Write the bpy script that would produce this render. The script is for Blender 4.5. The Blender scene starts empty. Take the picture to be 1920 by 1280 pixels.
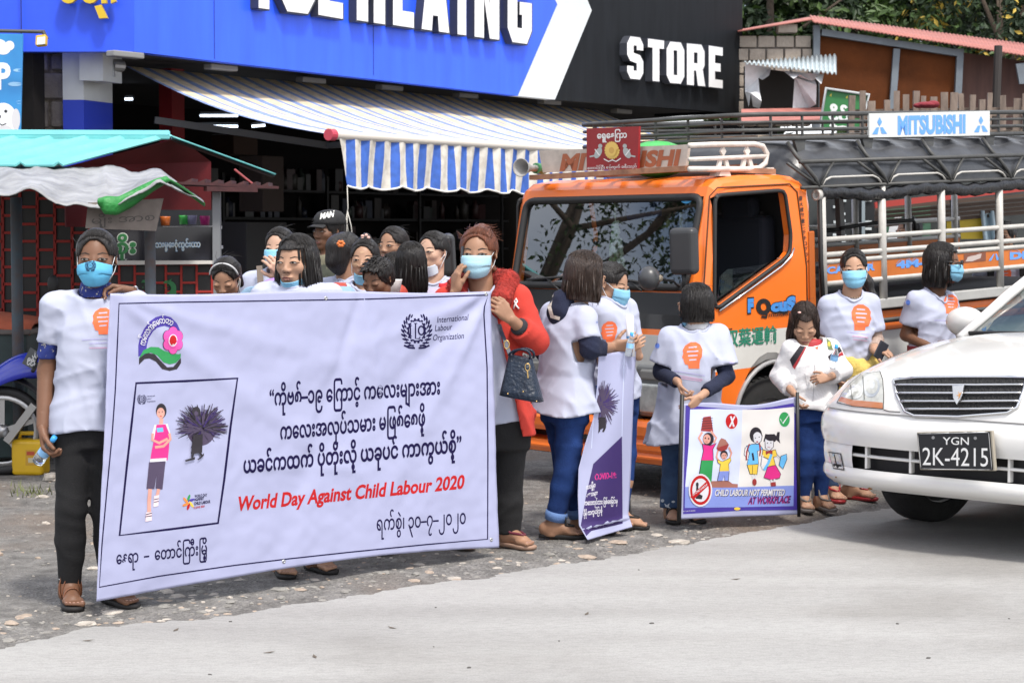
import bpy,bmesh,math,random
import numpy as np
from mathutils import Vector,Matrix
from mathutils.bvhtree import BVHTree
from mathutils.geometry import tessellate_polygon
# ------------------------------------------------------------------ camera, sky, sun, exposure
SC=bpy.context.scene
COL=SC.collection
FPX,CX,CY,HOR,CAMH=3800.0,960.0,640.0,440.0,1.5
PITCH=math.atan((CY-HOR)/FPX)
cd=bpy.data.cameras.new('camera');cam=bpy.data.objects.new('camera',cd);COL.objects.link(cam)
cd.sensor_width=36.0;cd.lens=36.0*FPX/1920.0
cd.clip_start=0.1;cd.clip_end=500.0
cam.location=(0,0,CAMH);cam.rotation_euler=(math.pi/2-PITCH,0,0)
cd.dof.use_dof=True;cd.dof.focus_distance=9.2;cd.dof.aperture_fstop=9.0
SC.camera=cam
SUN_EL,SUN_AZ=60.0,152.0
w=bpy.data.worlds.new('World');SC.world=w;w.use_nodes=True
nt=w.node_tree;bg=nt.nodes['Background']
sky=nt.nodes.new('ShaderNodeTexSky');sky.sky_type='NISHITA';sky.sun_disc=False
sky.sun_elevation=math.radians(SUN_EL);sky.sun_rotation=math.radians(SUN_AZ)
sky.dust_density=4.0;sky.air_density=1.0;sky.ozone_density=1.5
tcw=nt.nodes.new('ShaderNodeTexCoord');mpw=nt.nodes.new('ShaderNodeMapping');mpw.inputs['Scale'].default_value=(1,1,2.2);nzw=nt.nodes.new('ShaderNodeTexNoise');nzw.inputs['Scale'].default_value=2.6;nzw.inputs['Detail'].default_value=7
crw=nt.nodes.new('ShaderNodeValToRGB');crw.color_ramp.elements[0].position=.40;crw.color_ramp.elements[1].position=.62;mxw=nt.nodes.new('ShaderNodeMix');mxw.data_type='RGBA';mxw.inputs[7].default_value=(9.5,9.6,10.0,1)
nt.links.new(tcw.outputs['Generated'],mpw.inputs[0]);nt.links.new(mpw.outputs[0],nzw.inputs[0]);nt.links.new(nzw.outputs['Fac'],crw.inputs[0]);nt.links.new(crw.outputs[0],mxw.inputs[0]);nt.links.new(sky.outputs[0],mxw.inputs[6])
nt.links.new(mxw.outputs[2],bg.inputs[0]);bg.inputs[1].default_value=0.14
ld=bpy.data.lights.new('sun','SUN');sun=bpy.data.objects.new('sun',ld);COL.objects.link(sun)
ld.energy=2.35;ld.angle=math.radians(8.0);ld.color=(1.0,0.955,0.89)
az=math.radians(SUN_AZ);el=math.radians(SUN_EL)
sdir=Vector((math.sin(az)*math.cos(el),math.cos(az)*math.cos(el),math.sin(el)))
sun.rotation_euler=sdir.to_track_quat('Z','Y').to_euler();sun.location=(-5,-5,20)
SC.view_settings.view_transform='Standard';SC.view_settings.look='None'
SC.view_settings.exposure=0.60;SC.view_settings.gamma=1.0
SC.cycles.use_denoising=True
# ------------------------------------------------------------------ pixel (1920 x 1280) to world
_f=np.array([0,math.cos(PITCH),-math.sin(PITCH)]);_u=np.array([0,math.sin(PITCH),math.cos(PITCH)])
_r=np.array([1.0,0,0]);CAM=np.array([0,0,CAMH])
def ray(px,py):return _f+(px-CX)/FPX*_r+(CY-py)/FPX*_u
def at(px,py,d):
 r=ray(px,py);return CAM+r*(d/r[1])
def gr(px,py,z=0.0):
 r=ray(px,py);return CAM+r*((z-CAMH)/r[2])
def on(px,py,P,n):
 r=ray(px,py);n=np.asarray(n,float);return CAM+r*(np.dot(np.asarray(P,float)-CAM,n)/np.dot(r,n))
def proj(p):
 q=np.asarray(p,float)-CAM;z=q@_f
 return CX+FPX*(q@_r)/z,CY-FPX*(q@_u)/z
def V(*a):return np.array(a,float)
def nrm(v):v=np.asarray(v,float);return v/(np.linalg.norm(v)+1e-12)
def rotz(a):c,s=math.cos(a),math.sin(a);return np.array([[c,-s,0],[s,c,0],[0,0,1.0]])
def rotx(a):c,s=math.cos(a),math.sin(a);return np.array([[1.0,0,0],[0,c,-s],[0,s,c]])
def roty(a):c,s=math.cos(a),math.sin(a);return np.array([[c,0,s],[0,1.0,0],[-s,0,c]])
# ------------------------------------------------------------------ materials
MATS={}
def srgb(r,g,b):
 f=lambda c:(c/255.0/12.92)if c/255.0<=0.04045 else((c/255.0+0.055)/1.055)**2.4
 return(f(r),f(g),f(b))
def M(name,col,rough=0.6,metal=0.0,var=0.0,vs=6.0,col2=None,bump=0.0,bs=60.0,stretch=None,coat=0.0,spec=0.5,sheen=0.0,emit=0.0,alpha=1.0,detail=4.0,thr=None):
 if name in MATS:return MATS[name]
 m=bpy.data.materials.new(name);m.use_nodes=True;nt=m.node_tree;b=nt.nodes['Principled BSDF']
 N=nt.nodes.new;L=nt.links.new
 b.inputs['Base Color'].default_value=(*col,1);b.inputs['Roughness'].default_value=rough
 b.inputs['Metallic'].default_value=metal;b.inputs['Specular IOR Level'].default_value=spec
 if coat:b.inputs['Coat Weight'].default_value=coat;b.inputs['Coat Roughness'].default_value=0.05
 if sheen:b.inputs['Sheen Weight'].default_value=sheen
 if emit:b.inputs['Emission Color'].default_value=(*col,1);b.inputs['Emission Strength'].default_value=emit
 tc=N('ShaderNodeTexCoord');mp=N('ShaderNodeMapping');L(tc.outputs['Object'],mp.inputs[0])
 if stretch:mp.inputs['Scale'].default_value=stretch
 if var or col2:
  nz=N('ShaderNodeTexNoise');nz.inputs['Scale'].default_value=vs;nz.inputs['Detail'].default_value=detail;nz.inputs['Roughness'].default_value=0.6
  L(mp.outputs[0],nz.inputs[0]);cr=N('ShaderNodeValToRGB')
  c2=col2 if col2 else tuple(max(0,c*(1-var))for c in col);c1=col if col2 else tuple(min(1,c*(1+var))for c in col)
  cr.color_ramp.elements[0].color=(*c2,1);cr.color_ramp.elements[1].color=(*c1,1)
  lo,hi=thr if thr else(0.3,0.7)
  cr.color_ramp.elements[0].position=lo;cr.color_ramp.elements[1].position=hi
  L(nz.outputs['Fac'],cr.inputs[0]);L(cr.outputs[0],b.inputs['Base Color'])
 if bump:
  nb=N('ShaderNodeTexNoise');nb.inputs['Scale'].default_value=bs;nb.inputs['Detail'].default_value=5.0
  L(mp.outputs[0],nb.inputs[0]);bp=N('ShaderNodeBump');bp.inputs['Strength'].default_value=min(1.0,bump);bp.inputs['Distance'].default_value=0.02
  L(nb.outputs['Fac'],bp.inputs['Height']);L(bp.outputs[0],b.inputs['Normal'])
 MATS[name]=m;return m
def glass(name,tint=(0.75,0.85,0.85),rough=0.02,f0=0.07):
 if name in MATS:return MATS[name]
 m=bpy.data.materials.new(name);m.use_nodes=True;nt=m.node_tree;nt.nodes.remove(nt.nodes['Principled BSDF']);N=nt.nodes.new;L=nt.links.new
 o=nt.nodes['Material Output'];t=N('ShaderNodeBsdfTransparent');g=N('ShaderNodeBsdfGlossy');lw=N('ShaderNodeLayerWeight');pw=N('ShaderNodeMath');ma=N('ShaderNodeMath');mx=N('ShaderNodeMixShader')
 t.inputs[0].default_value=(*tint,1);g.inputs['Roughness'].default_value=rough;lw.inputs[0].default_value=.5;pw.operation='POWER';pw.inputs[1].default_value=3.5;ma.operation='MULTIPLY_ADD';ma.inputs[1].default_value=.8;ma.inputs[2].default_value=f0
 L(lw.outputs['Facing'],pw.inputs[0]);L(pw.outputs[0],ma.inputs[0]);L(ma.outputs[0],mx.inputs[0]);L(t.outputs[0],mx.inputs[1]);L(g.outputs[0],mx.inputs[2]);L(mx.outputs[0],o.inputs[0])
 MATS[name]=m;return m
 # ------------------------------------------------------------------ objects
ORG={}
def tag(o,label=None,cat=None,group=None,kind=None):
 if label:o['label']=label
 if cat:o['category']=cat
 if group:o['group']=group
 if kind:o['kind']=kind
 return o
def thing(name,loc,label,cat,group=None):
 o=bpy.data.objects.new(name,None);COL.objects.link(o);o.location=tuple(loc);o.empty_display_size=0.1
 ORG[o.name]=np.array(loc,float);return tag(o,label,cat,group)
def copy_tree(o,parent=None):
 c=o.copy();COL.objects.link(c)
 if parent is not None:c.parent=parent
 for ch in list(o.children):copy_tree(ch,c)
 return c
class MB:
 def __init__(s):s.v=[];s.f=[];s.m=[];s.sm=[];s.n=0
 def add(s,vs,fs,mi=0,smooth=False):
  vs=np.asarray(vs,float).reshape(-1,3);s.v.append(vs)
  for i,f in enumerate(fs):
   s.f.append([int(k)+s.n for k in f]);s.m.append(mi if np.isscalar(mi)else int(mi[i]));s.sm.append(smooth)
  s.n+=len(vs);return s
 def box(s,c,size,mi=0,R=None):
  x,y,z=[k/2 for k in size]
  p=np.array([[-x,-y,-z],[x,-y,-z],[x,y,-z],[-x,y,-z],[-x,-y,z],[x,-y,z],[x,y,z],[-x,y,z]])
  if R is not None:p=p@np.asarray(R).T
  return s.add(p+np.asarray(c,float),[[3,2,1,0],[4,5,6,7],[0,1,5,4],[1,2,6,5],[2,3,7,6],[3,0,4,7]],mi)
 def bar(s,a,b,w,h,mi=0,up=(0,0,1)):
  a=np.asarray(a,float);b=np.asarray(b,float);d=b-a;L=np.linalg.norm(d);x=d/L
  y=np.cross(up,x);y=nrm(y)if np.linalg.norm(y)>1e-6 else V(0,1,0);z=np.cross(x,y)
  return s.box((a+b)/2,(L,w,h),mi,np.stack([x,y,z],1))
 def tube(s,pts,r,n=8,mi=0,smooth=True,closed=False,caps=True):
  P=[np.asarray(p,float)for p in pts];k=len(P);R=[r]*k if np.isscalar(r)else list(r)
  vs=[];t0=None;x=None
  for i in range(k):
   a=P[(i-1)%k]if(closed or i>0)else P[i];b=P[(i+1)%k]if(closed or i<k-1)else P[i]
   t=nrm(b-a)
   if x is None:
    x=np.cross(t,(0,0,1.0));x=np.cross(t,(1.0,0,0))if np.linalg.norm(x)<0.1 else x
   x=nrm(x-t*(x@t));y=np.cross(t,x)
   for j in range(n):
    th=2*math.pi*j/n;vs.append(P[i]+R[i]*(math.cos(th)*x+math.sin(th)*y))
  fs=[]
  for i in range(k if closed else k-1):
   for j in range(n):
    a,b=i*n+j,i*n+(j+1)%n;i2=(i+1)%k;fs.append([a,b,i2*n+(j+1)%n,i2*n+j])
  if caps and not closed:fs+=[list(range(n))[::-1],list(range((k-1)*n,k*n))]
  return s.add(vs,fs,mi,smooth)
 def cyl(s,a,b,r,n=16,mi=0,smooth=False):return s.tube([a,b],r,n,mi,smooth)
 def lathe(s,prof,o,axis=(0,0,1),n=20,mi=0,smooth=True):
  ax=nrm(axis);x=np.cross(ax,(0,0,1.0));x=V(1,0,0)if np.linalg.norm(x)<0.1 else nrm(x);y=np.cross(ax,x);vs=[]
  for r,h in prof:
   for j in range(n):
    th=2*math.pi*j/n;vs.append(np.asarray(o,float)+ax*h+r*(math.cos(th)*x+math.sin(th)*y))
  fs=[[i*n+j,i*n+(j+1)%n,(i+1)*n+(j+1)%n,(i+1)*n+j]for i in range(len(prof)-1)for j in range(n)]
  return s.add(vs,fs,mi,smooth)
 def ell(s,c,r,R=None,nu=14,nv=9,mi=0):
  vs=[]
  for i in range(nv+1):
   ph=math.pi*i/nv
   for j in range(nu):
    th=2*math.pi*j/nu;vs.append([r[0]*math.sin(ph)*math.cos(th),r[1]*math.sin(ph)*math.sin(th),r[2]*math.cos(ph)])
  vs=np.array(vs)
  if R is not None:vs=vs@np.asarray(R).T
  fs=[[i*nu+j,(i+1)*nu+j,(i+1)*nu+(j+1)%nu,i*nu+(j+1)%nu]for i in range(nv)for j in range(nu)]
  return s.add(vs+np.asarray(c,float),fs,mi,True)
 def grid(s,fn,nu,nv,mi=0,smooth=True):
  vs=[fn(i/nu,j/nv)for j in range(nv+1)for i in range(nu+1)];W=nu+1
  return s.add(vs,[[j*W+i,j*W+i+1,(j+1)*W+i+1,(j+1)*W+i]for j in range(nv)for i in range(nu)],mi,smooth)
 def poly(s,pts,mi=0):return s.add(pts,[list(range(len(pts)))],mi)
 def prism(s,pts,vec,mi=0,mside=None):
  P=np.asarray(pts,float);n=len(P);vec=np.asarray(vec,float);ms=mi if mside is None else mside
  tri=tessellate_polygon([[Vector(p)for p in P]])
  vs=np.concatenate([P,P+vec]);fs=[list(t)for t in tri]+[[k+n for k in t][::-1]for t in tri]
  s.add(vs,fs,mi);s.add(vs,[[i,(i+1)%n,n+(i+1)%n,n+i]for i in range(n)],ms);return s
 def loft(s,rings,mi=0,smooth=True,caps=True,closed=True):
  n=len(rings[0]);vs=np.concatenate([np.asarray(r,float)for r in rings]);fs=[]
  for i in range(len(rings)-1):
   for j in range(n if closed else n-1):fs.append([i*n+j,i*n+(j+1)%n,(i+1)*n+(j+1)%n,(i+1)*n+j])
  if caps and closed:fs+=[list(range(n))[::-1],list(range((len(rings)-1)*n,len(rings)*n))]
  return s.add(vs,fs,mi,smooth)
 def verts(s):return np.concatenate(s.v)if s.v else np.zeros((0,3))
 def bvh(s):return BVHTree.FromPolygons([Vector(p)for p in s.verts()],s.f)
 def build(s,name,mats,parent=None,origin=None,bevel=0.0,seg=2,subsurf=0,solid=0.0,weld=False,label=None):
  org=ORG[parent.name]if parent is not None else(np.zeros(3)if origin is None else np.asarray(origin,float))
  me=bpy.data.meshes.new(name);me.from_pydata((s.verts()-org).tolist(),[],s.f)
  if not isinstance(mats,(list,tuple)):mats=[mats]
  for m in mats:me.materials.append(m)
  me.polygons.foreach_set('material_index',s.m);me.polygons.foreach_set('use_smooth',s.sm)
  o=bpy.data.objects.new(name,me);COL.objects.link(o);ORG[o.name]=org
  if parent is not None:o.parent=parent
  else:o.location=tuple(org)
  if weld or bevel or subsurf:
   bm=bmesh.new();bm.from_mesh(me);bmesh.ops.remove_doubles(bm,verts=bm.verts,dist=1e-5)
   bmesh.ops.recalc_face_normals(bm,faces=bm.faces);bm.to_mesh(me);bm.free()
  me.update()
  if solid:md=o.modifiers.new('thickness','SOLIDIFY');md.thickness=solid;md.offset=0
  if bevel:
   md=o.modifiers.new('bevel','BEVEL');md.width=bevel;md.segments=seg;md.limit_method='ANGLE';md.angle_limit=math.radians(40)
  if subsurf:md=o.modifiers.new('subsurf','SUBSURF');md.levels=md.render_levels=subsurf
  if label:o['label']=label
  return o
  # ------------------------------------------------------------------ flat shapes (2-D) and lettering, laid on a surface
def tri2(pts):
 t=tessellate_polygon([[Vector((p[0],p[1],0))for p in pts]]);return[tuple(x)for x in t]
def S_poly(pts,mi=0):return(np.array(pts,float),tri2(pts),mi)
def S_ell(cx,cy,rx,ry,mi=0,n=22,a0=0,tilt=0.0):
 c,s_=math.cos(tilt),math.sin(tilt);pts=[]
 for i in range(n):
  x,y=rx*math.cos(2*math.pi*i/n),ry*math.sin(2*math.pi*i/n);pts.append((cx+x*c-y*s_,cy+x*s_+y*c))
 return S_poly(pts,mi)
def S_line(path,w,mi=0,closed=False):
 P=[np.array(p,float)for p in path];k=len(P);W=[w]*k if np.isscalar(w)else w;vs=[];tr=[]
 for i in range(k):
  a=P[(i-1)%k]if(closed or i)else P[i];b=P[(i+1)%k]if(closed or i<k-1)else P[i];t=b-a;t=t/(np.hypot(*t)+1e-9);n=np.array([-t[1],t[0]])
  vs+=[P[i]+n*W[i]/2,P[i]-n*W[i]/2]
 for i in range(k if closed else k-1):
  a,b,c,d=2*i,2*i+1,2*((i+1)%k)+1,2*((i+1)%k);tr+=[(a,b,c),(a,c,d)]
 return(np.array(vs),tr,mi)
def S_ring(cx,cy,r0,r1,ry=1.0,mi=0,n=28,a0=0.0,a1=2*math.pi):
 pts=[(cx+math.cos(a0+(a1-a0)*i/n)*(r0+r1)/2,cy+ry*math.sin(a0+(a1-a0)*i/n)*(r0+r1)/2)for i in range(n+1)]
 return S_line(pts,abs(r1-r0),mi)
_tx={}
def text2d(body,bold=0.0,spacing=1.0,res=3):
 k=(body,bold,spacing)
 if k in _tx:return _tx[k]
 c=bpy.data.curves.new('lettering','FONT');c.body=body;c.resolution_u=res;c.offset=bold;c.space_character=spacing
 o=bpy.data.objects.new('lettering',c);me=o.to_mesh()
 vs=np.zeros(len(me.vertices)*3);me.vertices.foreach_get('co',vs);vs=vs.reshape(-1,3)[:,:2].copy()
 fs=[]
 for p in me.polygons:
  q=list(p.vertices);fs+=[(q[0],q[i],q[i+1])for i in range(1,len(q)-1)]
 o.to_mesh_clear();bpy.data.objects.remove(o);bpy.data.curves.remove(c)
 _tx[k]=(vs,fs);return _tx[k]
def S_text(body,bl,br,h,mi=0,bold=0.0,hr=None,ref=None,spacing=1.0,shear=0.0,mode='cap'):
 """lettering between two pixels of its base line, h pixels tall (capitals) at the left and hr at the right"""
 vs,fs=text2d(body,bold,spacing)
 x0,x1=vs[:,0].min(),vs[:,0].max();cap=0.70
 hr=h if hr is None else hr;bl=np.array(bl,float);br=np.array(br,float)
 u=(vs[:,0]-x0)/(x1-x0);v=vs[:,1]/cap
 hh=h+(hr-h)*u;P=bl+(br-bl)*u[:,None];P=P-np.stack([-(shear*hh*v),hh*v],1)
 return(P,fs,mi)
def S_box(x0,y0,x1,y1,mi=0):return S_poly([(x0,y0),(x1,y0),(x1,y1),(x0,y1)],mi)
def _refine(P,T,L):
 P=[tuple(p)for p in P];mid={}
 T=list(T);out=[]
 while T:
  a,b,c=T.pop()
  e=[(np.hypot(P[a][0]-P[b][0],P[a][1]-P[b][1]),a,b,c),(np.hypot(P[b][0]-P[c][0],P[b][1]-P[c][1]),b,c,a),(np.hypot(P[c][0]-P[a][0],P[c][1]-P[a][1]),c,a,b)]
  l,i,j,k=max(e)
  if l<=L:out.append((a,b,c));continue
  key=(min(i,j),max(i,j))
  if key not in mid:mid[key]=len(P);P.append(((P[i][0]+P[j][0])/2,(P[i][1]+P[j][1])/2))
  m=mid[key];T+=[(i,m,k),(m,j,k)]
 return np.array(P),out
def lay(mb,shapes,bvh,off=0.0015,step=0.0003,L=9.0,fn=None,src=None,perp=False):
 """lays flat shapes on a surface: fn turns a shape's 2-D point into a ray (origin, direction); default: the photo's pixels"""
 done=[]
 for P,T,mi in shapes:
  b0,b1=P.min(0),P.max(0);k=1+max([q[2]for q in done if q[0][0]<b1[0]and q[1][0]>b0[0]and q[0][1]<b1[1]and q[1][1]>b0[1]],default=-1);done.append((b0,b1,k))
  P,T=_refine(P,T,L);Q=[];ok=[]
  for p in P:
   if fn is None:o,d=Vector(CAM),Vector(ray(p[0],p[1])).normalized()
   else:o,d=fn(p)
   hit,n,i,dist=bvh.ray_cast(o,d)
   if hit is None:Q.append((0,0,0));ok.append(False);continue
   if n.dot(d)>0:n=-n
   Q.append(hit+n*(off+step*k));ok.append(True)
  T=[t for t in T if ok[t[0]]and ok[t[1]]and ok[t[2]]]
  if T:mb.add([tuple(q)for q in Q],T,mi)
 return mb
def prints(name,shapes,bvh,mats,parent,off=0.0015,step=0.0003,L=9.0,fn=None):
 mb=lay(MB(),shapes,bvh,off,step,L,fn)
 return mb.build(name,mats,parent)if mb.f else None
 # ================================================================== SETTING: ground, road, verge
from mathutils import noise as mn
random.seed(7);np.random.seed(7)
TB=nrm(V(.766,.643,0));TW=nrm(V(-.643,.766,0));TC=at(1318,640,11.3);TC[2]=0
def sstep(a,b,x):t=min(1,max(0,(x-a)/(b-a)));return t*t*(3-2*t)
EDGE_PX=[(-700,1372),(-250,1268),(0,1216),(164,1182),(330,1166),(480,1147),(668,1116),(877,1087),(1085,1054),(1260,1025),(1400,1000),(1500,982),(1600,963),(1750,942),(1920,922),(2400,885)]
EDGE=[gr(a,b)for a,b in EDGE_PX]
dlast=nrm(EDGE[-1]-EDGE[-2]);EDGE.append(EDGE[-1]+dlast*60);EDGE.insert(0,EDGE[0]-nrm(EDGE[1]-EDGE[0])*40)
def edge_dist(x,y):
 best=1e9;sg=1
 for a,b in zip(EDGE[:-1],EDGE[1:]):
  d=b[:2]-a[:2];L=np.hypot(*d);t=min(1,max(0,((x-a[0])*d[0]+(y-a[1])*d[1])/L/L));q=a[:2]+d*t;r=math.hypot(x-q[0],y-q[1])
  if r<best:best=r;sg=1 if d[0]*(y-a[1])-d[1]*(x-a[0])>0 else-1
 return best*sg
def gz(x,y,e=None):
 s=(x-TC[0])*TB[0]+(y-TC[1])*TB[1];e=edge_dist(x,y)if e is None else e
 return 0.044*max(0,min(s-.9,5))*sstep(.6,2.0,e)*sstep(-2.5,-.5,(x-TC[0])*TW[0]+(y-TC[1])*TW[1]+1.0)
def gh(x,y,e=None):
 e=edge_dist(x,y)if e is None else e;n=mn.noise((x*2.1,y*2.1,0))*.010+mn.noise((x*7,y*7,3))*.006+mn.noise((x*17,y*17,5))*.004;k=sstep(-.02,.25,e)
 return gz(x,y,e)+(n+.008+.012*math.exp(-((e-.3)/.25)**2))*k-.012*(1-k)
def axis_vals(a,b,step,far):
 v=list(np.arange(a,b+1e-6,step));o=[a-k for k in far][::-1];return o+v+[b+k for k in far]
gx=axis_vals(-4.5,6.5,.07,[.6,1.5,3,6,12,25,60,150]);gy=axis_vals(6.3,15.0,.07,[.6,1.5,3,6,12,25,60,150])
G=MB();vs=[]
for y in gy:
 for x in gx:
  near=-5<x<7 and 6<y<15.5
  z=gh(x,y)if near else-.012
  vs.append((x,y,z))
W=len(gx);G.add(vs,[[j*W+i,j*W+i+1,(j+1)*W+i+1,(j+1)*W+i]for j in range(len(gy)-1)for i in range(W-1)],0,True)
def ground_mat():
 m=M('gravel',(.2,.19,.175),.95);nt=m.node_tree;b=nt.nodes['Principled BSDF'];N=nt.nodes.new;L=nt.links.new
 tc=N("ShaderNodeTexCoord");def_=tc.outputs["Object"]
 def noise(sc,det,dist=0):n=N('ShaderNodeTexNoise');n.inputs['Scale'].default_value=sc;n.inputs['Detail'].default_value=det;n.inputs['Distortion'].default_value=dist;L(def_,n.inputs[0]);return n.outputs['Fac']
 def ramp(s,e):
  r=N('ShaderNodeValToRGB');L(s,r.inputs[0]);r.color_ramp.elements[0].position=e[0][0];r.color_ramp.elements[0].color=(*e[0][1],1);r.color_ramp.elements[1].position=e[-1][0];r.color_ramp.elements[1].color=(*e[-1][1],1)
  for p,c in e[1:-1]:el=r.color_ramp.elements.new(p);el.color=(*c,1)
  return r.outputs[0]
 def mix(f,a,c):x=N('ShaderNodeMix');x.data_type='RGBA';L(f,x.inputs[0]);L(a,x.inputs[6]);L(c,x.inputs[7]);return x.outputs[2]
 g=ramp(noise(9,8,.4),[(.3,(.10,.095,.088)),(.5,(.165,.158,.148)),(.72,(.255,.245,.23))])
 d=ramp(noise(5,7),[(.3,(.13,.10,.078)),(.7,(.21,.165,.13))])
 base=mix(ramp(noise(.55,4,.3),[(.5,(0,0,0)),(.64,(1,1,1))]),g,d)
 vo=N('ShaderNodeTexVoronoi');vo.inputs['Scale'].default_value=75;L(def_,vo.inputs[0])
 peb=ramp(vo.outputs['Color'],[(.2,(.10,.095,.088)),(.6,(.19,.18,.17)),(.97,(.38,.36,.33))])
 base=mix(ramp(noise(3.5,6),[(.4,(.05,.05,.05)),(.68,(.5,.5,.5))]),base,peb)
 L(base,b.inputs['Base Color'])
 bp=N('ShaderNodeBump');bp.inputs['Strength'].default_value=.8;bp.inputs['Distance'].default_value=.015;L(vo.outputs['Distance'],bp.inputs['Height'])
 b2=N('ShaderNodeBump');b2.inputs['Strength'].default_value=.7;b2.inputs['Distance'].default_value=.02;L(noise(28,8),b2.inputs['Height']);L(bp.outputs[0],b2.inputs['Normal']);L(b2.outputs[0],b.inputs['Normal'])
 return m
tag(G.build('ground',ground_mat()),kind='structure')
def road_mat():
 m=M('worn_asphalt',(.4,.39,.37),.9);nt=m.node_tree;b=nt.nodes['Principled BSDF'];N=nt.nodes.new;L=nt.links.new
 tc=N('ShaderNodeTexCoord');mp=N('ShaderNodeMapping');mp.inputs['Rotation'].default_value=(0,0,-.72);mp.inputs['Scale'].default_value=(.5,1.6,1);L(tc.outputs['Object'],mp.inputs[0])
 def noise(sc,det,v):n=N('ShaderNodeTexNoise');n.inputs['Scale'].default_value=sc;n.inputs['Detail'].default_value=det;L(v,n.inputs[0]);return n.outputs['Fac']
 def ramp(s,e):
  r=N('ShaderNodeValToRGB');L(s,r.inputs[0])
  for q,(p,c)in zip(r.color_ramp.elements,(e[0],e[-1])):q.position=p;q.color=(*c,1)
  return r.outputs[0]
 def mul(a,c,f=1.0):x=N('ShaderNodeMix');x.data_type='RGBA';x.blend_type='MULTIPLY';x.inputs[0].default_value=f;L(a,x.inputs[6]);L(c,x.inputs[7]);return x.outputs[2]
 a=ramp(noise(.9,5,mp.outputs[0]),[(.3,(.315,.31,.297)),(.7,(.37,.365,.348))])
 sp=ramp(noise(160,2,tc.outputs['Object']),[(.33,(.86,.86,.86)),(.62,(1.03,1.03,1.03))])
 s2=ramp(noise(34,5,mp.outputs[0]),[(.34,(.88,.88,.88)),(.55,(1,1,1))])
 dk=N('ShaderNodeTexVoronoi');dk.inputs['Scale'].default_value=5.5;L(tc.outputs['Object'],dk.inputs[0])
 sp3=ramp(dk.outputs['Distance'],[(.005,(.5,.49,.47)),(.012,(1,1,1))])
 mp2=N('ShaderNodeMapping');mp2.inputs['Rotation'].default_value=(0,0,-.72);mp2.inputs['Scale'].default_value=(.12,1.3,1);L(tc.outputs['Object'],mp2.inputs[0]);s4=ramp(noise(1.6,6,mp2.outputs[0]),[(.36,(.86,.855,.85)),(.6,(1,1,1))]);s5=ramp(noise(.8,7,tc.outputs['Object']),[(.34,(.84,.83,.82)),(.48,(1,1,1))]);L(mul(mul(mul(mul(mul(a,sp),s2),sp3),s4),s5),b.inputs['Base Color'])
 bp=N('ShaderNodeBump');bp.inputs['Strength'].default_value=.45;bp.inputs['Distance'].default_value=.006;L(noise(140,4,tc.outputs['Object']),bp.inputs['Height']);L(bp.outputs[0],b.inputs['Normal'])
 return m
R_=MB();top=[];bot=[];prev=None
for a,b in zip(EDGE[:-1],EDGE[1:]):
 L=np.linalg.norm(b-a);n=max(1,int(min(L,8)/.02))if L<8 else 30
 for i in range(n):
  p=a+(b-a)*i/n;t=nrm(b-a);q=V(-t[1],t[0],0)
  j=mn.noise((p[0]*2.3,p[1]*2.3,9))*.05+mn.noise((p[0]*9,p[1]*9,2))*.045+mn.noise((p[0]*27,p[1]*27,4))*.03
  top.append(p+q*j+V(0,0,.004));bot.append(V(p[0]+9,p[1]-22,.004)if abs(p[0])<8 else p+V(9,-22,.004))
k=len(top);R_.add(top+bot,[[i,k+i,k+i+1,i+1]for i in range(k-1)],0,False)
tag(R_.build('road',road_mat()),kind='structure')
# loose stones on the verge and gravel on the lot: nobody could count them
def stone(mb,c,r,flat,mi):
 n=7;rings=[]
 a0=random.random()*6;el=random.uniform(1,1.7);rot=random.random()*3
 for h,k in((-.3,.9),(.35,1.0),(.8,.72),(1,.3)):
  ring=[]
  for j in range(n):
   th=a0+2*math.pi*j/n;rr=r*k*random.uniform(.72,1.15);x,y=rr*math.cos(th)*el,rr*math.sin(th)
   ring.append((c[0]+x*math.cos(rot)-y*math.sin(rot),c[1]+x*math.sin(rot)+y*math.cos(rot),c[2]+r*flat*h*random.uniform(.85,1.1)))
  rings.append(ring)
 mb.loft(rings,mi,False)
ST=MB();tcum=[(a,b)for a,b in zip(EDGE[1:-2],EDGE[2:-1])]
for i in range(430):
 a,b=random.choice(tcum[1:10]);t=random.random();p=a+(b-a)*t;d=nrm(b-a);q=V(-d[1],d[0],0);e=abs(random.gauss(.2,.28))+.005
 p=p+q*e;r=random.choice([.007,.009,.012,.012,.015,.018,.024,.036])*random.uniform(.7,1.2)
 stone(ST,(p[0],p[1],gh(p[0],p[1])-.15*r),r,random.uniform(.2,.5),random.choice([0,1,2,2]))
for i in range(1500):
 px,py=random.uniform(-20,1700),random.uniform(870,1190);p=gr(px,py);e=edge_dist(p[0],p[1])
 if e<.1 or p[1]>14:continue
 stone(ST,(p[0],p[1],gh(p[0],p[1],e)-.001),random.uniform(.004,.012)*(2.4 if random.random()<.05 else 1),random.uniform(.4,.8),random.choice([0,1,2,2]))
for i in range(14):
 px,py=random.uniform(0,1920),random.uniform(1030,1270);p=gr(px,py)
 if edge_dist(p[0],p[1])<-.05:stone(ST,(p[0],p[1],.005),random.uniform(.003,.007),.6,3)
tag(ST.build('gravel',[M('pale_stone',(.42,.38,.33),.9,var=.25,vs=30,bump=.4,bs=120),M('tan_stone',(.36,.29,.23),.9,var=.25,vs=30,bump=.4,bs=120),M('grey_stone',(.23,.22,.2),.9,var=.25,vs=30,bump=.4,bs=120),M('dark_chip',(.08,.075,.07),.9)]),'loose pale stones and gravel scattered along the road verge','gravel',kind='stuff')
rk=MB();stone(rk,tuple(gr(98,903)+V(0,0,.02)),.06,.6,0)
tag(rk.build('rock',MATS['pale_stone'],origin=gr(98,903)),'pale rock lying on the dirt right of the yellow jerry can','rock')
GT=MB()
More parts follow.
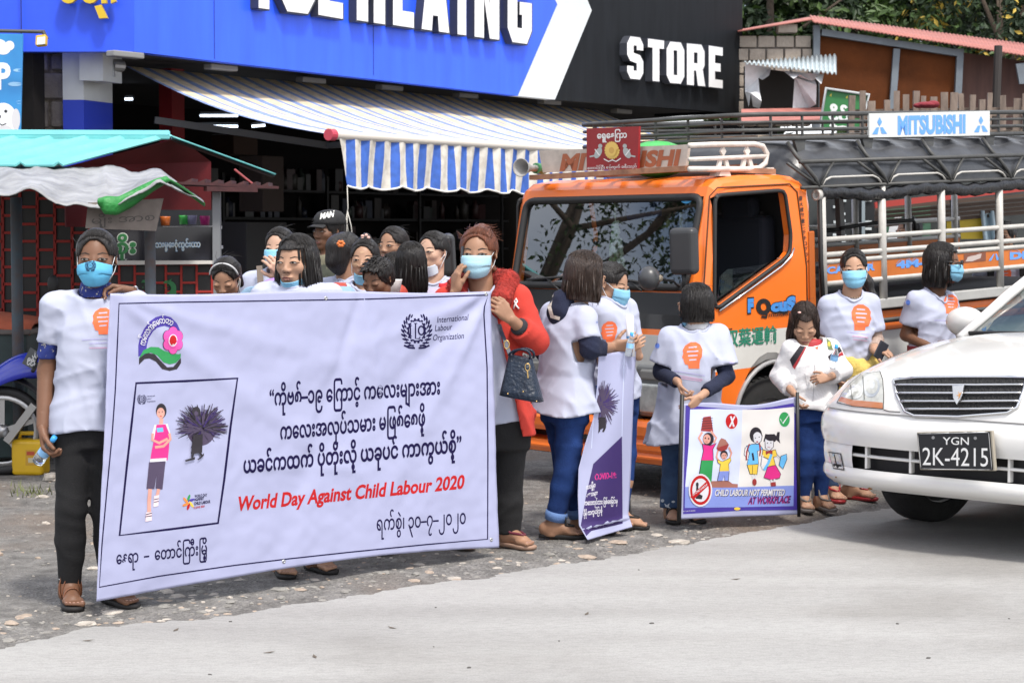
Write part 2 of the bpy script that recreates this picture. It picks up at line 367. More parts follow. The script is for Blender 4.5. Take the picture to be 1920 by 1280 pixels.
for i in range(70):
 p=gr(random.gauss(52,22),random.gauss(926,5));a=random.random()*6.3;h=random.uniform(.02,.07);w_=.004;dx=V(math.cos(a),math.sin(a),0);sd=V(-dx[1],dx[0],0)*w_
 q=p+dx*h*.7+V(0,0,h);GT.add([p-sd,p+sd,q],[[0,1,2]],0)
tag(GT.build('grass',M('grass',(.13,.15,.05),.8,var=.4,vs=20)),'small dry grass tuft growing in the gravel at the left','grass',kind='stuff')
LV=MB()
for px,py in[(590,1290-60),(735,1176),(505,1222),(165,1200),(330,1180),(1100,1150),(1000,1045),(1380,1085)]:
 p=gr(px,py,.006);a=random.random()*3;d=V(math.cos(a),math.sin(a),0);e=V(-d[1],d[0],0);LV.add([p-d*.025,p+e*.008,p+d*.025+V(0,0,.004),p-e*.008],[[0,1,2,3]],0)
tag(LV.build('leaf_litter',M('dry_leaf',(.1,.08,.06),.9)),'scattered dry leaves and twigs lying on the road','leaf litter',kind='stuff')
# ================================================================== trees behind the shed
def leaf_tree(name,base,crowns,n,size,mats,label,group=None,trunk_r=.16,seed=1,yellow=0.0):
 rnd=random.Random(seed);base=V(base[0],base[1],0);root=thing(name,base,label,'tree',group)
 tk=MB();top=np.mean([c[0]for c in crowns],axis=0)
 tk.tube([base,base+(top-base)*V(.1,.1,.35)+V(.1,0,0),base+(top-base)*V(.4,.4,.62),top],[trunk_r,trunk_r*.85,trunk_r*.7,trunk_r*.35],9)
 for c,r in crowns:
  for k in range(3):
   d=nrm(V(rnd.gauss(0,1),rnd.gauss(0,1),rnd.gauss(.3,.6)));st=base+(top-base)*V(.4,.4,.6)
   tk.tube([st,(st+c)/2+V(0,0,.2),c+d*r[0]*.7],[trunk_r*.45,trunk_r*.28,trunk_r*.08],6)
 tk.build('trunk',M('bark',(.1,.075,.055),.9,var=.35,vs=9,bump=.6,bs=40),root)
 lf=MB();vs=[];fs=[];ms=[]
 cl=[]
 for c,r in crowns:
  for k in range(26):
   d=nrm(V(rnd.gauss(0,1),rnd.gauss(0,1),rnd.gauss(0,1)));cl.append((c+d*np.asarray(r)*rnd.uniform(.45,1.0),min(r)*rnd.uniform(.16,.36),rnd.random()))
 for i in range(n):
  cc,cr,tone=rnd.choice(cl);d=nrm(V(rnd.gauss(0,1),rnd.gauss(0,1),rnd.gauss(0,1)));p=cc+d*cr*rnd.random()**.4
  nr=nrm(d+V(rnd.gauss(0,.6),rnd.gauss(0,.6),rnd.gauss(.5,.6)));a=nrm(np.cross(nr,V(rnd.gauss(0,1),rnd.gauss(0,1),rnd.gauss(0,1))));b=np.cross(nr,a);s=size*rnd.uniform(.6,1.3);q=len(vs)
  vs+=[p-a*s,p+b*s*.42-a*s*.1+nr*s*.12,p+a*s,p-b*s*.42-a*s*.1+nr*s*.12];fs.append([q,q+1,q+2,q+3])
  ms.append(2 if rnd.random()<yellow*(1 if tone>.5 else.2)else(1 if tone+rnd.gauss(0,.2)>.62 else 0))
 lf.add(vs,fs,ms,False);lf.build('crown',mats,root);return root
LM=[M('leaf_dark',(.014,.034,.009),.6,var=.4,vs=2),M('leaf_light',(.045,.09,.014),.55,var=.35,vs=2),M('yellow_blossom',(.48,.34,.05),.7)]
leaf_tree('tree',at(1440,440,33),[(at(1440,0,33),(2.2,1.8,1.5)),(at(1560,45,34),(2.2,1.6,1.3)),(at(1330,-60,33),(2,1.8,1.6))],15000,.11,LM,'broad dark green tree behind the left half of the red shed roof','trees behind the shed',seed=3)
leaf_tree('tree',at(1700,440,35),[(at(1690,40,35),(2.2,1.8,1.4)),(at(1610,-70,36),(2.2,1.8,1.5)),(at(1790,-60,35),(2,1.8,1.5))],16000,.11,LM,'dense dark green tree above the middle of the red shed roof','trees behind the shed',seed=5)
leaf_tree('tree',at(1890,440,31),[(at(1900,20,31),(1.6,1.5,1.3)),(at(1850,-50,31),(1.5,1.5,1.2)),(at(2000,60,31),(1.5,1.5,1.4))],9500,.07,LM,'tree with yellow blossom at the top right corner','trees behind the shed',seed=8,yellow=.16)
leaf_tree('tree',at(1650,440,45),[(at(1480,60,45),(4,2,2.2)),(at(1750,60,45),(4,2,2.4)),(at(1950,90,46),(3.5,2,2.2)),(at(1600,-120,45),(5,2,2.4)),(at(1850,-130,45),(4,2,2.4))],16000,.2,LM,'tall spreading tree far behind, filling gaps between the nearer crowns','trees behind the shed',seed=11)
# ================================================================== things at the far left: block wall, pet poster, floodlight
BW=MB();d0=17.3
blk=[M('block',(.34,.3,.265),.95,var=.25,vs=5,bump=.6,bs=50),M('mortar',(.3,.26,.22),.95,var=.3,vs=20,bump=.8,bs=60)]
a,b=at(-160,300,d0),at(122,300,d0)
BW.box(((a[0]+b[0])/2,d0+.12,1.55),(b[0]-a[0],.16,3.1),1)
bw,bh=.31,.24
for r in range(13):
 x=a[0]-(.16 if r%2 else 0)
 while x<b[0]-.08:
  w_=bw*random.uniform(.9,1.02);x1=min(x+w_-.03,b[0]-.01)
  if x1-x>.05:BW.box(((x+x1)/2,d0+.03+random.uniform(-.01,.01),r*bh+.12),(x1-x,.06,bh-random.uniform(.02,.04)),0,roty(random.gauss(0,.012)))
  x+=w_
o=BW.build('block_wall',blk,origin=(a[0],d0,0),bevel=.012);tag(o,'rough grey concrete block wall beside the blue and white pillar','wall')
t=thing('hanging_poster',at(-20,270,15.6),'blue pet shop poster with a white puppy at the left edge','poster')
D=15.6;pb=MB();q=[at(-150,62,D),at(43,64,D),at(38,276,D),at(-150,276,D)];pb.prism(q,(0,.02,0));bv=pb.bvh()
pb.build('poster_board',M('poster_blue',(.03,.2,.52),.4,col2=(.05,.33,.68),vs=1.6),t)
wh=M('print_white',(.8,.82,.85),.5);gy_=M('print_grey',(.62,.62,.64),.5);bk=M('print_black',(.02,.02,.025),.5)
sh=[S_ell(6,92,14,11,0),S_ell(18,86,9,9,0),S_ell(-6,84,18,11,0),S_ell(34,132,9,3,3),S_ell(28,158,13,4,3),S_ell(36,192,6,3,3),S_text('P',(-7,166),(20,166),47,0,bold=.04),S_ell(2,255,34,44,0,n=20),S_ell(6,222,25,29,0),S_ell(30,224,8,20,1),S_ell(8,245,15,10,1),S_ell(-2,219,4,4,2),S_ell(11,209,3,3,2),S_line([(-4,230),(4,235),(12,232)],2,2)]
prints('print',sh,bv,[wh,gy_,bk,M('print_sky',(.3,.55,.8),.5)],t,L=14)
t=thing('floodlight',at(78,60,15.4),'small yellow floodlight on a thin arm above the pet poster','lamp')
m=MB();m.cyl(at(-60,57,15.4),at(84,60,15.4),.014,8);m.cyl(at(80,58,15.4),at(88,74,15.4),.016,8);m.build('arm',M('dark_steel',(.09,.09,.09),.5,.6),t)
m=MB();R=rotx(-.3)@rotz(-.25);m.box(at(78,77,15.35),(.085,.05,.085),0,R);m.build('housing',M('yellow_plastic',(.6,.36,.03),.4),t,bevel=.012)
m=MB();m.box(at(77,77,15.32),(.065,.01,.06),0,R);m.build('lens',M('lamp_lens',(.6,.62,.58),.2),t)
# a thin roadside tree out of the picture on the left: the lorry windscreen mirrors it
leaf_tree('tree',V(-10.5,14.5,0),[(V(-10.5,14.2,5.6),(2.2,2.2,1.5)),(V(-11.0,16.5,6.6),(2.0,2.0,1.4)),(V(-11.2,12.6,6.2),(1.8,1.8,1.3))],8000,.05,LM[:2]+[LM[1]],'thin roadside tree standing out of the picture to the left',seed=21)
# motorbike and jerry can at the far left
dm=12.6;mk_=thing('motorbike',at(60,890,dm),'blue motorbike parked behind the woman at the left end of the banner','motorbike')
mblue=M('bike_blue',(.02,.035,.45),.25,coat=.6);mblk=M('bike_black',(.012,.012,.013),.6);malu=M('bike_alloy',(.42,.42,.42),.3,.85);bx_=nrm(V(1,.18,0));by_=V(-bx_[1],bx_[0],0)
mp=lambda px,py,o=0:at(px,py,dm)+by_*o
def bwheel(c):
 mb=MB();mb.lathe([(.225,-.03),(.25,-.042),(.272,-.03),(.28,0),(.272,.03),(.25,.042),(.225,.03)],c,by_,36);wo=mb.build('wheel',mblk,mk_)
 mb=MB();mb.lathe([(.195,-.022),(.228,-.03),(.228,.03),(.195,.022),(.195,-.022)],c,by_,32);mb.lathe([(0,-.05),(.04,-.05),(.045,.05),(0,.05)],c,by_,14)
 for k in range(5):
  a=k*1.2566+.3;u_=bx_*math.cos(a)+V(0,0,math.sin(a));mb.bar(c+u_*.03,c+u_*.2,.03,.018,up=by_)
 mb.build('rim',malu,wo)
wc=mp(4,806);wc[2]=.28;bwheel(wc);w2=wc+bx_*1.18;bwheel(w2)
MB().bar(mp(66,757,-.06),mp(14,826,-.06),.04,.045).build('fork',malu,mk_)
mb=MB();mb.lathe([(.29,-.05),(.30,0),(.29,.05)],wc,by_,30);mb2=MB()
def fend(u,v):a=.35+2.0*u;r_=.30+.02*math.sin(u*3);return wc+bx_*(r_*math.cos(a))+V(0,0,r_*math.sin(a)+.03)+by_*((v-.5)*.12)+V(0,0,-.03*(2*v-1)**2)
MB().grid(fend,24,6).build('fender',mblk,mk_,solid=.006)
def cowl(u,v):p=mp(-60,745)*(1-u)+mp(95,690)*u;h=.05+.1*math.sin(min(1,u*1.2)*1.9);a=3.3*(v-.5);return p+by_*(.09*math.sin(a))+V(0,0,h*math.cos(a)*.9-.03+.05*math.sin(u*3))
MB().grid(cowl,24,14).build('front_cowl',mblue,mk_,solid=.008)
mb=MB();mb.ell(mp(60,692),(.09,.08,.06));mb.build('headlight_cowl',mblue,mk_)
mb=MB();mb.ell(wc+bx_*.75+V(0,0,.42),(.42,.12,.10));mb.build('seat',mblk,mk_);mb=MB();mb.ell(wc+bx_*.6+V(0,0,.18),(.3,.11,.14));mb.build('engine',malu,mk_)
mb=MB();mb.tube([mp(66,690,-.25),mp(72,676),mp(66,690,.25)],.014,6);mb.tube([mp(70,676,-.2),mp(97,610,-.24),mp(102,545,-.26)],.006,5);mb.ell(mp(103,530,-.26),(.035,.02,.055));mb.build('handlebar',mblk,mk_)
pq=[mp(44,678,-.16),mp(66,690,-.17),mp(76,659,-.17),mp(60,648,-.16)];mb=MB();mb.prism(pq,(0,.006,0));pb_=mb.bvh();po=mb.build('number_plate',M('bike_plate',(.07,.075,.078),.5),mk_)
prints('plate_lettering',[S_text('၂၂',(61,664),(72,666),9,0,bold=.05,shear=.2),S_text('၉၉၉',(51,677),(70,682),9,0,bold=.05,shear=.2)],pb_,[M('bike_plate_white',(.6,.6,.6),.5)],po)
jc=thing('jerry_can',gr(54,893),'yellow plastic jerry can standing by the motorbike wheel','jerry can');c=gr(54,892);jy=M('jerry_yellow',(.62,.38,.01),.4,var=.08,vs=5)
mb=MB();mb.box(c+V(0,.06,.115),(.205,.15,.225),0,rotz(-.15));bj=mb.bvh();mb.build('can_body',jy,jc,bevel=.025,seg=3);mb=MB();mb.tube([c+V(-.07,.06,.22),c+V(-.06,.06,.262),c+V(.04,.06,.262),c+V(.05,.06,.22)],.014,7);mb.cyl(c+V(.075,.06,.2),c+V(.075,.06,.255),.022,12);mb.build('can_handle',jy,jc)
prints('can_label',[S_box(48,843,67,872,0),S_box(50,846,65,853,1),S_box(53,858,63,867,2)],bj,[M('can_label_y',(.5,.28,.02),.5),M('can_label_r',(.4,.06,.02),.5),M('can_label_w',(.5,.45,.3),.5)],jc)
# ================================================================== SHOP with the blue sign
ZB=3.0
F0,F1=gr(252,97,ZB),gr(1391,213,ZB)
FX=nrm(F1-F0);FN=V(FX[1],-FX[0],0)
def fp(px,py,out=0.0):return on(px,py,F0+FN*out,FN)
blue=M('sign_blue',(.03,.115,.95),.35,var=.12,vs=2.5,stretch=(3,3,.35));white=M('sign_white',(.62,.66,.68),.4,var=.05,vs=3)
black=M('sign_black',(.008,.0095,.012),.6,var=.3,vs=3,stretch=(4,4,.4),spec=.2);dark=M('shop_shade',(.012,.011,.011),.9,spec=.1);trimm=M('letter_side',(.05,.055,.07),.4)  # the unlit shop room's shade is put into its near-black wall colour
shop=thing('shop_building',F0*V(1,1,0),'shop with a big blue and black lettered sign above its dark open front','shop')
TOPZ=4.35;th=-FN*.12
Z=lambda p,z:V(p[0],p[1],z)
SL0=at(-300,96,16.75)
mb=MB();ch=[fp(971,180),fp(1040,187),fp(1109,20),fp(1085,-38),fp(1040,-160),fp(965,-172),fp(1024,-30),fp(1045,9)]
mb.prism([Z(F0,ZB),fp(971,180),fp(1045,9),fp(1024,-30),fp(965,-172),Z(F0+FX*.01,TOPZ)],th);mb.build('blue_panel',blue,shop)
mb=MB();mb.prism([c+FN*.004 for c in ch],th);mb.build('white_arrow_panel',white,shop)
mb=MB();mb.prism([fp(1040,187),Z(F1,ZB),Z(F1+FX*-.0,TOPZ+.4),fp(1040,-160),fp(1085,-38),fp(1109,20)],th);mb.build('black_panel',black,shop)
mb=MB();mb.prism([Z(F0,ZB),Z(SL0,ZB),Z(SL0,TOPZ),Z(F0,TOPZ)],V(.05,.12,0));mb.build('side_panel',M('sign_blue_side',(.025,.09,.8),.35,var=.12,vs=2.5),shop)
mb=MB()
for px in(402,700):a=fp(px,100);mb.box(Z(a,(ZB+TOPZ)/2)+FN*.0005,(.008,.004,TOPZ-ZB-.01),0,np.stack([FX,-FN,V(0,0,1)],1))
a=at(40,50,16.69);mb.box(Z(a,(ZB+TOPZ)/2),(.008,.01,TOPZ-ZB-.01),0);mb.build('panel_seam',M('seam',(.01,.02,.2),.5),shop)
mb=MB();e=F1-FN*1.2;mb.prism([Z(F1-FN*.121,ZB),Z(e,ZB),Z(e,TOPZ+.4),Z(F1-FN*.121,TOPZ+.4)],-FX*.1);mb.build('end_panel',black,shop)
def letter(c):
 k=.30;c1,c2=.22,.16
 o={'I':[[(.3,0),(.7,0),(.7,1),(.3,1)]],'L':[[(0,0),(1,0),(1,.2),(.45,.2),(.45,1),(0,1)]],'E':[[(0,0),(1,0),(1,.2),(.45,.2),(.45,.4),(.85,.4),(.85,.6),(.45,.6),(.45,.8),(1,.8),(1,1),(0,1)]],'H':[[(0,0),(.4,0),(.4,.4),(.6,.4),(.6,0),(1,0),(1,1),(.6,1),(.6,.6),(.4,.6),(.4,1),(0,1)]],'N':[[(0,0),(.38,0),(.38,.55),(.62,0),(1,0),(1,1),(.62,1),(.62,.45),(.38,1),(0,1)]],'T':[[(.29,0),(.71,0),(.71,.8),(1,.8),(1,1),(0,1),(0,.8),(.29,.8)]],'A':[[(-.05,0),(.36,0),(.4,.2),(.6,.2),(.64,0),(1.05,0),(.75,1),(.25,1)]],'C':[[(.2,0),(.8,0),(1,.18),(1,.4),(.6,.4),(.6,.2),(.4,.2),(.4,.8),(.6,.8),(.6,.6),(1,.6),(1,.82),(.8,1),(.2,1),(0,.82),(0,.18)]],'G':[[(.2,0),(.8,0),(1,.18),(1,.55),(.5,.55),(.5,.38),(.6,.38),(.6,.2),(.4,.2),(.4,.8),(.6,.8),(.6,.68),(1,.68),(1,.82),(.8,1),(.2,1),(0,.82),(0,.18)]],'S':[[(.2,0),(.8,0),(1,.16),(1,.44),(.8,.58),(.4,.62),(.4,.8),(.6,.8),(.6,.7),(1,.7),(1,.84),(.8,1),(.2,1),(0,.84),(0,.56),(.2,.42),(.6,.38),(.6,.2),(.4,.2),(.4,.3),(0,.3),(0,.16)]],'R':[[(0,0),(.4,0),(.4,.36),(.52,.36),(.62,0),(1.04,0),(.9,.4),(1,.5),(1,.84),(.82,1),(0,1),(0,.999),(.4,.8),(.6,.8),(.6,.54),(.4,.54),(.4,.8),(0,.998)]],'O':[[(.2,0),(.8,0),(1,.18),(1,.82),(.8,1),(.5,1),(.5,.8),(.6,.8),(.6,.2),(.4,.2),(.4,.8),(.49,.8),(.49,1),(.2,1),(0,.82),(0,.18)]]}
 return o[c]
def sign_word(name,items,th_px,back):
 mb=MB()
 for c,x0,y0,x1,y1,h0,h1 in items:
  for poly in letter(c):
   pts=[]
   for u,v in poly:pts.append(fp(x0+(x1-x0)*u,y0+(y1-y0)*u-(h0+(h1-h0)*u)*v,back))
   mb.prism(pts,-FN*back,0,1)
   big=[fp(x0+(x1-x0)*(.5+(u-.5)*1.07),y0+(y1-y0)*u-(h0+(h1-h0)*u)*(.5+(v-.5)*1.04),back-.012)for u,v in poly]
   mb.prism(big,-FN*(back-.02),1,1)
 mb.build(name,[M('letter_white',(.8,.8,.8),.5),trimm],shop)
sign_word('sign_lettering',[('I',470,13,520,20,150,150),('C',526,20,590,28,150,150),('E',597,28,643,36,150,148),('H',669,38,722,46,148,146),('L',737,47,776,53,146,145),('A',793,55,840,62,144,143),('I',846,63,886,68,142,142),('N',890,69,936,75,142,141),('G',952,78,997,84,140,140)],9,.1)
sign_word('sign_lettering',[('S',1176,147,1206,150,79,78),('T',1215,151,1245,154,78,77),('O',1250,155,1283,158,77,77),('R',1288,159,1321,162,77,77),('E',1329,163,1355,166,77,76)],9,.1)
yl=M('sign_yellow',(.62,.42,.02),.4);mb=MB()
P2=lambda px,py:on(px,py,V(0,16.62,0),V(0,1,0))
def rnd_ring(cx,cy,rx,ry,w,a0,a1):
 o=[P2(cx+rx*math.cos(a0+(a1-a0)*i/14),cy+ry*math.sin(a0+(a1-a0)*i/14))for i in range(15)];n=[P2(cx+(rx-w)*math.cos(a0+(a1-a0)*i/14),cy+(ry-w)*math.sin(a0+(a1-a0)*i/14))for i in range(15)]
 mb.prism(o+n[::-1],(0,.06,0))
rnd_ring(128,-14,18,21,8,-.6,5.6);rnd_ring(168,-14,18,21,8,-.6,5.6)
mb.prism([P2(188,-20),P2(196,-20),P2(200,6),P2(190,7)],(0,.06,0));mb.prism([P2(206,-20),P2(212,-20),P2(217,3),P2(208,7)],(0,.06,0));mb.prism([P2(177,12),P2(190,9),P2(201,34),P2(186,35)],(0,.06,0))
mb.build('yellow_lettering',yl,shop)
# carcass: wall line .8 m behind the sign, room behind it in near-black colours that stand in for shade
W0=F0-FN*.8-FX*.25;W1=W0+FX*13.0;RD=4.5
B0,B1=W0-FN*RD,W1-FN*RD
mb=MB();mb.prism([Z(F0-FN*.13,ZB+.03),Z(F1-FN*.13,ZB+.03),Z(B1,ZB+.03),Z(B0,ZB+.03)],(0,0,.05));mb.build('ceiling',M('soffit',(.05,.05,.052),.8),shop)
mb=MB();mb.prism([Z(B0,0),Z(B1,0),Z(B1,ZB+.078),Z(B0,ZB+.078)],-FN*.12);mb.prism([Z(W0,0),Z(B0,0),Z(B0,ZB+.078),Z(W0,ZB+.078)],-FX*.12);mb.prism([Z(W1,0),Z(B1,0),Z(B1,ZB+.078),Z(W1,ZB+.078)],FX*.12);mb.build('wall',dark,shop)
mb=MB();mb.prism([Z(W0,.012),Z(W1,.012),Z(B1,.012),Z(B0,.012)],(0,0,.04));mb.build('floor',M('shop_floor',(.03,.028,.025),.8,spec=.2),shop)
pc=at(165,250,17.1);mb=MB();RB=np.stack([FX,-FN,V(0,0,1)],1)
cl,cr_=at(118,200,17.1),at(157,200,17.1);sr=at(211,200,17.55)
mb.prism([Z(cl,0),Z(cr_,0),Z(sr,0),Z(sr+V(-.2,.35,0),0),Z(cl+V(0,.3,0),0)],(0,0,2.63));mb.build('pillar',M('pillar_blue',(.014,.04,.42),.4),shop)
mb=MB();mb.prism([Z(cl,2.63),Z(cr_,2.63),Z(sr,2.63),Z(sr+V(-.2,.35,0),2.63),Z(cl+V(0,.3,0),2.63)],(0,0,.39));mb.prism([at(149,151,17.0),at(193,152,17.02),at(193,98,17.02),at(149,98,17.0)],V(.1,.3,0));mb.prism([at(193,152,17.02),at(218,152,17.4),at(218,98,17.4),at(193,98,17.02)],V(-.1,.1,0));mb.build('pillar_head',M('pillar_white',(.5,.52,.52),.5,var=.08,vs=4),shop)
mb=MB();a=at(322,200,18.4);mb.box(Z(a,1.5),(.16,.16,2.98),0,RB);mb.build('red_pillar',M('pillar_red',(.22,.012,.016),.6),shop)
# goods on racks at the back, their dimness painted into near-black colours
GD=MB();cols=[M('goods_shaded_'+n,c,.5)for n,c in(('brown',(.02,.014,.011)),('grey',(.025,.025,.025)),('red',(.03,.008,.008)),('cream',(.028,.026,.022)),('blue',(.008,.012,.028)),('green',(.01,.018,.012)))]
for i in range(340):
 u=random.uniform(.6,12.2);lev=random.choice([.9,1.3,1.7,2.05]);s=(random.uniform(.07,.16),.12,random.uniform(.12,.3));p=W0+FX*u-FN*(RD-.28)
 if random.random()<.5:GD.lathe([(0,0),(s[0]/2,0),(s[0]/2,s[2]*.7),(s[0]/5,s[2]*.85),(s[0]/5,s[2]),(0,s[2])],Z(p,lev+.02),n=8,mi=random.randrange(6))
 else:GD.box(Z(p,lev+.02+s[2]/2),s,random.randrange(6),RB)
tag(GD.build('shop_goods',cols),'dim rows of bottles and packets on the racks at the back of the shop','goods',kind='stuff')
rk_=thing('storage_rack',W0+FX*6-FN*(RD-.25),'dark rack of shelves along the back of the shop','rack')
for lev in(.9,1.3,1.7,2.05):mb=MB();mb.box(Z(W0+FX*6.5-FN*(RD-.28),lev),(12,.36,.03),0,RB);mb.build('shelf',M('rack_shaded',(.014,.014,.014),.7),rk_)  # rack colour darkened to carry the shade at the back of the shop
for i in range(7):mb=MB();mb.box(Z(W0+FX*(.6+i*1.95)-FN*(RD-.48),1.15),(.04,.03,2.2),0,RB);mb.build('upright',MATS['rack_shaded'],rk_)
def carton(px,py,d,size,m,label):
 c=at(px,py,d);o=MB().box(c,size,0,RB).build('carton',m,origin=c,bevel=.008);tag(o,label,'box','dim boxes stacked inside the shop');return o
cm=M('carton_brown',(.045,.032,.027),.8);dk2=M('crate_dark',(.014,.014,.015),.7)  # box colours darkened to carry the dimness of the shop
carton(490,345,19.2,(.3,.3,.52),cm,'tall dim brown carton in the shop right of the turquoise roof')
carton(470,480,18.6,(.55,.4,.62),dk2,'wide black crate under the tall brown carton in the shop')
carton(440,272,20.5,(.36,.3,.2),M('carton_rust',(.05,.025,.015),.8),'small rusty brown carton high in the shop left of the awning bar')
tl=M('tube_lit',(.75,.85,1.0),.5,emit=2.2)
def lamp_tube(x0,y0,x1,y1,d,label):
 a,b=at(x0,y0,d),at(x1,y1,d);t=thing('fluorescent_lamp',(a+b)/2,label,'lamp','lit tubes inside the dark shop')
 MB().cyl(a,b,.013,8,smooth=True).build('tube',tl,t);MB().bar(a+V(0,.03,.03),b+V(0,.03,.03),.03,.02).build('fitting',M('lamp_fitting',(.03,.03,.03),.7),t)
for(x0,y0,x1,y1,lb)in[(375,217,446,217,'upper left lit tube lamp deep in the shop'),(371,237,446,237,'lower left lit tube lamp deep in the shop'),(473,215,512,214,'upper right lit tube lamp deep in the shop'),(472,237,497,235,'lower right short lit tube lamp deep in the shop'),(234,186,249,186,'tiny lit tube lamp behind the blue pillar')]:lamp_tube(x0,y0,x1,y1,20.6,lb)
# downlights under the sign
for i,(px,py)in enumerate([(235,103),(414,127),(583,151),(730,165),(873,180),(1030,192),(1165,209)]):
 u=0;p=gr(px,py,ZB-.03);t=MB();t.box(p,(.34,.1,.05),0,RB);o=t.build('strip_light',M('strip_grey',(.24,.24,.235),.5),origin=p,bevel=.01)
 tag(o,['strip light under the sign beside the pillar head','second strip light from the pillar under the blue sign','third strip light from the pillar under the blue sign','fourth strip light from the pillar under the blue sign','strip light under the sign left of the white arrow','strip light under the sign at the foot of the white arrow','strip light under the black part of the sign'][i],'light','strip lights under the shop sign')
 # awning
aw=thing('awning',gr(625,252,2.3),'faded blue and white striped awning with a scalloped valance, pulled out over the shop front','awning')
Q0=gr(626,253,2.3);Q1=Q0+FX*7.6;K0=Q0-FN*2.35+V(0,0,.66);K1=Q1-FN*2.35+V(0,0,.66)
m=M('awning_stripes',(.7,.62,.5),.8);nt=m.node_tree;b=nt.nodes['Principled BSDF'];N=nt.nodes.new;L=nt.links.new
def stripes_mat(m,per,frac,c1,c2):
 nt=m.node_tree;b=nt.nodes['Principled BSDF'];N=nt.nodes.new;L=nt.links.new
 uv=N('ShaderNodeUVMap');uv.uv_map='along';sp=N('ShaderNodeSeparateXYZ');L(uv.outputs[0],sp.inputs[0])
 md=N('ShaderNodeMath');md.operation='PINGPONG';md.inputs[1].default_value=per/2;L(sp.outputs[0],md.inputs[0])
 lt=N('ShaderNodeMath');lt.operation='LESS_THAN';lt.inputs[1].default_value=per/2*frac;L(md.outputs[0],lt.inputs[0])
 nz=N('ShaderNodeTexNoise');nz.inputs['Scale'].default_value=14;nz.inputs['Detail'].default_value=5;tc=N('ShaderNodeTexCoord');L(tc.outputs['Object'],nz.inputs[0])
 mx=N('ShaderNodeMix');mx.data_type='RGBA';mx.inputs[6].default_value=(*c1,1);mx.inputs[7].default_value=(*c2,1);L(lt.outputs[0],mx.inputs[0])
 m2=N('ShaderNodeMix');m2.data_type='RGBA';m2.blend_type='MULTIPLY';m2.inputs[0].default_value=.5;L(mx.outputs[2],m2.inputs[6]);cr=N('ShaderNodeValToRGB');cr.color_ramp.elements[0].position=.35;cr.color_ramp.elements[0].color=(.55,.5,.45,1);cr.color_ramp.elements[1].position=.6;L(nz.outputs['Fac'],cr.inputs[0]);L(cr.outputs[0],m2.inputs[7]);L(m2.outputs[2],b.inputs['Base Color'])
def set_uv(o,fn):
 me=o.data;ul=me.uv_layers.new(name='along');org=ORG[o.parent.name]if o.parent else np.zeros(3)
 for lp in me.loops:ul.data[lp.index].uv=fn(np.array(me.vertices[lp.vertex_index].co)+org)
stripes_mat(m,.25,.36,(.70,.60,.42),(.22,.31,.55))
def canopy(u,v):
 p=K0*(1-v)+Q0*v;p=p+(K1-K0)*u;sag=-.10*math.sin(math.pi*v)+.02*math.sin(u*90)*math.sin(math.pi*v)*.5;return p+V(0,0,sag)
mb=MB().grid(canopy,120,10);o=mb.build('canopy',m,aw);set_uv(o,lambda p:((p-Q0)@FX,0))
m2=M('valance_stripes',(.6,.6,.58),.8);stripes_mat(m2,.195,.48,(.66,.63,.56),(.05,.14,.52))
H_=.41;A0=.04
def val(u,v):
 s=A0+u*7.3;ph=(s/.42)%1.0;h=H_-.035*(1-math.sin(math.pi*min(1,ph)))
 sl=.10*(1-min(1,s/.5))*v if s<.5 else 0
 return Q0+FX*(s+(.16*v*v if s<.03 else sl*1.2))+FN*(.012+.03*v*math.sin(s*9)+.012*math.sin(s*31+v*3))+V(0,0,-.02-h*v)
mb=MB().grid(val,300,6);o=mb.build('valance',m2,aw);set_uv(o,lambda p:((p-Q0)@FX+(p[2]-2.3)*-.05,0))
mb=MB();mb.tube([val(i/300,1.0)+FN*.003 for i in range(301)],.009,5);mb.build('hem',M('hem_white',(.72,.7,.66),.7),aw)
MB().cyl(Q0,Q1,.035,12,smooth=True).build('roller_bar',M('bar_cream',(.6,.56,.5),.4),aw)
MB().cyl(Q0-FX*.07,Q0-FX*.0005,.048,14,smooth=False).build('end_cap',M('cap_red',(.5,.05,.08),.4),aw)
mb=MB();a=val(0,1);mb.tube([a,a+V(.005,0,-.18),a+V(-.01,0,-.26),a+V(.02,0,-.45)],.004,4);mb.tube([a+V(.0,0,-.2),a+V(.03,0,-.32),a+V(.05,0,-.5)],.004,4);mb.tube([a+V(0,0,-.22),a+V(-.005,0,-.36),a+V(.0,0,-.47)],.003,4);mb.build('tie_cord',M('cord_white',(.6,.58,.52),.8),aw)
mb=MB();arm=K0+FX*.35+V(0,0,-.45);mb.bar(arm,arm+FX*1.3+FN*.9+V(0,0,-.2),.05,.06);mb.bar(arm+FX*1.3+FN*.9+V(0,0,-.2),Q0+FX*.4-V(0,0,.05),.04,.05)
mb.build('folding_arm',M('arm_grey',(.14,.15,.16),.5),aw)
mb=MB();c=at(208,122,17.2);mb.cyl(c,c+FX*.12,.055,14);mb.bar(c+V(0,0,.1),c+V(.02,0,-.1),.05,.03);mb.build('crank_box',M('crank_steel',(.35,.36,.36),.4,.7),aw)
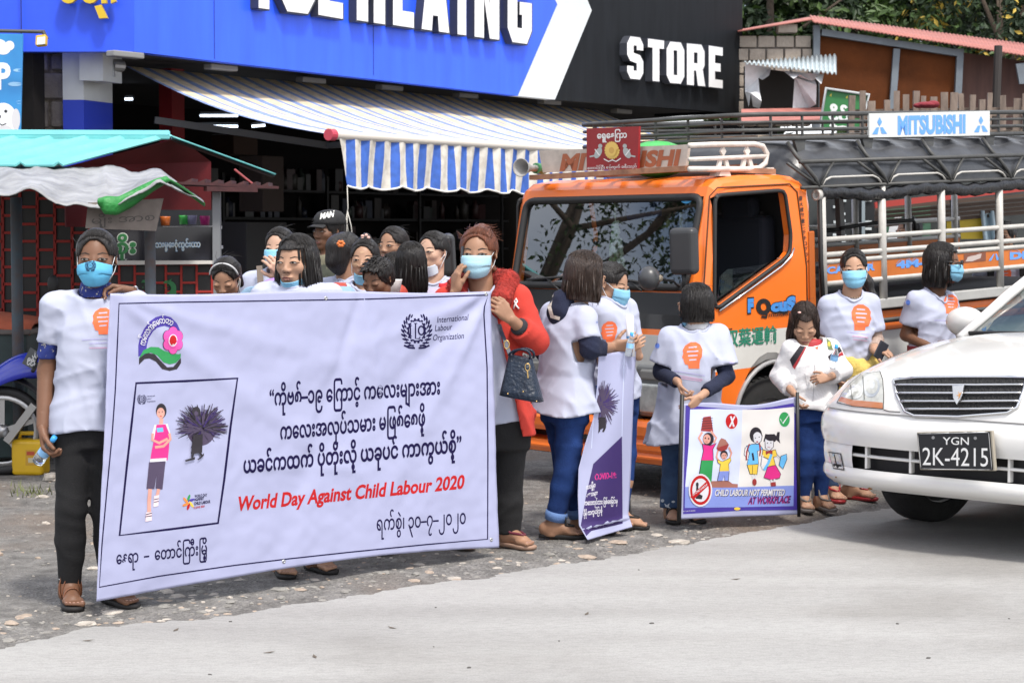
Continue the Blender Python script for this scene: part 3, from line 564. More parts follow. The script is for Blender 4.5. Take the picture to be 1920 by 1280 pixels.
# ================================================================== KIOSK with the turquoise roof, and the tarp stall in front of it
ks=thing('kiosk',gr(250,790),'small red betel kiosk with a ribbed turquoise metal roof','kiosk')
dA,dB,dC=12.6,13.6,14.6
eA,eB,eC=at(118,311,dA),at(323,256,dB),at(517,327,dC)
back=V(-3.0,.25,.02)
OV=V(-.06,.30,0)
def roof(u,v):
 p=eB*(1-v)+eA*v+back*u;s=(u*3.0)%.24;rib=.022*(1-abs(s-.03)/.03)if s<.06 else 0
 return p+V(0,0,rib)
mb=MB().grid(roof,200,6,smooth=False);mb.grid(lambda u,v:eB*(1-v)+eC*v+OV*u,4,8);mb.prism([eB+V(-.02,0,.015),eB+V(0,-.12,-.02),eB+back*.75+V(0,-.12,-.02),eB+back*.75+V(0,0,.02)],V(0,0,.02))
mb.build('roof',M('roof_turquoise',(.13,.45,.45),.45,var=.15,vs=4),ks,solid=.012)
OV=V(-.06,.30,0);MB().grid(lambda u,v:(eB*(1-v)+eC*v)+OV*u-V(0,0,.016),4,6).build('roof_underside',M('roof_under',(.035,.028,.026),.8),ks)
gA,gB,gC=eA+V(-.05,.30,.004),eB+V(-.0,.28,.004),eC+V(-.50,.24,.0)
mb=MB();mb.prism([Z(gA,1.55),Z(gC,1.55),Z(gC,gC[2]+.10),gB,gA],V(-.02,.05,0));mb.build('gable_wall',M('kiosk_red',(.10,.010,.012),.7,var=.15,vs=4,spec=.15),ks)
dk3=M('panel_black',(.012,.012,.012),.5);redl=M('lattice_red',(.33,.022,.016),.7)
def lattice(mb,pts,nc,nr_,off,w=.012):
 a,b,c,d=[np.asarray(p,float)for p in pts];q=lambda u,v:(a*(1-u)+b*u)*(1-v)+(d*(1-u)+c*u)*v+off
 for i in range(nc+1):
  mb.bar(q(i/nc,0),q(i/nc,1),w,w)
  if i<nc:
   for j in range(nr_+1):
    v=(j+(.5 if i%2 else 0))/nr_
    if v<=1:mb.bar(q(i/nc,v),q((i+1)/nc,v),w,w)
pl=[Z(at(-60,600,13.65),.02),Z(at(168,600,13.65),.02),at(168,340,13.65),at(-60,340,13.65)]
MB().prism(pl,(0,.06,0)).build('front_panel',dk3,ks);mb=MB();lattice(mb,pl,7,16,V(0,-.008,0),.018);mb.build('front_lattice',redl,ks)
p2=[Z(at(165,620,13.0),.02),Z(at(398,620,13.2),.02),at(398,496,13.2),at(165,496,13.0)]
MB().prism(p2,(-.02,.06,0)).build('counter_panel',dk3,ks);mb=MB();lattice(mb,p2,8,11,V(.0,-.01,0),.014);mb.build('counter_lattice',redl,ks)
MB().prism([at(165,497,12.9),at(398,495,13.1),at(398,489,13.1),at(165,489,12.9)],(-.02,.3,0)).build('counter_top',M('counter_cream',(.6,.58,.54),.4),ks)
bx=[at(165,489,13.1),at(398,489,13.25),at(398,392,13.25),at(165,392,13.1)]
MB().prism([p+V(-.05,.45,0)for p in bx],(-.02,.05,0)).build('case_back',M('case_dark',(.015,.017,.022),.5),ks)
for y,dd in((424,.3),(462,.35)):MB().prism([at(290,y,12.9)+V(0,dd,0),at(400,y-1,13.3)+V(0,dd,0),at(400,y+5,13.3)+V(0,dd,0),at(290,y+6,12.9)+V(0,dd,0)],(0,.1,0)).build('glass_shelf',M('shelf_white',(.5,.5,.52),.4),ks)
MB().prism([Z(at(398,495,13.2),.02),Z(at(412,495,13.25),.02),at(412,360,13.25),at(398,360,13.2)],(0,.06,0)).build('post',M('post_grey',(.2,.21,.22),.5),ks)
gm=M('case_glass',(.02,.02,.025),.08,spec=.6);mb=MB().prism([p+V(0,-.0,0)for p in[at(170,489,13.1),at(398,489,13.25),at(398,425,13.25),at(170,425,13.1)]],(0,.012,0));bvk=mb.bvh();mb.build('display_glass',gm,ks)
kw=[M('kiosk_white',(.62,.66,.62),.5),M('kiosk_green',(.03,.2,.06),.5),M('kiosk_pale_blue',(.25,.45,.72),.5)]
def outline(body,bl,br,h,mi_out,mi_in,b1,b0):return[S_text(body,bl,br,h,mi_out,bold=b1),S_text(body,bl,br,h,mi_in,bold=b0)]
prints('lettering',[S_text('စိုး',(214,476),(256,474),25,0,bold=.09),S_text('စိုး',(215,476),(255,474),25,1,bold=.035),S_text('ေသးမွှေးစုံကွင်းယာ',(284,464),(376,463),11,2,bold=.06),S_text('ေသးမွှေးစုံကွင်းယာ',(284,464),(376,463),11,0,bold=.01)],bvk,kw,ks,off=.004,step=.002)
bvc=MB().prism(p2,(-.02,.06,0)).bvh();prints('green_sign',[S_text('၅ ၅',(256,548),(330,550),26,0,bold=.1)],bvc,[M('kiosk_sign_green',(.02,.17,.05),.5)],ks,off=.018)
led=[at(330,344,12.9),at(498,352,13.7)];mb=MB();mb.bar(led[0],led[1],.22,.018);mb.bar(at(385,354,13.0),at(480,356,13.4),.03,.03)
for i in range(7):c=led[0]+(led[1]-led[0])*(i+.3)/7;mb.prism([c,c+V(.07,.04,0),c+V(.07,.04,.035)],(0,.25,0))
mb.build('ledge',M('ledge_red',(.06,.018,.018),.6,var=.3,vs=8),ks)
MB().cyl(at(440,318,13.7),at(475,346,13.6),.008,6).build('stay',M('stay_red',(.25,.04,.04),.5),ks)
for(px,py,c,lb)in[(310,417,(.5,.12,.02),'small orange pot in the kiosk case'),(345,415,(.05,.4,.08),'small green pot in the kiosk case'),(360,415,(.25,.25,.4),'small violet pot in the kiosk case'),(384,416,(.5,.03,.22),'small pink pot in the kiosk case')]:
 p=at(px,py+6,13.35);o=MB().lathe([(0,0),(.028,0),(.034,.05),(.034,.06),(0,.06)],p,n=12).build('pot',M('pot_%d'%px,c,.4),origin=p);tag(o,lb,'pot','pots in the kiosk case')
 # stall: grey tarp over posts
stl=thing('tarp_stall',gr(30,840),'rough stall of posts under a weathered grey tarp with a green underside','stall')
px0=[-160,0,60,110,160,182,240,300,345,382];yb=[362,366,356,378,390,392,374,340,356,384];yt=[318,311,311,312,313,314,316,322,346,379]
def tarp(u,v):
 x=-160+u*542;b_=np.interp(x,px0,yb);t_=np.interp(x,px0,yt);d=12.9-1.5*v+(.0 if x<300 else.5*(x-300)/80)
 y=t_+(b_-t_)*v**(1.3 if x<200 else 1.0);p=at(x,y,d);return p+V(0,0,.005*math.sin(x*.06+v*5)*v+.01*mn.noise((x*.05,v*3,1))+.035*mn.noise((x*.022,v*2.2,4))+.006*mn.noise((x*.11,v*9,7)))
mb=MB().grid(tarp,80,14);mb.build('tarp',M('tarp_grey',(.27,.275,.28),.6,var=.35,vs=5,bump=.6,bs=14),stl,solid=.006)
fl=[(184,372),(200,368),(222,369),(255,353),(296,334),(312,331)];fl2=[(183,382),(196,401),(219,403),(249,387),(286,359),(320,338)]
def flap(u,v):
 k=np.linspace(0,1,6);a=V(np.interp(u,k,[p[0]for p in fl]),np.interp(u,k,[p[1]for p in fl]),0);b_=V(np.interp(u,k,[p[0]for p in fl2]),np.interp(u,k,[p[1]for p in fl2]),0)
 q=a+(b_-a)*v;return at(q[0],q[1],11.33+.25*u-.02*math.sin(v*3)+.012*math.sin(u*14))
mb=MB().grid(flap,24,5);mb.grid(lambda u,v:at(312+72*u,334+48*u**1.2+7*v*(1-.3*u),11.62+.4*u+.12*v),12,3);mb.build('tarp_hem',M('tarp_green',(.025,.22,.045),.5,var=.3,vs=9,bump=.6,bs=24),stl,solid=.008)
for x,y0,d,r in((30,370,12.75,.036),(281,420,11.9,.032)):
 a=at(x,y0,d);mb=MB();mb.cyl(Z(a,0),a,r,10,smooth=True);mb.build('post',M('post_rust',(.09,.06,.05),.8,col2=(.06,.1,.13),vs=7),stl)
cs=thing('cardboard_sign',at(235,433,11.5),'grey cardboard sign with faint handwriting hanging under the tarp','sign');mb=MB();mb.prism([at(160,428,11.5),at(292,433,11.6),at(306,372,11.6),at(165,380,11.5)],(0,.015,0));bvz=mb.bvh();mb.build('board',M('cardboard',(.2,.17,.15),.9,var=.3,vs=5),cs)
prints('handwriting',[S_text('မျိုး အာစ',(172,420),(290,413),13,0,bold=.0)],bvz,[M('pen',(.09,.08,.075),.9)],cs)
ct=thing('cart',gr(20,868),'dark green food cart topped with a faded orange cloth','cart');dc=12.9
MB().box(at(-60,735,dc+.3),(.92,.6,.80),0).build('body',M('cart_green',(.022,.04,.04),.6,var=.4,vs=5),ct,bevel=.01)
MB().box(at(-60,618,dc+.3),(.97,.66,.035)).build('top_board',M('cart_board',(.12,.1,.09),.6),ct,bevel=.01)
MB().grid(lambda u,v:at(-60,603,dc+.3)+V((u-.5)*.96,(v-.5)*.64,.05-.05*(2*abs(u-.5))**3-.07*(2*abs(v-.5))**6+.004*math.sin(u*20)+.006*mn.noise((u*6,v*5,3))),20,12).build('cloth',M('cloth_orange',(.5,.12,.06),.8,var=.2,vs=5),ct,solid=.02)
for x in(-.4,.4):MB().cyl(Z(at(-60,680,dc+.3),.0)+V(x,-.2,0),Z(at(-60,680,dc+.3),.12)+V(x,-.2,0),.05,10).build('foot',MATS['cart_board'],ct)
# ================================================================== SHED, sign, fence on the right; stalls behind the lorry
D=25.2;P=lambda x,y,d=D:at(x,y,d)
sd=thing('shed',gr(1650,665)*V(1,1,0),'shed of rusty sheet panels and bare blocks under a red corrugated roof','shed')
mb=MB()
for r in range(7):
 y1=66+r*24.5;x=1385-(14 if r%2 else 0)
 while x<1522:
  x2=min(x+random.uniform(30,36),1524)
  if x2-x>6:a,b=P(x+1.5,y1+23),P(x2-1.5,y1+1.5);mb.box((a+b)/2+V(0,.1+random.uniform(-.01,.01),0),(b[0]-a[0],.2,b[2]-a[2]))
  x=x2
a,b=P(1388,232),P(1522,70);mb.box((a+b)/2+V(0,.13,0),(b[0]-a[0],.18,b[2]-a[2]),1);mb.build('block_gable',[M('shed_block',(.36,.31,.26),.9,var=.22,vs=4,bump=.5,bs=40),M('shed_mortar',(.2,.18,.16),.9)],sd,bevel=.01)
mb=MB();a,b=P(1458,60),P(1492,50);mb.box((a+b)/2,(.24,.2,.1));mb.build('vent_block',MATS['shed_block'],sd,bevel=.01)
rr=M('roof_red',(.36,.13,.105),.6,var=.25,vs=3,stretch=(1,3,1));
def rf(u,v):
 a=P(1518,45)*(1-u)+P(1990,120)*u;b=P(1518,30,D+2.6)*(1-u)+P(1990,92,D+2.6)*u;q=a*(1-v)+b*v
 return q+V(0,-.25*(1-v),.007*math.sin(u*420))
mb=MB().grid(rf,240,3);mb.grid(lambda u,v:(P(1518,40)*(1-u)+P(1380,62)*u)*(1-v)+(P(1518,33,D+2.6)*(1-u)+P(1380,58,D+2.6)*u)*v+V(0,-.2*(1-v),0),10,3);mb.build('roof',rr,sd,solid=.02)
st=M('shed_steel',(.15,.175,.2),.6,.1,var=.15,vs=5)
def frm(x0,y0,x1,y1,wpx,d=D-.05):
 a,b=P(x0,y0,d),P(x1,y1,d);MB().bar(a,b,.08,wpx/3800*d,up=(0,1,0)).build('frame',st,sd)
frm(1531,48,1529,240,13);frm(1540,61,1800,101,16,D-.06);frm(1681,92,1670,240,10,D-.04);frm(1800,92,1793,240,12,D-.07)
rust=M('rust_panel',(.13,.038,.010),.8,spec=.15,col2=(.055,.018,.006),vs=1.6,bump=.1,bs=30,detail=7)
for x0,y0,x1,y1,x2,y2,x3,y3 in((1534,56,1681,80,1672,240,1530,240),(1682,80,1800,100,1796,240,1673,240)):MB().prism([P(x0,y0),P(x1,y1),P(x2,y2),P(x3,y3)],(0,.03,0)).build('rust_panel',rust,sd)
MB().prism([P(1802,98,D+.3),P(1990,125,D+.3),P(1990,240,D+.3),P(1800,240,D+.3)],(0,.03,0)).build('plank_wall',M('shed_pink',(.16,.085,.07),.8,col2=(.08,.045,.04),vs=2,stretch=(3,1,.5)),sd)
MB().cyl(P(1872,86,D-.6),P(1866,245,D-.6),.05,8).build('post',M('post_black',(.03,.025,.022),.7),sd)
MB().prism([P(1905,120,D-.2),P(1990,110,D-.2),P(1990,150,D-.2),P(1912,158,D-.2)],(0,.05,0)).build('tin_sheet',st,sd)
ln=thing('lean_to',P(1470,240,24.2)*V(1,1,0),'small corrugated lean-to hung with torn white plastic sheets','shelter')
def lt_(u,v):
 a=P(1395,118,23.6)*(1-u)+P(1568,138,23.6)*u;b=P(1395,118,24.9)*(1-u)+P(1568,104,24.9)*u;return a*(1-v)+b*v+V(0,0,.02*math.sin(u*130))
MB().grid(lt_,120,2).build('tin_roof',M('tin_grey',(.42,.48,.5),.45,.3,var=.2,vs=6),ln,solid=.012)
pw=M('torn_plastic',(.62,.64,.66),.5,var=.2,vs=5,bump=.5,bs=10)
def sheet(pts,d,dz=.12):
 mb=MB();n=len(pts);Q=[P(x,y,d+dz*math.sin(i*1.9))for i,(x,y)in enumerate(pts)];mb.prism(Q,(0,.012,0));mb.build('torn_sheet',pw,ln)
sheet([(1397,118),(1446,128),(1442,142),(1430,150),(1422,146),(1424,170),(1428,190),(1424,204),(1412,200),(1408,175),(1404,200),(1397,172)],23.8)
sheet([(1440,130),(1545,140),(1540,158),(1528,146),(1522,152),(1500,140),(1488,148),(1470,134)],23.7)
sheet([(1490,145),(1524,140),(1531,160),(1530,196),(1516,204),(1500,210),(1486,208)],23.9)
MB().prism([P(1395,232,24.6),P(1535,232,24.6),P(1535,140,24.6),P(1395,125,24.6)],(0,.04,0)).build('back_wall',M('lean_dark',(.02,.016,.014),.8),ln)
MB().prism([P(1390,208,23.0),P(1540,205,24.2),P(1540,226,22.4),P(1390,232,22.2)],(0,0,.02)).build('lower_roof',rr,ln)
gs=thing('green_sign',P(1580,240,20),'tilted green signboard with white Burmese lettering behind the lorry rack','sign')
mb=MB();gq=[(1536,243),(1614,243),(1629,178),(1549,166)];mb.prism([P(x,y,20)for x,y in gq],(0,.03,0));bvg=mb.bvh();mb.build('board',M('board_green',(.025,.17,.045),.5),gs)
mb=MB();mb.tube([P(x,y,19.98)for x,y in gq],.018,6,closed=True);mb.build('frame',M('frame_grey',(.4,.42,.42),.5),gs)
prints('lettering',[S_text('ငိုင်',(1553,224),(1592,228),20,0,bold=.06),S_line([(1556,234),(1566,240),(1580,238),(1590,240)],5,0),S_line([(1556,180),(1559,176),(1558,181)],2,1),S_line([(1586,184),(1589,180),(1588,185)],2,1),S_line([(1615,188),(1618,184),(1617,189)],2,1)],bvg,[M('board_white',(.7,.72,.7),.5),M('board_yellow',(.6,.5,.05),.5)],gs)
pf=MB();x=1590
while x<1990:
 w_=random.uniform(11,17);y0=random.uniform(170,190);d=18.5+random.uniform(-.08,.08)
 a,b=P(x,262,d),P(x+w_-1.5,y0,d);pf.box((a+b)/2,(b[0]-a[0],.03,b[2]-a[2]),0,roty(random.gauss(0,.02))@rotz(random.gauss(0,.15)));x+=w_+(random.uniform(2,16)if random.random()<.4 else 1)
pf.bar(P(1595,214,18.6),P(1990,208,18.6),.04,.08);pf.bar(P(1595,255,18.6),P(1990,250,18.6),.04,.08)
for px in(1600,1750,1900):a=P(px,250,18.65);pf.bar(Z(a,0),a,.08,.08)
tag(pf.build('fence',M('old_wood',(.2,.155,.125),.9,var=.4,vs=9,stretch=(1,1,.3),bump=.4,bs=30),origin=P(1750,664,18.6)),'tall fence of weathered grey brown planks behind the lorry rack','fence')
rc=MB();c=P(1737,197,18.3);rc.ell(c,(.10,.08,.03));rc.ell(c+V(.06,0,.005),(.06,.06,.035));rc.ell(c+V(-.06,0,-.005),(.06,.05,.025));tag(rc.build('red_cloth',M('rag_red',(.2,.02,.03),.9,bump=.6,bs=30),origin=c),'crumpled red cloth lying on top of the plank fence','cloth')
# dark market stall seen through the open sides of the lorry
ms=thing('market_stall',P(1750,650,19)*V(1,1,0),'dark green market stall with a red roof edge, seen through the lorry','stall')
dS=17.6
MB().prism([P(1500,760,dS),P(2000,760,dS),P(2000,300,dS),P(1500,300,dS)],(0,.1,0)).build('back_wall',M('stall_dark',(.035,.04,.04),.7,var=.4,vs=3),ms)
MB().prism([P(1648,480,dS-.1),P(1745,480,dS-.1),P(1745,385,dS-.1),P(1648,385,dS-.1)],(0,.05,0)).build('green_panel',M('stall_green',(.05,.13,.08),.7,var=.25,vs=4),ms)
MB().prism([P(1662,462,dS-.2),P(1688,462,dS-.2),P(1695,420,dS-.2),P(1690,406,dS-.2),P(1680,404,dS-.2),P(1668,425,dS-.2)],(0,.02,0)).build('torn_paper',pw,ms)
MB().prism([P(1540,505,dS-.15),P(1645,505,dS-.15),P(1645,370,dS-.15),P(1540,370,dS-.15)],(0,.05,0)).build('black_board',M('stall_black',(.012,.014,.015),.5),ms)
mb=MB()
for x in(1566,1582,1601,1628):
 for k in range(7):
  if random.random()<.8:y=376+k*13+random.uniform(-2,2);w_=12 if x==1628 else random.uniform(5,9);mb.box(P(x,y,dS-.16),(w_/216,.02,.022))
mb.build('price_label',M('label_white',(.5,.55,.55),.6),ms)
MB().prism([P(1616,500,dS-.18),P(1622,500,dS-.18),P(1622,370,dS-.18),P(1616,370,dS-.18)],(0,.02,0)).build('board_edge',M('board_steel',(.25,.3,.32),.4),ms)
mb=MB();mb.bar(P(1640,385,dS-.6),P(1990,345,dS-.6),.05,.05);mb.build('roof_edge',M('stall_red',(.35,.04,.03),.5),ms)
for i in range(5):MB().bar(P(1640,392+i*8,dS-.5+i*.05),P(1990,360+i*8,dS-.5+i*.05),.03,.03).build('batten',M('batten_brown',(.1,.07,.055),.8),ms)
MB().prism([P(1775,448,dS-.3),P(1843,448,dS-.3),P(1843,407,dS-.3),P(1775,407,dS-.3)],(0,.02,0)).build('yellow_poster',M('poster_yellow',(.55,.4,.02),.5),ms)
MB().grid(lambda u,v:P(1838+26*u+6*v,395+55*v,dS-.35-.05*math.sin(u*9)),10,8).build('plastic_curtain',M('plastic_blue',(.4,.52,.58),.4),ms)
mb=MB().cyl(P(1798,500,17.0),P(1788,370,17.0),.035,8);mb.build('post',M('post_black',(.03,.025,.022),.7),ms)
# ================================================================== LORRY (orange cab, open-sided passenger body)
Tb=nrm(TB+V(0,0,.044));Tu=nrm(np.cross(Tb,TW));Tu=Tu if Tu[2]>0 else-Tu
def TL(s,t,h):return TC+Tb*s+TW*t+Tu*h
def ts(px,py,t=0.0):
 p=on(px,py,TC+TW*t,TW)-TC;return p@Tb,p@Tu
def tf(px,py,s=0.0):
 p=on(px,py,TC+Tb*s,Tb)-TC;return p@TW,p@Tu
RT=np.stack([Tb,TW,Tu],1)
lor=thing('lorry',TL(.6,.85,0),'orange and white cab lorry with rail sided passenger body and roof racks','lorry')
orange=M('lorry_orange',(.84,.175,.016),.32,coat=.4,var=.05,vs=3);lwhite=M('lorry_white',(.62,.62,.58),.4,coat=.2,var=.06,vs=4);lblack=M('lorry_black',(.012,.013,.016),.25,coat=.3)
rub=M('rubber',(.015,.015,.015),.6);chrome=M('chrome',(.6,.6,.6),.2,1.0);gun=M('rack_paint',(.05,.05,.047),.5,var=.25,vs=12);cream=M('tube_cream',(.46,.445,.41),.45,var=.12,vs=14)
lglass=glass('lorry_glass',(.42,.52,.52),.01,.22)
def bool_diff(mbA,cutters):
 """closed solid minus closed solids, done once; only the result stays"""
 def mk(mb,nm):
  me=bpy.data.meshes.new(nm);me.from_pydata(mb.verts().tolist(),[],mb.f);me.polygons.foreach_set('material_index',mb.m)
  bm=bmesh.new();bm.from_mesh(me);bmesh.ops.remove_doubles(bm,verts=bm.verts,dist=1e-5);bmesh.ops.recalc_face_normals(bm,faces=bm.faces);bm.to_mesh(me);bm.free()
  o=bpy.data.objects.new(nm,me);COL.objects.link(o);return o
 a=mk(mbA,'solid');cs=[mk(c,'void')for c in cutters]
 for c in cs:md=a.modifiers.new('b','BOOLEAN');md.operation='DIFFERENCE';md.object=c;md.solver='EXACT'
 dg=bpy.context.evaluated_depsgraph_get();ev=a.evaluated_get(dg);me=bpy.data.meshes.new_from_object(ev)
 out=MB();out.add([tuple(v.co)for v in me.vertices],[list(p.vertices)for p in me.polygons],[p.material_index for p in me.polygons])
 for o in[a]+cs:bpy.data.objects.remove(o)
 return out
CW=1.70
prof=[(.03,.46),(.0,.60),(-.015,.93),(-.005,1.05),(.02,1.17),(.085,1.45),(.15,1.70),(.175,1.765),(.24,1.805),(.42,1.822),(.75,1.815),(.90,1.795),(.965,1.745),(.985,1.65),(.99,1.0),(.99,.50),(.93,.50)]+[(.62+.33*math.cos(a),.40+.33*math.sin(a))for a in np.linspace(.35,math.pi-.35,10)]+[(.27,.46)]
cxp,chp=.5,1.1
def cring(t,ins,tum=0.0):
 r=[]
 for s,h in prof:
  ds,dh=cxp-s,chp-h;k=ins/max(.001,math.hypot(ds,dh));kk=k if h>.55 else k*.4
  r.append(TL(s+ds*kk,t,h+dh*kk))
 return r
cab=MB().loft([cring(.0,.075),cring(.02,.03),cring(.06,.0),cring(CW-.06,0),cring(CW-.02,.03),cring(CW,.075)],0,False)
# split the shell along the paint lines
me=bpy.data.meshes.new('t');me.from_pydata(cab.verts().tolist(),[],cab.f);bm=bmesh.new();bm.from_mesh(me)
for h in(.725,.932,.965,1.172):bmesh.ops.bisect_plane(bm,geom=bm.verts[:]+bm.edges[:]+bm.faces[:],plane_co=Vector(TL(0,0,h)),plane_no=Vector(Tu))
bmesh.ops.bisect_plane(bm,geom=bm.verts[:]+bm.edges[:]+bm.faces[:],plane_co=Vector(TL(.055,0,1)),plane_no=Vector(Tb))
bm.to_mesh(me);bm.free();cab=MB();cab.add([tuple(v.co)for v in me.vertices],[list(p.vertices)for p in me.polygons])
for i,f in enumerate(cab.f):
 c=np.mean(cab.verts()[f],axis=0)-TC;h=c@Tu;s=c@Tb;fr=s<.056;cab.m[i]=0
 if fr:cab.m[i]=2 if.965<h<1.173 else(1 if h<.932 else 0)
 elif.725<h<.932:cab.m[i]=1
vv=cab.verts()
ws_px=[(972,366),(1299,353),(1255,541),(948,535)]
wsq=[(.115,1.70),(.115,1.70),(.0,1.215),(.0,1.215)]
wt=[CW-.10,.085,.10,CW-.115]
wsP=[TL(.15-(1.70-h)*.268,t,h)for t,h in((CW-.09,1.705),(.075,1.71),(.09,1.20),(CW-.10,1.19))]
c1=MB().prism([p-Tb*.3 for p in wsP],Tb*.52)
win_px=[(1340,372),(1346,366),(1462,357),(1471,361),(1482,440),(1480,472),(1470,486),(1345,578),(1338,570)]
win=[ts(x,y)for x,y in win_px]
c2=MB().prism([TL(s,-.2,h)for s,h in win],TW*.4);c3=MB().prism([TL(s,CW-.2,h)for s,h in win],TW*.4)
inner=MB().prism([TL(s,.05,h)for s,h in[(.10,.62),(.06,1.0),(.09,1.18),(.15,1.45),(.215,1.70),(.28,1.76),(.85,1.76),(.93,1.70),(.94,.62)]],TW*(CW-.10))
c4=MB().prism([TL(.8,t,h)for t,h in((.35,1.25),(1.35,1.25),(1.35,1.6),(.35,1.6))],Tb*.4)
cabb=bool_diff(cab,[c1,c2,c3,inner,c4])
ib=inner.bvh();cvv=cabb.verts()
for i,f_ in enumerate(cabb.f):
 if ib.find_nearest(Vector(np.mean(cvv[f_],axis=0)))[3]<.004:cabb.m[i]=3
cabo=cabb.build('cab',[orange,lwhite,lblack,M('cab_lining',(.03,.03,.032),.8)],lor,bevel=.006,seg=2)
cbv=cabb.bvh()
# cab trim
def loop(mb,pts,r,n=6,mi=0):mb.tube(pts,r,n,mi,closed=True)
mb=MB();cen=np.mean(wsP,axis=0)
def rounded(P,r=.12,n=4):
 out=[];k=len(P)
 for i in range(k):
  a,b,c=P[i-1],P[i],P[(i+1)%k];p0=b+nrm(a-b)*r;p1=b+nrm(c-b)*r
  for j in range(n+1):u=j/n;out.append(p0*(1-u)**2+b*2*u*(1-u)+p1*u*u)
 return out
wn=-nrm(np.cross(wsP[1]-wsP[0],wsP[3]-wsP[0]));wn=wn if wn@Tb<0 else-wn
loop(mb,rounded([p+wn*.004+(cen-p)*.012 for p in wsP],.07),.022);mb.build('windscreen_seal',rub,lor)
gpts=rounded([p+(cen-p)*.01+wn*-.004 for p in wsP],.07);mb=MB();mb.poly(gpts);wso=mb.build('windscreen',lglass,lor);wbv=mb.bvh()
mb=MB();wpts=rounded([TL(s,-.004,h)for s,h in win],.03);loop(mb,wpts,.012);mb.build('window_seal',rub,lor);mb=MB();loop(mb,[p+TW*(CW+.008)for p in wpts],.012);mb.build('window_seal',rub,lor)
mb=MB();mb.tube([TL(*(lambda q:(q[0],-.012,q[1]))(ts(x,y)))for x,y in((1346,583),(1400,545),(1462,500),(1480,482),(1486,465))],.007,6);mb.build('chrome_strip',chrome,lor)
# quarter light: the lowered glass seen in the rear of the window, and the door edge
g2=[ts(x,y)for x,y in((1352,572),(1478,483),(1478,478),(1440,496),(1372,505),(1358,518))]
MB().poly([TL(s,.035,h)for s,h in g2]).build('door_glass',lglass,lor)
MB().cyl(TL(*[ts(1338,480)[0],.02,ts(1338,480)[1]]),TL(ts(1341,575)[0],.02,ts(1341,575)[1]),.01,6).build('window_post',rub,lor)
mb=MB();mb.tube([TL(s,-.0015,h)for s,h in[ts(x,y)for x,y in((1322,700),(1318,560),(1330,368),(1345,352),(1480,345),(1494,360),(1512,500),(1515,690))]],.005,5);mb.build('door_gap',M('gap_dark',(.1,.03,.008),.8),lor)
mb=MB();mb.box(TL(.955,.0,.98),(.05,.02,1.0),0,RT);mb.build('rear_pillar',M('lorry_orange_deep',(.42,.1,.012),.4),lor,bevel=.006)
# inside the cab
cabin=M('cabin_dark',(.012,.014,.02),.8);seatm=M('seat_navy',(.008,.010,.018),.9)
for t in(.42,1.25):
 mb=MB();mb.box(TL(.62,t,1.0),(.42,.5,.16),0,RT);mb.box(TL(.82,t,1.32),(.12,.46,.52),0,RT);mb.build('seat',seatm,lor,bevel=.04,seg=3)
 MB().box(TL(.81,t,1.62),(.09,.26,.15),0,RT).build('headrest',M('headrest_blue',(.03,.08,.3),.9)if t>1 else seatm,lor,bevel=.03)
MB().box(TL(.16,CW/2,1.1),(.2,CW-.16,.14),0,RT).build('dashboard',M('dash_teal',(.05,.075,.075),.6),lor,bevel=.03)
mb=MB();mb.tube([TL(.36+.045*math.sin(a),1.25+.2*math.cos(a),1.24+.19*math.sin(a))for a in np.linspace(0,2*math.pi,24,endpoint=False)],.014,6,closed=True);mb.cyl(TL(.36,1.25,1.24),TL(.25,1.25,1.1),.03);mb.build('steering_wheel',rub,lor)
mb=MB();mb.tube([TL(.5+.15*math.cos(a),.062,1.12+.12*math.sin(a))for a in np.linspace(0,2*math.pi,20,endpoint=False)],.02,6,closed=True);mb.build('black_ring',rub,lor)  # plain black ring inside the near door
gl=MB()
for i in range(120):
 k=random.random();a=random.random()*6.3;r=.012+.05*k;base=wsP[0]*.48+wsP[1]*.52
 c=TL(.2+r*math.cos(a)*.5,.86+r*math.sin(a),1.56-.30*k);gl.ell(c,(.012,.012,.02),roty(random.gauss(0,.6)),6,4,random.choice([0,0,1]))
gl.cyl(TL(.2,.86,1.72),TL(.2,.86,1.5),.004,5)
gar=gl.build('flower_garland',[M('jasmine',(.75,.74,.6),.7),M('jasmine_green',(.4,.5,.25),.7)],origin=TL(.2,.86,1.5));tag(gar,'string of cream flowers hanging inside the lorry windscreen','garland')
# wipers, stickers, front lettering
mb=MB()
for a,b in(((988,525),(1062,518)),((1145,521),(1215,531))):
 p,q=[on(x,y,wsP[3]+wn*.02,wn)for x,y in(a,b)];mb.tube([p,q],.008,5);r_=on(b[0]-12,545,wsP[3]+wn*.02,wn);mb.tube([(p+q)/2,r_],.006,5)
mb.build('wiper',rub,lor)
stick=[M('sticker_cream',(.5,.55,.5),.6),M('sticker_green',(.35,.5,.08),.6),M('sticker_blue',(.03,.25,.5),.6),M('sticker_dark',(.1,.12,.12),.6)]
sh=[S_poly([(954,370),(973,369),(970,391),(951,392)],0),S_poly([(957,375),(970,374),(968,384),(955,385)],1),S_poly([(956,371),(972,370),(971,374),(955,375)],3),S_poly([(954,386),(970,385),(969,390),(952,391)],3),S_ell(1287,371,12,11,2),S_ell(1287,371,7,6.5,0),S_text('E7',(1282,374),(1292,373),6,2),S_ell(1105,366,4,6,2)]
prints('sticker',sh,wbv,stick,lor,off=.003)
lett=[M('paint_blue',(.06,.25,.62),.5),M('paint_black',(.015,.015,.015),.4),M('paint_green',(.02,.2,.12),.5),M('paint_pale_blue',(.12,.32,.75),.5),M('paint_worn',(.3,.2,.25),.6)]
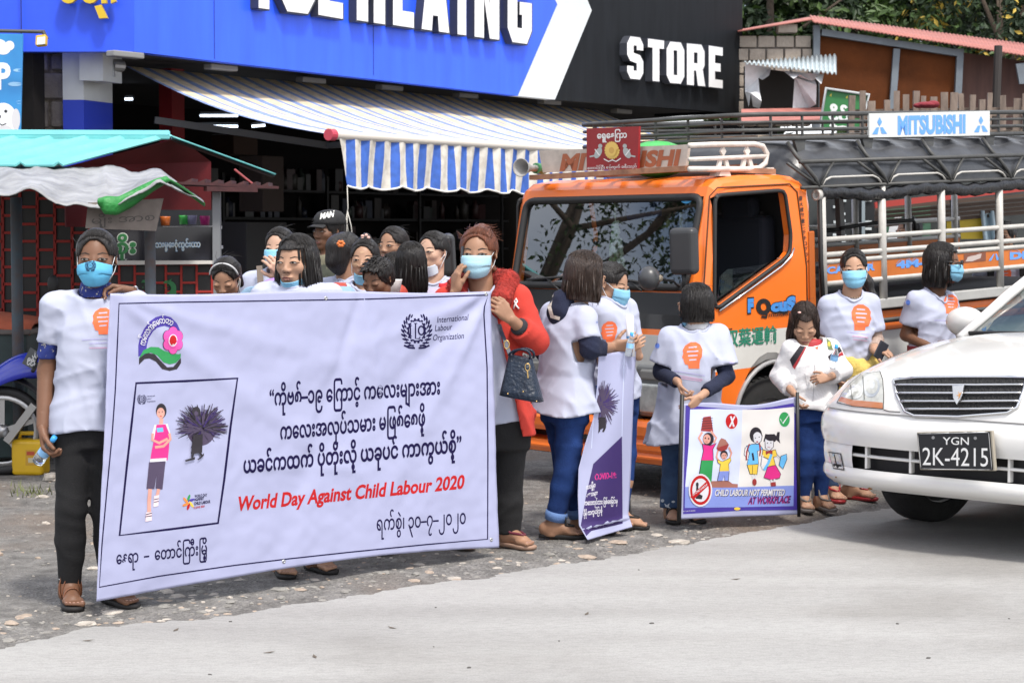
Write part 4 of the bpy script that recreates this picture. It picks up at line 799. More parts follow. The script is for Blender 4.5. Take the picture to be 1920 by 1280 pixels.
sh=[S_text('F',(1400,585),(1413,584),24,1,bold=.13),S_text('F',(1401,584),(1412,583),22,0,bold=.08),S_ring(1431,575,5.5,14,1.15,1),S_line([(1432,588),(1437,590),(1436,595),(1428,593)],4,1),S_ell(1428,594,2,2,1),S_text('cuS',(1443,584),(1492,580),19,1,bold=.13,hr=25),S_text('cuS',(1444,583),(1491,579),18,0,bold=.08,hr=23),S_text('multimedia',(1440,594),(1504,589),9,1,bold=.01),S_text('双葉運輸',(1360,648),(1456,640),25,2,bold=.02),S_line([(1361,618),(1372,616)],2,1)]
for i,c in enumerate('最大積載量二千キログラム'):sh.append(S_text(c,(1497+i*1.05,376+i*10.5),(1504+i*1.05,375.5+i*10.5),6.5,1,bold=.015))
prints('lettering',sh,cbv,lett,lor,off=.004,step=.0006)
st5=[]
for cx_,cy_,r_,mi in((988,640,9,0),(982,652,7,3),(994,655,7,0),(1000,641,6,3),(986,630,6,3),(976,643,6,0)):
 st5.append(S_poly([(cx_+(r_ if k%2==0 else r_*.42)*math.cos(k*math.pi/5+cx_),cy_+(r_ if k%2==0 else r_*.42)*math.sin(k*math.pi/5+cx_))for k in range(10)],mi))
prints('lettering',st5+[S_text('vartiet',(955,674),(1011,676),15,1,bold=.005)],cbv,lett,lor,off=.006)
# lower front: grille strip, headlamps, bumper
mb=MB();mb.box(TL(-.012,CW/2,.505),(.03,CW-.5,.055),0,RT);mb.build('grille_strip',M('strip_silver',(.34,.34,.33),.4),lor,bevel=.008)
for t0 in(.28,CW-.28):
 mb=MB();mb.box(TL(-.012,t0,.61),(.05,.40,.30),0,RT);mb.build('headlamp_surround',M('lamp_grey',(.13,.135,.135),.4),lor,bevel=.03,seg=3)
 mb=MB();mb.box(TL(-.036,t0,.57),(.03,.32,.17),0,RT);hl=mb.build('headlight',M('lamp_clear',(.36,.38,.37),.08,spec=.8,var=.3,vs=14),lor,bevel=.02,seg=3)
 MB().box(TL(-.032,t0,.705),(.03,.30,.06),0,RT).build('indicator',M('indicator_smoke',(.2,.2,.19),.15),lor,bevel=.012)
mb=MB()
def bump(h0,h1,t0,t1,out=.10):
 rings=[]
 for i in range(25):
  t=t0+(t1-t0)*i/24;e=min(t+.04,CW+.04-t);back_=.22*(1-min(1,e/.22))**2
  rings.append([TL(-out+back_,t,h0),TL(-out-.02+back_,t,h0+.03),TL(-out-.02+back_,t,h1-.03),TL(-out+back_,t,h1),TL(.12,t,h1),TL(.12,t,h0)])
 mb.loft(rings,0,False)
bump(.335,.445,-.04,CW+.04);bump(.205,.275,-.04,CW+.04);bump(.255,.345,-.04,.62);bump(.255,.345,1.5,CW+.04);mb.build('bumper',orange,lor,weld=True)
MB().box(TL(.10,CW/2,.30),(.1,CW-.1,.26),0,RT).build('bumper_grille',lblack,lor)
MB().box(TL(1.9,CW/2,.5),(3.9,.8,.16),0,RT).build('chassis',M('chassis_black',(.015,.014,.013),.8),lor)
def wheel(s,t,r=.325,wd=.2):
 o=TL(s,t-wd/2,r);mb=MB();mb.lathe([(r*.62,0),(r*.9,0),(r,.03),(r,wd-.03),(r*.9,wd),(r*.62,wd)],o,TW,28)
 for k in range(40):a=2*math.pi*k/40;mb.box(TL(s+(r+.001)*math.cos(a),t,r+(r+.001)*math.sin(a)),(.008,wd*.8,.022),0,RT@roty(-a))
 wo=mb.build('wheel',M('tyre',(.016,.016,.016),.85,var=.3,vs=9),lor)
 m2=MB().lathe([(0,.05),(r*.3,.05),(r*.34,.02),(r*.5,.06),(r*.62,.01),(r*.62,wd-.01),(0,wd-.05)],o,TW,24);m2.build('rim',M('rim_cream',(.35,.34,.32),.5),wo)
for s,t in((.62,.15),(.62,CW-.15),(3.1,.15),(3.1,CW-.15)):wheel(s,t)
mb=MB();mb.tube([TL(.62+.345*math.cos(a),-.006,.40+.345*math.sin(a))for a in np.linspace(.25,math.pi-.2,16)],.014,6);mb.build('wheel_arch_lip',M('arch_grey',(.3,.3,.3),.4),lor)
# mirrors
def mirror_near():
 mb=MB();c=on(1283,471,TL(-.22,-.18,0),Tb);R=RT@rotz(.35);mb.box(c,(.085,.155,.255),0,R);mo=mb.build('mirror',M('mirror_black',(.03,.031,.033),.45),lor,bevel=.03,seg=4)
 e=on(1277,540,TL(-.1,-.08,0),Tb);m2=MB();m2.tube([c-V(0,0,.12),c-V(0,0,.2),e],.013,7);q=on(1216,522,TL(-.30,.05,0),Tb);m2.tube([q+Tb*.04,on(1262,527,TL(-.2,-.05,0),Tb),e],.008,6);m2.build('mirror_arm',rub,mo)
 m3=MB();m3.ell(q+Tb*.005,(.062,.062,.068),None,20,12);mr=m3.build('round_mirror',M('mirror_grey',(.05,.052,.055),.35),lor);MB().ell(q+Tb*.02+V(.045,-.02,0),(.02,.02,.02)).build('mirror_pivot',M('pivot_tan',(.3,.25,.18),.5),mr)
mirror_near()
mb=MB();c=on(839,478,TL(-.1,CW+.25,0),Tb);mb.box(c,(.09,.14,.27),0,RT@rotz(-.9)@rotx(.06));mo=mb.build('mirror',MATS['mirror_black'],lor,bevel=.04,seg=4);MB().tube([c-V(0,0,.1),c-V(0,0,.22),TL(.02,CW-.03,1.15)],.012,6).build('mirror_arm',rub,mo)
# roof board and small front rack on the cab
rustw=M('rusty_orange',(.42,.2,.11),.7,col2=(.2,.09,.05),vs=14);tw=M('tube_white',(.62,.56,.5),.5,var=.2,vs=12)
rk1=[TL(.16,tf(1012,300,.16)[0],1.86),TL(.16,tf(1290,290,.16)[0],1.86)]
bq=[on(x,y,TL(.17,0,0),Tb)for x,y in((1018,324),(1286,312),(1291,271),(1010,283))]
mb=MB();mb.prism(bq,Tb*.02);rbv=mb.bvh();rb=mb.build('roof_board',M('board_dirty',(.5,.43,.37),.7,var=.2,vs=9),lor)
prints('lettering',[S_text('MITSUBISHI',(1050,319),(1272,309),29,0,bold=.05,shear=.2,hr=28)],rbv,[M('paint_rust',(.35,.1,.04),.6)],lor,off=.003)
mb=MB()
fr=[on(x,y,TL(.15,0,0),Tb)for x,y in((998,333),(1290,316))];sr_=TL(ts(1450,322,.08)[0],.08,ts(1450,322,.08)[1]);mb.bar(fr[0],fr[1],.05,.03);mb.bar(fr[1],sr_,.05,.03)
for k in np.linspace(.05,.95,5):p=fr[0]*(1-k)+fr[1]*k;mb.bar(p,p+Tb*.55,.04,.02)
mb.bar(fr[0]+Tb*.55,fr[1]+Tb*.55,.04,.03)
mb.build('roof_frame',rustw,lor)
mb=MB();sp=lambda x,y:TL(ts(x,y,.1)[0],.1,ts(x,y,.1)[1])
mb.tube([sp(x,y)for x,y in((1292,273),(1340,271),(1415,270),(1430,274),(1438,288),(1435,306),(1424,315),(1400,317),(1292,317))],.016,7);mb.tube([sp(1292,299),sp(1437,293)],.013,7)
for x in(1357,1402):
 mb.prism([sp(x,273),sp(x+5,284),sp(x,294),sp(x-5,284)],Tb*0+TW*.015);mb.prism([sp(x-1,295),sp(x-7,296),sp(x-12,315),sp(x-5,315)],TW*.015);mb.prism([sp(x+1,295),sp(x+7,296),sp(x+12,315),sp(x+5,315)],TW*.015)
for x in(1360,1445):mb.prism([sp(x-6,314),sp(x+6,314),sp(x+11,330),sp(x-11,330)],TW*.08)
mb.build('roof_rail',tw,lor)
rs=thing('red_sign',on(1150,320,TL(.12,0,0),Tb),'small red board with Burmese lettering and a sunflower on the cab roof','sign')
rq=[on(x,y,TL(.13,0,0),Tb)for x,y in((1100,320),(1196,317),(1198,237),(1100,241))]
mb=MB();mb.prism(rq,Tb*.015);rsb=mb.bvh();mb.build('board',M('board_red',(.28,.012,.014),.5,var=.1,vs=5),rs)
fw=[M('rs_white',(.75,.73,.7),.5),M('rs_yellow',(.75,.5,.12),.5),M('rs_grey',(.4,.42,.4),.5),M('rs_orange',(.6,.35,.08),.5)]
sh=[S_text('ေရွှနေကြာ'.replace('ေရွှ','ေရွှ').replace('နေ','ေန').replace('ကြာ','ြကာ'),(1120,260),(1176,258),11,0,bold=.035)]
for k in range(20):a=k*math.pi/10;sh.append(S_ell(1148.5+9.5*math.cos(a),282+12*math.sin(a),5,3,1,n=8,tilt=math.atan2(12*math.sin(a),9.5*math.cos(a))))
sh+=[S_ell(1148.5,282,9,11,1),S_ell(1148.5,282,5,6,3)]
for sgn,x in((1,1122),(-1,1176)):sh+=[S_ell(x,287,6,11,2,tilt=.5*sgn),S_ell(x+4*sgn,274,4,4,2),S_line([(x-2*sgn,291),(x-16*sgn,294)],3,2),S_line([(x-6*sgn,280),(x+3*sgn,292)],2,0)]
sh+=[S_line([(1133,298),(1142,303),(1149,300),(1156,303),(1165,297)],2,0),S_text('ေတာင်ြကီး ရပ်ကွက် ခရီးသည်',(1102,318),(1194,314),5,0,bold=.01)]
prints('lettering',sh,rsb,fw,rs,off=.002,L=12)
hs=thing('loudspeaker',on(990,318,TL(.1,0,0),Tb),'grey horn loudspeaker at the front left of the cab roof rack','loudspeaker');c=on(990,315,TL(.12,0,0),Tb);dd=nrm(V(-.45,-.8,0))
MB().lathe([(.0,-.12),(.02,-.12),(.022,-.02),(.045,.06),(.058,.09),(.052,.09),(.02,.0),(0,-.02)],c,dd,18).build('horn',M('horn_grey',(.34,.33,.31),.5),hs);MB().cyl(c-dd*.2,c-dd*.1,.034,12).build('driver',M('horn_green',(.05,.2,.08),.5),hs)
gb=MB();c=TL(.45,.75,1.93);gb.ell(c,(.2,.2,.11));o=gb.build('basin',M('basin_green',(.05,.4,.08),.4),origin=c);tag(o,'upturned green plastic basin on the cab roof behind the red sign','basin')
# passenger body -----------------------------------------------------------------------------
sp0=lambda x,y,t=0.0:TL(ts(x,y,t)[0],t,ts(x,y,t)[1])
S0,S1=1.06,4.55
def bar_s(h,r,m,name,s0=S0,s1=S1,t=0.0):
 for tt in(t,CW-t):MB().cyl(TL(s0,tt,h),TL(s1,tt,h),r,10,smooth=True).build(name,m,lor)
for h in(1.425,1.335,1.165):bar_s(h,.016,cream,'rail')
bar_s(1.292,.015,cream,'rail')
posts=[1.055,1.60,2.17,2.76,3.35,3.95,4.5]
for s in posts:
 for t in(0.0,CW):MB().cyl(TL(s,t,1.0),TL(s,t,1.74),.025,12,smooth=True).build('post',cream,lor)
for t in(.0,CW):MB().box(TL((S0+S1)/2,t,1.228),(S1-S0,.012,.10),0,RT).build('side_board',M('board_orange',(.55,.15,.02),.5,var=.12,vs=5),lor)
sbv=MB().box(TL((S0+S1)/2,.0,1.228),(S1-S0,.012,.10),0,RT).bvh()
bl_=[S_text('CANTER',(1549,514),(1640,507),22,4,bold=.0),S_text('CANTER',(1550,513),(1640,506),12,3,bold=.04),S_text('4M-51',(1679,504),(1760,497),23,4,bold=.0),S_text('4M-51',(1680,503),(1760,496),13,3,bold=.05),S_text('DIESEL',(1893,486),(1985,480),20,4,bold=.0),S_text('DIESEL',(1893,486),(1985,480),12,3,bold=.06)]
bl_+=[S_poly([(1807,493),(1848,489),(1848,457),(1807,460)],5),S_poly([(1810,490),(1818,474),(1812,468),(1824,464),(1820,480),(1830,478),(1842,468),(1838,484),(1822,490)],6),S_poly([(1864,459),(1868,467),(1864,475),(1860,467)],3),S_poly([(1862,476),(1864,476),(1858,489),(1853,489)],3),S_poly([(1866,476),(1868,475),(1873,487),(1868,488)],3)]
prints('lettering',bl_,sbv,lett+[M('board_brown',(.2,.07,.04),.7),M('paint_peeled',(.5,.42,.38),.7)],lor,off=.002)
for t in(0.0,CW):MB().box(TL((S0+S1)/2,t,1.015),(S1-S0,.05,.06),0,RT).build('floor_rail',M('rail_grey',(.42,.42,.4),.5,var=.1,vs=8),lor,bevel=.006)
MB().box(TL((S0+S1)/2,CW/2,.97),(S1-S0,CW-.06,.04),0,RT).build('bed_floor',M('bed_dark',(.05,.045,.04),.8),lor)
MB().cyl(TL(S0+.3,-.03,.915),TL(S1,-.03,.915),.016,8,smooth=True).build('step_tube',gun,lor)
for s in(1.95,2.9,3.8):MB().bar(TL(s,-.03,1.03),TL(s+.09,-.03,.92),.02,.02).build('step_bracket',M('bracket_grey',(.3,.3,.3),.5),lor)
MB().box(TL((S0+S1)/2,CW/2,.91),(S1-S0,CW-.02,.12),0,RT).build('bed_side',orange,lor,bevel=.008);MB().box(TL((S0+S1)/2+.1,CW/2,.70),(S1-S0-.1,CW-.04,.30),0,RT).build('bed_skirt',M('skirt_white',(.55,.55,.53),.45,var=.06,vs=3),lor,bevel=.01)
MB().box(TL(3.6,-.0,.86),(.5,.03,.05),0,RT).build('reflector',M('reflector_red',(.35,.01,.01),.3),lor)
for tt,zz in((.32,1.0),(CW-.32,1.0)):MB().box(TL((S0+S1)/2,tt,1.16),(S1-S0-.2,.34,.05),0,RT).build('bench',M('bench_dark',(.03,.03,.032),.6),lor,bevel=.01)
mb=MB();mb.tube([sp0(x,y,.5)for x,y in((1576,428),(1640,418),(1712,413),(1716,420),(1716,436))],.012,7);mb.tube([sp0(1540,433,.6),sp0(1575,430,.6)],.014,7);mb.build('grab_rail',rub,lor)
MB().bar(sp0(1573,372,.7),sp0(1577,450,.7),.04,.04).build('inner_post',M('post_steel',(.22,.22,.22),.4),lor)
# canvas roof: rounded section, bows, side frame, rolled-up curtain
sec=[(-.005,1.735),(-.005,1.80),(.02,1.875),(.07,1.94),(.16,1.99),(.35,2.015),(.85,2.03),(1.35,2.015),(1.54,1.99),(1.63,1.94),(1.68,1.875),(1.705,1.80),(1.705,1.735)]
rings=[]
for i in range(56):
 s=.80+(S1+.1-.80)*i/55;sg=.012*math.sin(s*21)+.006*mn.noise((s*6,1,1));k=min(1,(s-.80)/.28);k=math.sqrt(1-(1-k)**2)
 rings.append([TL(s,t+(.85-t)*.12*(1-k),1.735+(h-1.735)*(.35+.65*k)+(sg if 1.78<h<2.0 else 0))for t,h in sec])
canvas=M('canvas_black',(.05,.052,.056),.33,var=.2,vs=3,bump=.25,bs=12)
mb=MB();mb.loft(rings,0,True,caps=False,closed=False);mb.poly(rings[0]);mb.build('canvas_roof',canvas,lor)
mb=MB();mb.cyl(TL(.86,-.012,1.885),TL(S1,-.012,1.885),.013,8,smooth=True);mb.cyl(TL(.86,-.02,1.735),TL(S1,-.02,1.735),.011,8,smooth=True);mb.build('roof_tube',gun,lor)
for s in[1.0+.615*k for k in range(6)]:
 mb=MB();mb.tube([TL(s-.13,.09,2.0),TL(s-.12,.03,1.92),TL(s-.09,-.012,1.86),TL(s-.02,-.022,1.79),TL(s+.01,-.022,1.74)],.013,7);mb.tube([TL(s+.15,-.014,1.88),TL(s+.03,-.022,1.75)],.009,6);mb.tube([TL(s-.25,-.014,1.88),TL(s-.01,-.022,1.75)],.009,6);mb.build('roof_bow',gun,lor)
 a,b=s+.04,s+.575;mb=MB();mb.tube([TL(a,-.02,1.745),TL(a+.03,-.02,1.775),TL(a+.08,-.02,1.79),TL(b-.08,-.02,1.79),TL(b-.03,-.02,1.775),TL(b,-.02,1.745)],.007,6);mb.build('side_frame',cream,lor)
def roll(u,v):
 s=1.03+u*(S1-1.03);a=2*math.pi*v;r=.035+.008*mn.noise((s*9,v*4,2))+.006*math.sin(s*40+v*9);return TL(s,-.005+r*math.cos(a)*.8,1.69+r*1.1*math.sin(a)+.012*math.sin(s*7))
MB().grid(roll,160,10).build('rolled_curtain',M('curtain_black',(.014,.014,.016),.28,bump=.4,bs=30),lor)
MB().lathe([(.0,0),(.034,0),(.034,.03),(.022,.03),(.022,.005),(0,.005)],TL(1.03,-.005,1.69),-Tb,14).build('curtain_tube_end',cream,lor)
mb=MB();mb.tube([TL(1.02,-.02,1.66),TL(1.015,-.022,1.3),TL(1.03,-.022,1.0)],.014,6);mb.build('body_seal',rub,lor)
# roof rack
r0=ts(1400,214,.1)[0];Hb,Ht=2.045,2.165;tN,tF_=.1,CW-.1
def rack_loop(h,mb,r):
 c=.16;pts=[TL(S1+.05,tN,h),TL(r0+c,tN,h),TL(r0+.05,tN+.05,h),TL(r0,tN+c,h),TL(r0,tF_-c,h),TL(r0+.05,tF_-.05,h),TL(r0+c,tF_,h),TL(S1+.05,tF_,h)];mb.tube(pts,r,7)
mb=MB();rack_loop(Ht,mb,.014);rack_loop(Ht-.045,mb,.009);rack_loop(Hb+.03,mb,.011);rack_loop(Hb-.02,mb,.014)
for s in np.arange(r0+.2,S1,.27):
 for t in(tN,tF_):mb.cyl(TL(s,t,Hb-.02),TL(s,t,Ht),.009,6)
for t in np.linspace(tN+.2,tF_-.2,5):mb.cyl(TL(r0,t,Hb-.02),TL(r0,t,Ht),.009,6)
mb.build('roof_rack',gun,lor)
mb=MB()
for s in np.arange(r0+.15,S1,.3):mb.box(TL(s,CW/2,Hb-.005),(.09,tF_-tN-.03,.015),0,RT)
mb.build('rack_slat',M('slat_wood',(.25,.2,.15),.9,var=.4,vs=7),lor)
for x in(1500,1627,1742,1856):mb=MB();s,h=ts(x,262,tN);mb.prism([TL(s-.05,tN,Hb-.03),TL(s+.05,tN,Hb-.03),TL(s+.02,tN-.01,Hb-.13),TL(s-.02,tN-.01,Hb-.13)],TW*.02);mb.build('rack_foot',gun,lor)
mq=[sp0(x,y,tN-.02)for x,y in((1630,258),(1856,254),(1856,208),(1630,213))]
mb=MB();mb.prism(mq,TW*.015);mbv=mb.bvh();mb.build('rack_board',M('board_white2',(.6,.62,.6),.5,var=.05,vs=6),lor)
dia=lambda x,y,s:[S_poly([(x,y-15*s),(x+4.5*s,y-6*s),(x,y+2*s),(x-4.5*s,y-6*s)],0),S_poly([(x-1*s,y+4*s),(x-6*s,y+4*s),(x-14*s,y+17*s),(x-4*s,y+17*s)],0),S_poly([(x+1*s,y+4*s),(x+6*s,y+4*s),(x+14*s,y+16*s),(x+4*s,y+16*s)],0)]
prints('lettering',[S_text('MITSUBISHI',(1683,251),(1810,248),32,0,bold=.05,hr=32)]+dia(1649,235,1.0)+dia(1839,232,.95),mbv,[lett[3]],lor,off=.002)
# ================================================================== CAR (white saloon driving in from the right)
_a=math.radians(43);CA=V(math.sin(_a),math.cos(_a),0);CL=V(-math.cos(_a),math.sin(_a),0);CO=at(1797,640,9.35);CO[2]=0
def CP(s,t,h):return CO+CA*s+CL*t+V(0,0,h)
RC=np.stack([CA,CL,V(0,0,1)],1)
car=thing('car',CP(2.3,0,0),'white saloon car with a black number plate entering from the right','car')
cw=M('car_white',(.70,.69,.66),.22,coat=.6,var=.015,vs=2);cblk=M('car_black',(.012,.012,.012),.5);cgl=glass('car_glass',(.5,.6,.58),.01,.14);cchr=M('car_chrome',(.65,.65,.65),.12,1.0)
def bs(t):return(abs(t)/.9)**4*.22
def plan(u):
 k=-1.42+2.84*u;t=max(-.9,min(.9,k));
 if abs(k)<=.88:return bs(k),k
 e=(abs(k)-.88);return bs(.88)+e*1.25+.0,math.copysign(.88+.022*(1-math.exp(-e*12)),k)
def lip(h0,h1,prof,mb,nu=90,nv=8,um=0,uM=1):
 def f(u,v):
  s,t=plan(um+(uM-um)*u);h=h0+(h1-h0)*v;o=np.interp(v,np.linspace(0,1,len(prof)),prof);n=nrm(V(1,-math.copysign(min(1,(abs(t)/.9)**3*1.0),t)*1.0,0));return CP(s+o*max(.25,n[0]),t*(1-o*.6*(abs(t)/.9)**2),h)
 mb.grid(f,nu,nv)
mb=MB();lip(.482,.655,[.0,-.012,-.016,-.014,.0,.03],mb);lip(.27,.37,[.06,.02,.0,.0,.01],mb);lip(.424,.441,[.03,.012,.012,.03],mb,nv=3);lip(.36,.49,[.016,.006,.004,.01],mb,um=0,uM=.285);lip(.36,.49,[.016,.006,.004,.01],mb,um=.715,uM=1)
cbm=mb.bvh();mb.build('bumper',cw,car)
mb=MB();lip(.36,.50,[.07,.07],mb,nv=2,um=.2,uM=.8);mb.build('intake',cblk,car)
mb=MB()
for t in(.52,.26,-.26,-.52):mb.box(CP(bs(t)+.028,t,.43),(.03,.012,.11),0,RC)
mb.build('intake_fin',cw,car)
def htop(t):a=abs(t);return.852-.008*(a/.5)**2-(.115*((a-.46)/.42)**2.4 if a>.46 else 0)
def nose(u,v):t=-.88+1.76*u;h=.648+v*(htop(t)-.648);return CP(bs(t)+.012+.11*v**1.5,t*(1-.01*v),h)
mb=MB().grid(nose,80,12);cnv=mb.bvh();mb.build('nose',cw,car)
def hood(u,v):
 t=-.88+1.76*u;a=abs(t)/.88;s0=bs(t)+.122;s=s0+(1.36-.12*a*a*0-s0)*v;h0=htop(t);h1=1.0-.045*a**2-.05*a**8
 crease=.010*math.exp(-((abs(t)-.42-.12*v)/.07)**2);return CP(s,t*(.992+.0*v),h0+(h1-h0)*(1-(1-v)**1.9)+crease*v*(1-v)*3)
mb=MB().grid(hood,60,24);chv=mb.bvh();mb.build('bonnet',cw,car)
def side(sg):
 mb=MB();n=120
 def top(s):
  if s<1.36:return hood(0 if sg<0 else 1,max(0,(s-bs(.88)-.122)/(1.36-bs(.88)-.122)))[2]
  return.905+.03*math.sin((s-1.36)/3.2*3.1)
 def f(u,v):
  s=.33+u*4.25;tp=top(s);lo=.24
  for sc in(1.0,3.78):
   if abs(s-sc)<.335:lo=max(lo,.31+math.sqrt(.335**2-(s-sc)**2))
  h=lo+(tp-lo)*v;b=.875+.03*math.sin(min(1,max(0,(h-.3)/.6))*3.1)-(.25*max(0,s-3.9)**2);return CP(s,sg*b if v<1 else sg*(.873-.25*max(0,s-3.9)**2),h)
 mb.grid(f,n,10);mb.build('side_panel',cw,car)
side(1);side(-1)
# greenhouse, tail, roof
def belt(s,t):return CP(s,t,0)
mb=MB();wsr=lambda u,v:CP(1.34+.78*v+.10*(2*u-1)**2*(1-.3*v),(2*u-1)*(.80-.19*v),.985+.425*v-.02*(2*u-1)**2)
mb.grid(wsr,20,8);mb.build('windscreen',cgl,car)
mb=MB();mb.grid(lambda u,v:CP(2.1+1.25*v,(2*u-1)*.62,1.43+.03*math.sin(v*3)-.03*(2*u-1)**2),16,8);mb.build('roof',cw,car,solid=.02)
mb=MB()
for sg in(1,-1):
 mb.tube([CP(1.40,sg*.815,.94),CP(1.76,sg*.73,1.17),CP(2.16,sg*.62,1.405),CP(2.7,sg*.62,1.43),CP(3.4,sg*.61,1.40),CP(4.0,sg*.72,1.0)],.03,8);mb.tube([CP(2.75,sg*.63,1.42),CP(2.7,sg*.80,.93)],.03,8)
mb.build('pillar',cw,car)
mb=MB()
for sg in(1,-1):mb.poly([CP(1.5,sg*.80,.95),CP(2.16,sg*.615,1.39),CP(3.4,sg*.605,1.38),CP(3.95,sg*.72,.98)])
mb.grid(lambda u,v:CP(3.42+.6*v,(2*u-1)*(.6+.1*v),1.39-.38*v),8,4);mb.build('side_glass',cgl,car)
mb=MB();mb.tube([wsr(u,0)+V(0,0,.004)for u in np.linspace(0,1,16)],.012,6);mb.tube([wsr(1,v)for v in np.linspace(0,1,8)],.008,6);mb.tube([wsr(0,v)for v in np.linspace(0,1,8)],.008,6);mb.build('windscreen_seal',cblk,car)
mb=MB();mb.grid(lambda u,v:CP(3.95+.62*v,(2*u-1)*(.84-.1*v*v),.97-.03*v),10,4);mb.grid(lambda u,v:CP(4.58-.05*v,(2*u-1)*.8,.3+.64*v),10,4);mb.build('boot',cw,car)
MB().box(CP(2.3,0,.30),(3.9,1.5,.12),0,RC).build('underbody',cblk,car)
MB().box(CP(2.6,0,.62),(2.4,1.5,.5),0,RC).build('cabin_tub',M('cabin_grey',(.05,.05,.05),.8),car)
MB().box(CP(1.72,0,.93),(.5,1.4,.08),0,RC).build('dashboard',M('dash_beige',(.12,.11,.1),.7),car,bevel=.03)
for t in(.36,-.36):MB().box(CP(2.65,t,1.05),(.16,.46,.5),0,RC).build('seat',M('car_seat',(.09,.085,.08),.9),car,bevel=.05)
mb=MB();mb.tube([CP(2.05+.07*math.sin(a),.36+.18*math.cos(a),1.0+.16*math.sin(a))for a in np.linspace(0,6.28,20,endpoint=False)],.013,6,closed=True);mb.build('steering_wheel',cblk,car)
for s,t,tr in((1.0,.76,.22),(1.0,-.76,.22),(3.78,.76,0),(3.78,-.76,0)):
 ax=nrm(CL*math.cos(tr)+CA*math.sin(tr));o=CP(s,t,.305)-ax*.1;mb=MB();mb.lathe([(.2,0),(.28,0),(.305,.03),(.305,.17),(.28,.2),(.2,.2)],o,ax,36)
 mb.lathe([(.3062,.06),(.3062,.066)],o,ax,36);wo=mb.build('wheel',M('car_tyre',(.018,.018,.018),.8,var=.3,vs=10,bump=.2,bs=60),car)
 MB().lathe([(0,.06),(.06,.05),(.19,.03),(.2,.01),(.2,.19),(.19,.17),(.06,.15),(0,.14)],o,ax,24).build('rim',M('alloy',(.3,.3,.3),.35,.8),wo)
 # the face of the car: headlamp, grille, plate, fog lamp
def srf(px,py,off=.0,b=None):
 d=Vector(ray(px,py)).normalized()
 for bv in([b]if b else[cnv,cbm,chv]):
  h,n,i,q=bv.ray_cast(Vector(CAM),d)
  if h:n=-n if n.dot(d)>0 else n;return np.array(h+n*off)
 return None
def mir(p):q=p-CO;t=q@CL;return p-CL*2*t
lensm=M('lamp_lens_car',(.50,.50,.45),.06,spec=.9,coat=1,var=.25,vs=22);amber=M('lamp_amber',(.5,.2,.1),.12,coat=.8);lm2=M('lamp_bowl',(.72,.72,.68),.1,.6);lm3=M('lamp_deep',(.2,.2,.18),.15,.4);gap=M('gap_black',(.01,.01,.01),.7)
hlq=[(1638,689),(1650,697),(1655,712),(1657,740),(1656,766),(1600,761),(1571,754),(1580,737),(1596,718),(1615,702)]
grow=lambda q,k:[(np.mean([p[0]for p in q])+(x-np.mean([p[0]for p in q]))*k,np.mean([p[1]for p in q])+(y-np.mean([p[1]for p in q]))*k)for x,y in q]
hb=cnv
def both(name,shapes,bvh,mats,off,step,L=8):
 mb=lay(MB(),shapes,bvh,off,step,L);o=mb.build(name,mats,car)
 v=mb.verts();m2=MB();m2.add([mir(p)for p in v],[f[::-1]for f in mb.f],mb.m);m2.build(name,mats,car)
both('headlight',[S_poly(grow(hlq,1.035),4),S_poly(hlq,0),S_poly([(1573,752),(1578,744),(1600,750),(1656,755),(1656,766),(1600,761)],1),S_ell(1634,724,17,21,2),S_ell(1635,724,12,15,0),S_ell(1637,722,5,8,2),S_ell(1606,735,13,13,2),S_ell(1606,735,9,9,0),S_line([(1619,706),(1622,750)],1.5,3),S_line([(1596,722),(1600,750)],1.2,3)],cnv,[lensm,amber,lm2,lm3,gap],.003,.0006)
grq=[(1676,712),(1720,708),(1797,707),(1870,707),(1925,708),(1921,730),(1908,764),(1890,774),(1797,781),(1715,779),(1697,771),(1683,742)]
mesh_d=M('grille_black',(.01,.01,.01),.5,bump=1.0,bs=90)
go=prints('grille',[S_poly(grq,0)],cnv,[mesh_d],car,off=.002)
mb=MB();mb.tube([srf(x,y,.004,cnv)for x,y in grq],.008,6,closed=True);mb.build('grille_surround',cchr,car)
for y,x0,x1 in((723,1679,1920),(738,1684,1916),(753,1690,1911),(767,1699,1903)):
 mb=MB();pts=[srf(x,y+.5*math.sin((x-x0)/(x1-x0)*3.1),.011,cnv)for x in np.linspace(x0,x1,24)];mb.tube(pts,.0055,6);mb.build('grille_bar',cchr,car)
em=[srf(x,y,.03,cnv)for x,y in((1790,728),(1812,727),(1808,748),(1799,763),(1792,750))];mb=MB();mb.prism(em,CA*.012);ev=mb.bvh();eo=mb.build('emblem',M('emblem_silver',(.5,.5,.5),.2,.8),car,bevel=.003)
prints('emblem_star',[S_poly([(1800+(7 if k%2==0 else 2)*math.cos(k*math.pi/6),741+(9 if k%2==0 else 2.5)*math.sin(k*math.pi/6))for k in range(12)],0)],ev,[M('emblem_gold',(.6,.3,.1),.4,.4)],eo,off=.002,step=.001)
# plate
p0=srf(1797,845,.02,cbm);pn=nrm(CA+V(0,0,0)*0)
pp=[on(x,y,p0-CA*.035,CA)for x,y in((1726,879),(1861,881),(1855,809),(1720,812))];big=[np.mean(pp,axis=0)+(p-np.mean(pp,axis=0))*1.05 for p in pp]
mb=MB();mb.prism([p+CA*.008 for p in big],CA*.02);po=mb.build('plate_holder',M('plate_frame',(.33,.3,.24),.5),car,bevel=.004)
mb=MB();mb.prism(pp,CA*.006);pbv=mb.bvh();pl_=mb.build('number_plate',M('plate_black',(.012,.013,.014),.4),po)
pw_=[M('plate_white',(.72,.72,.7),.5),M('plate_bolt',(.25,.25,.25),.4)]
cen_=np.mean([(1726,879),(1861,881),(1855,809),(1720,812)],axis=0);fr_=[tuple(cen_+(np.array(p)-cen_)*.985)for p in((1726,879),(1861,881),(1855,809),(1720,812))]
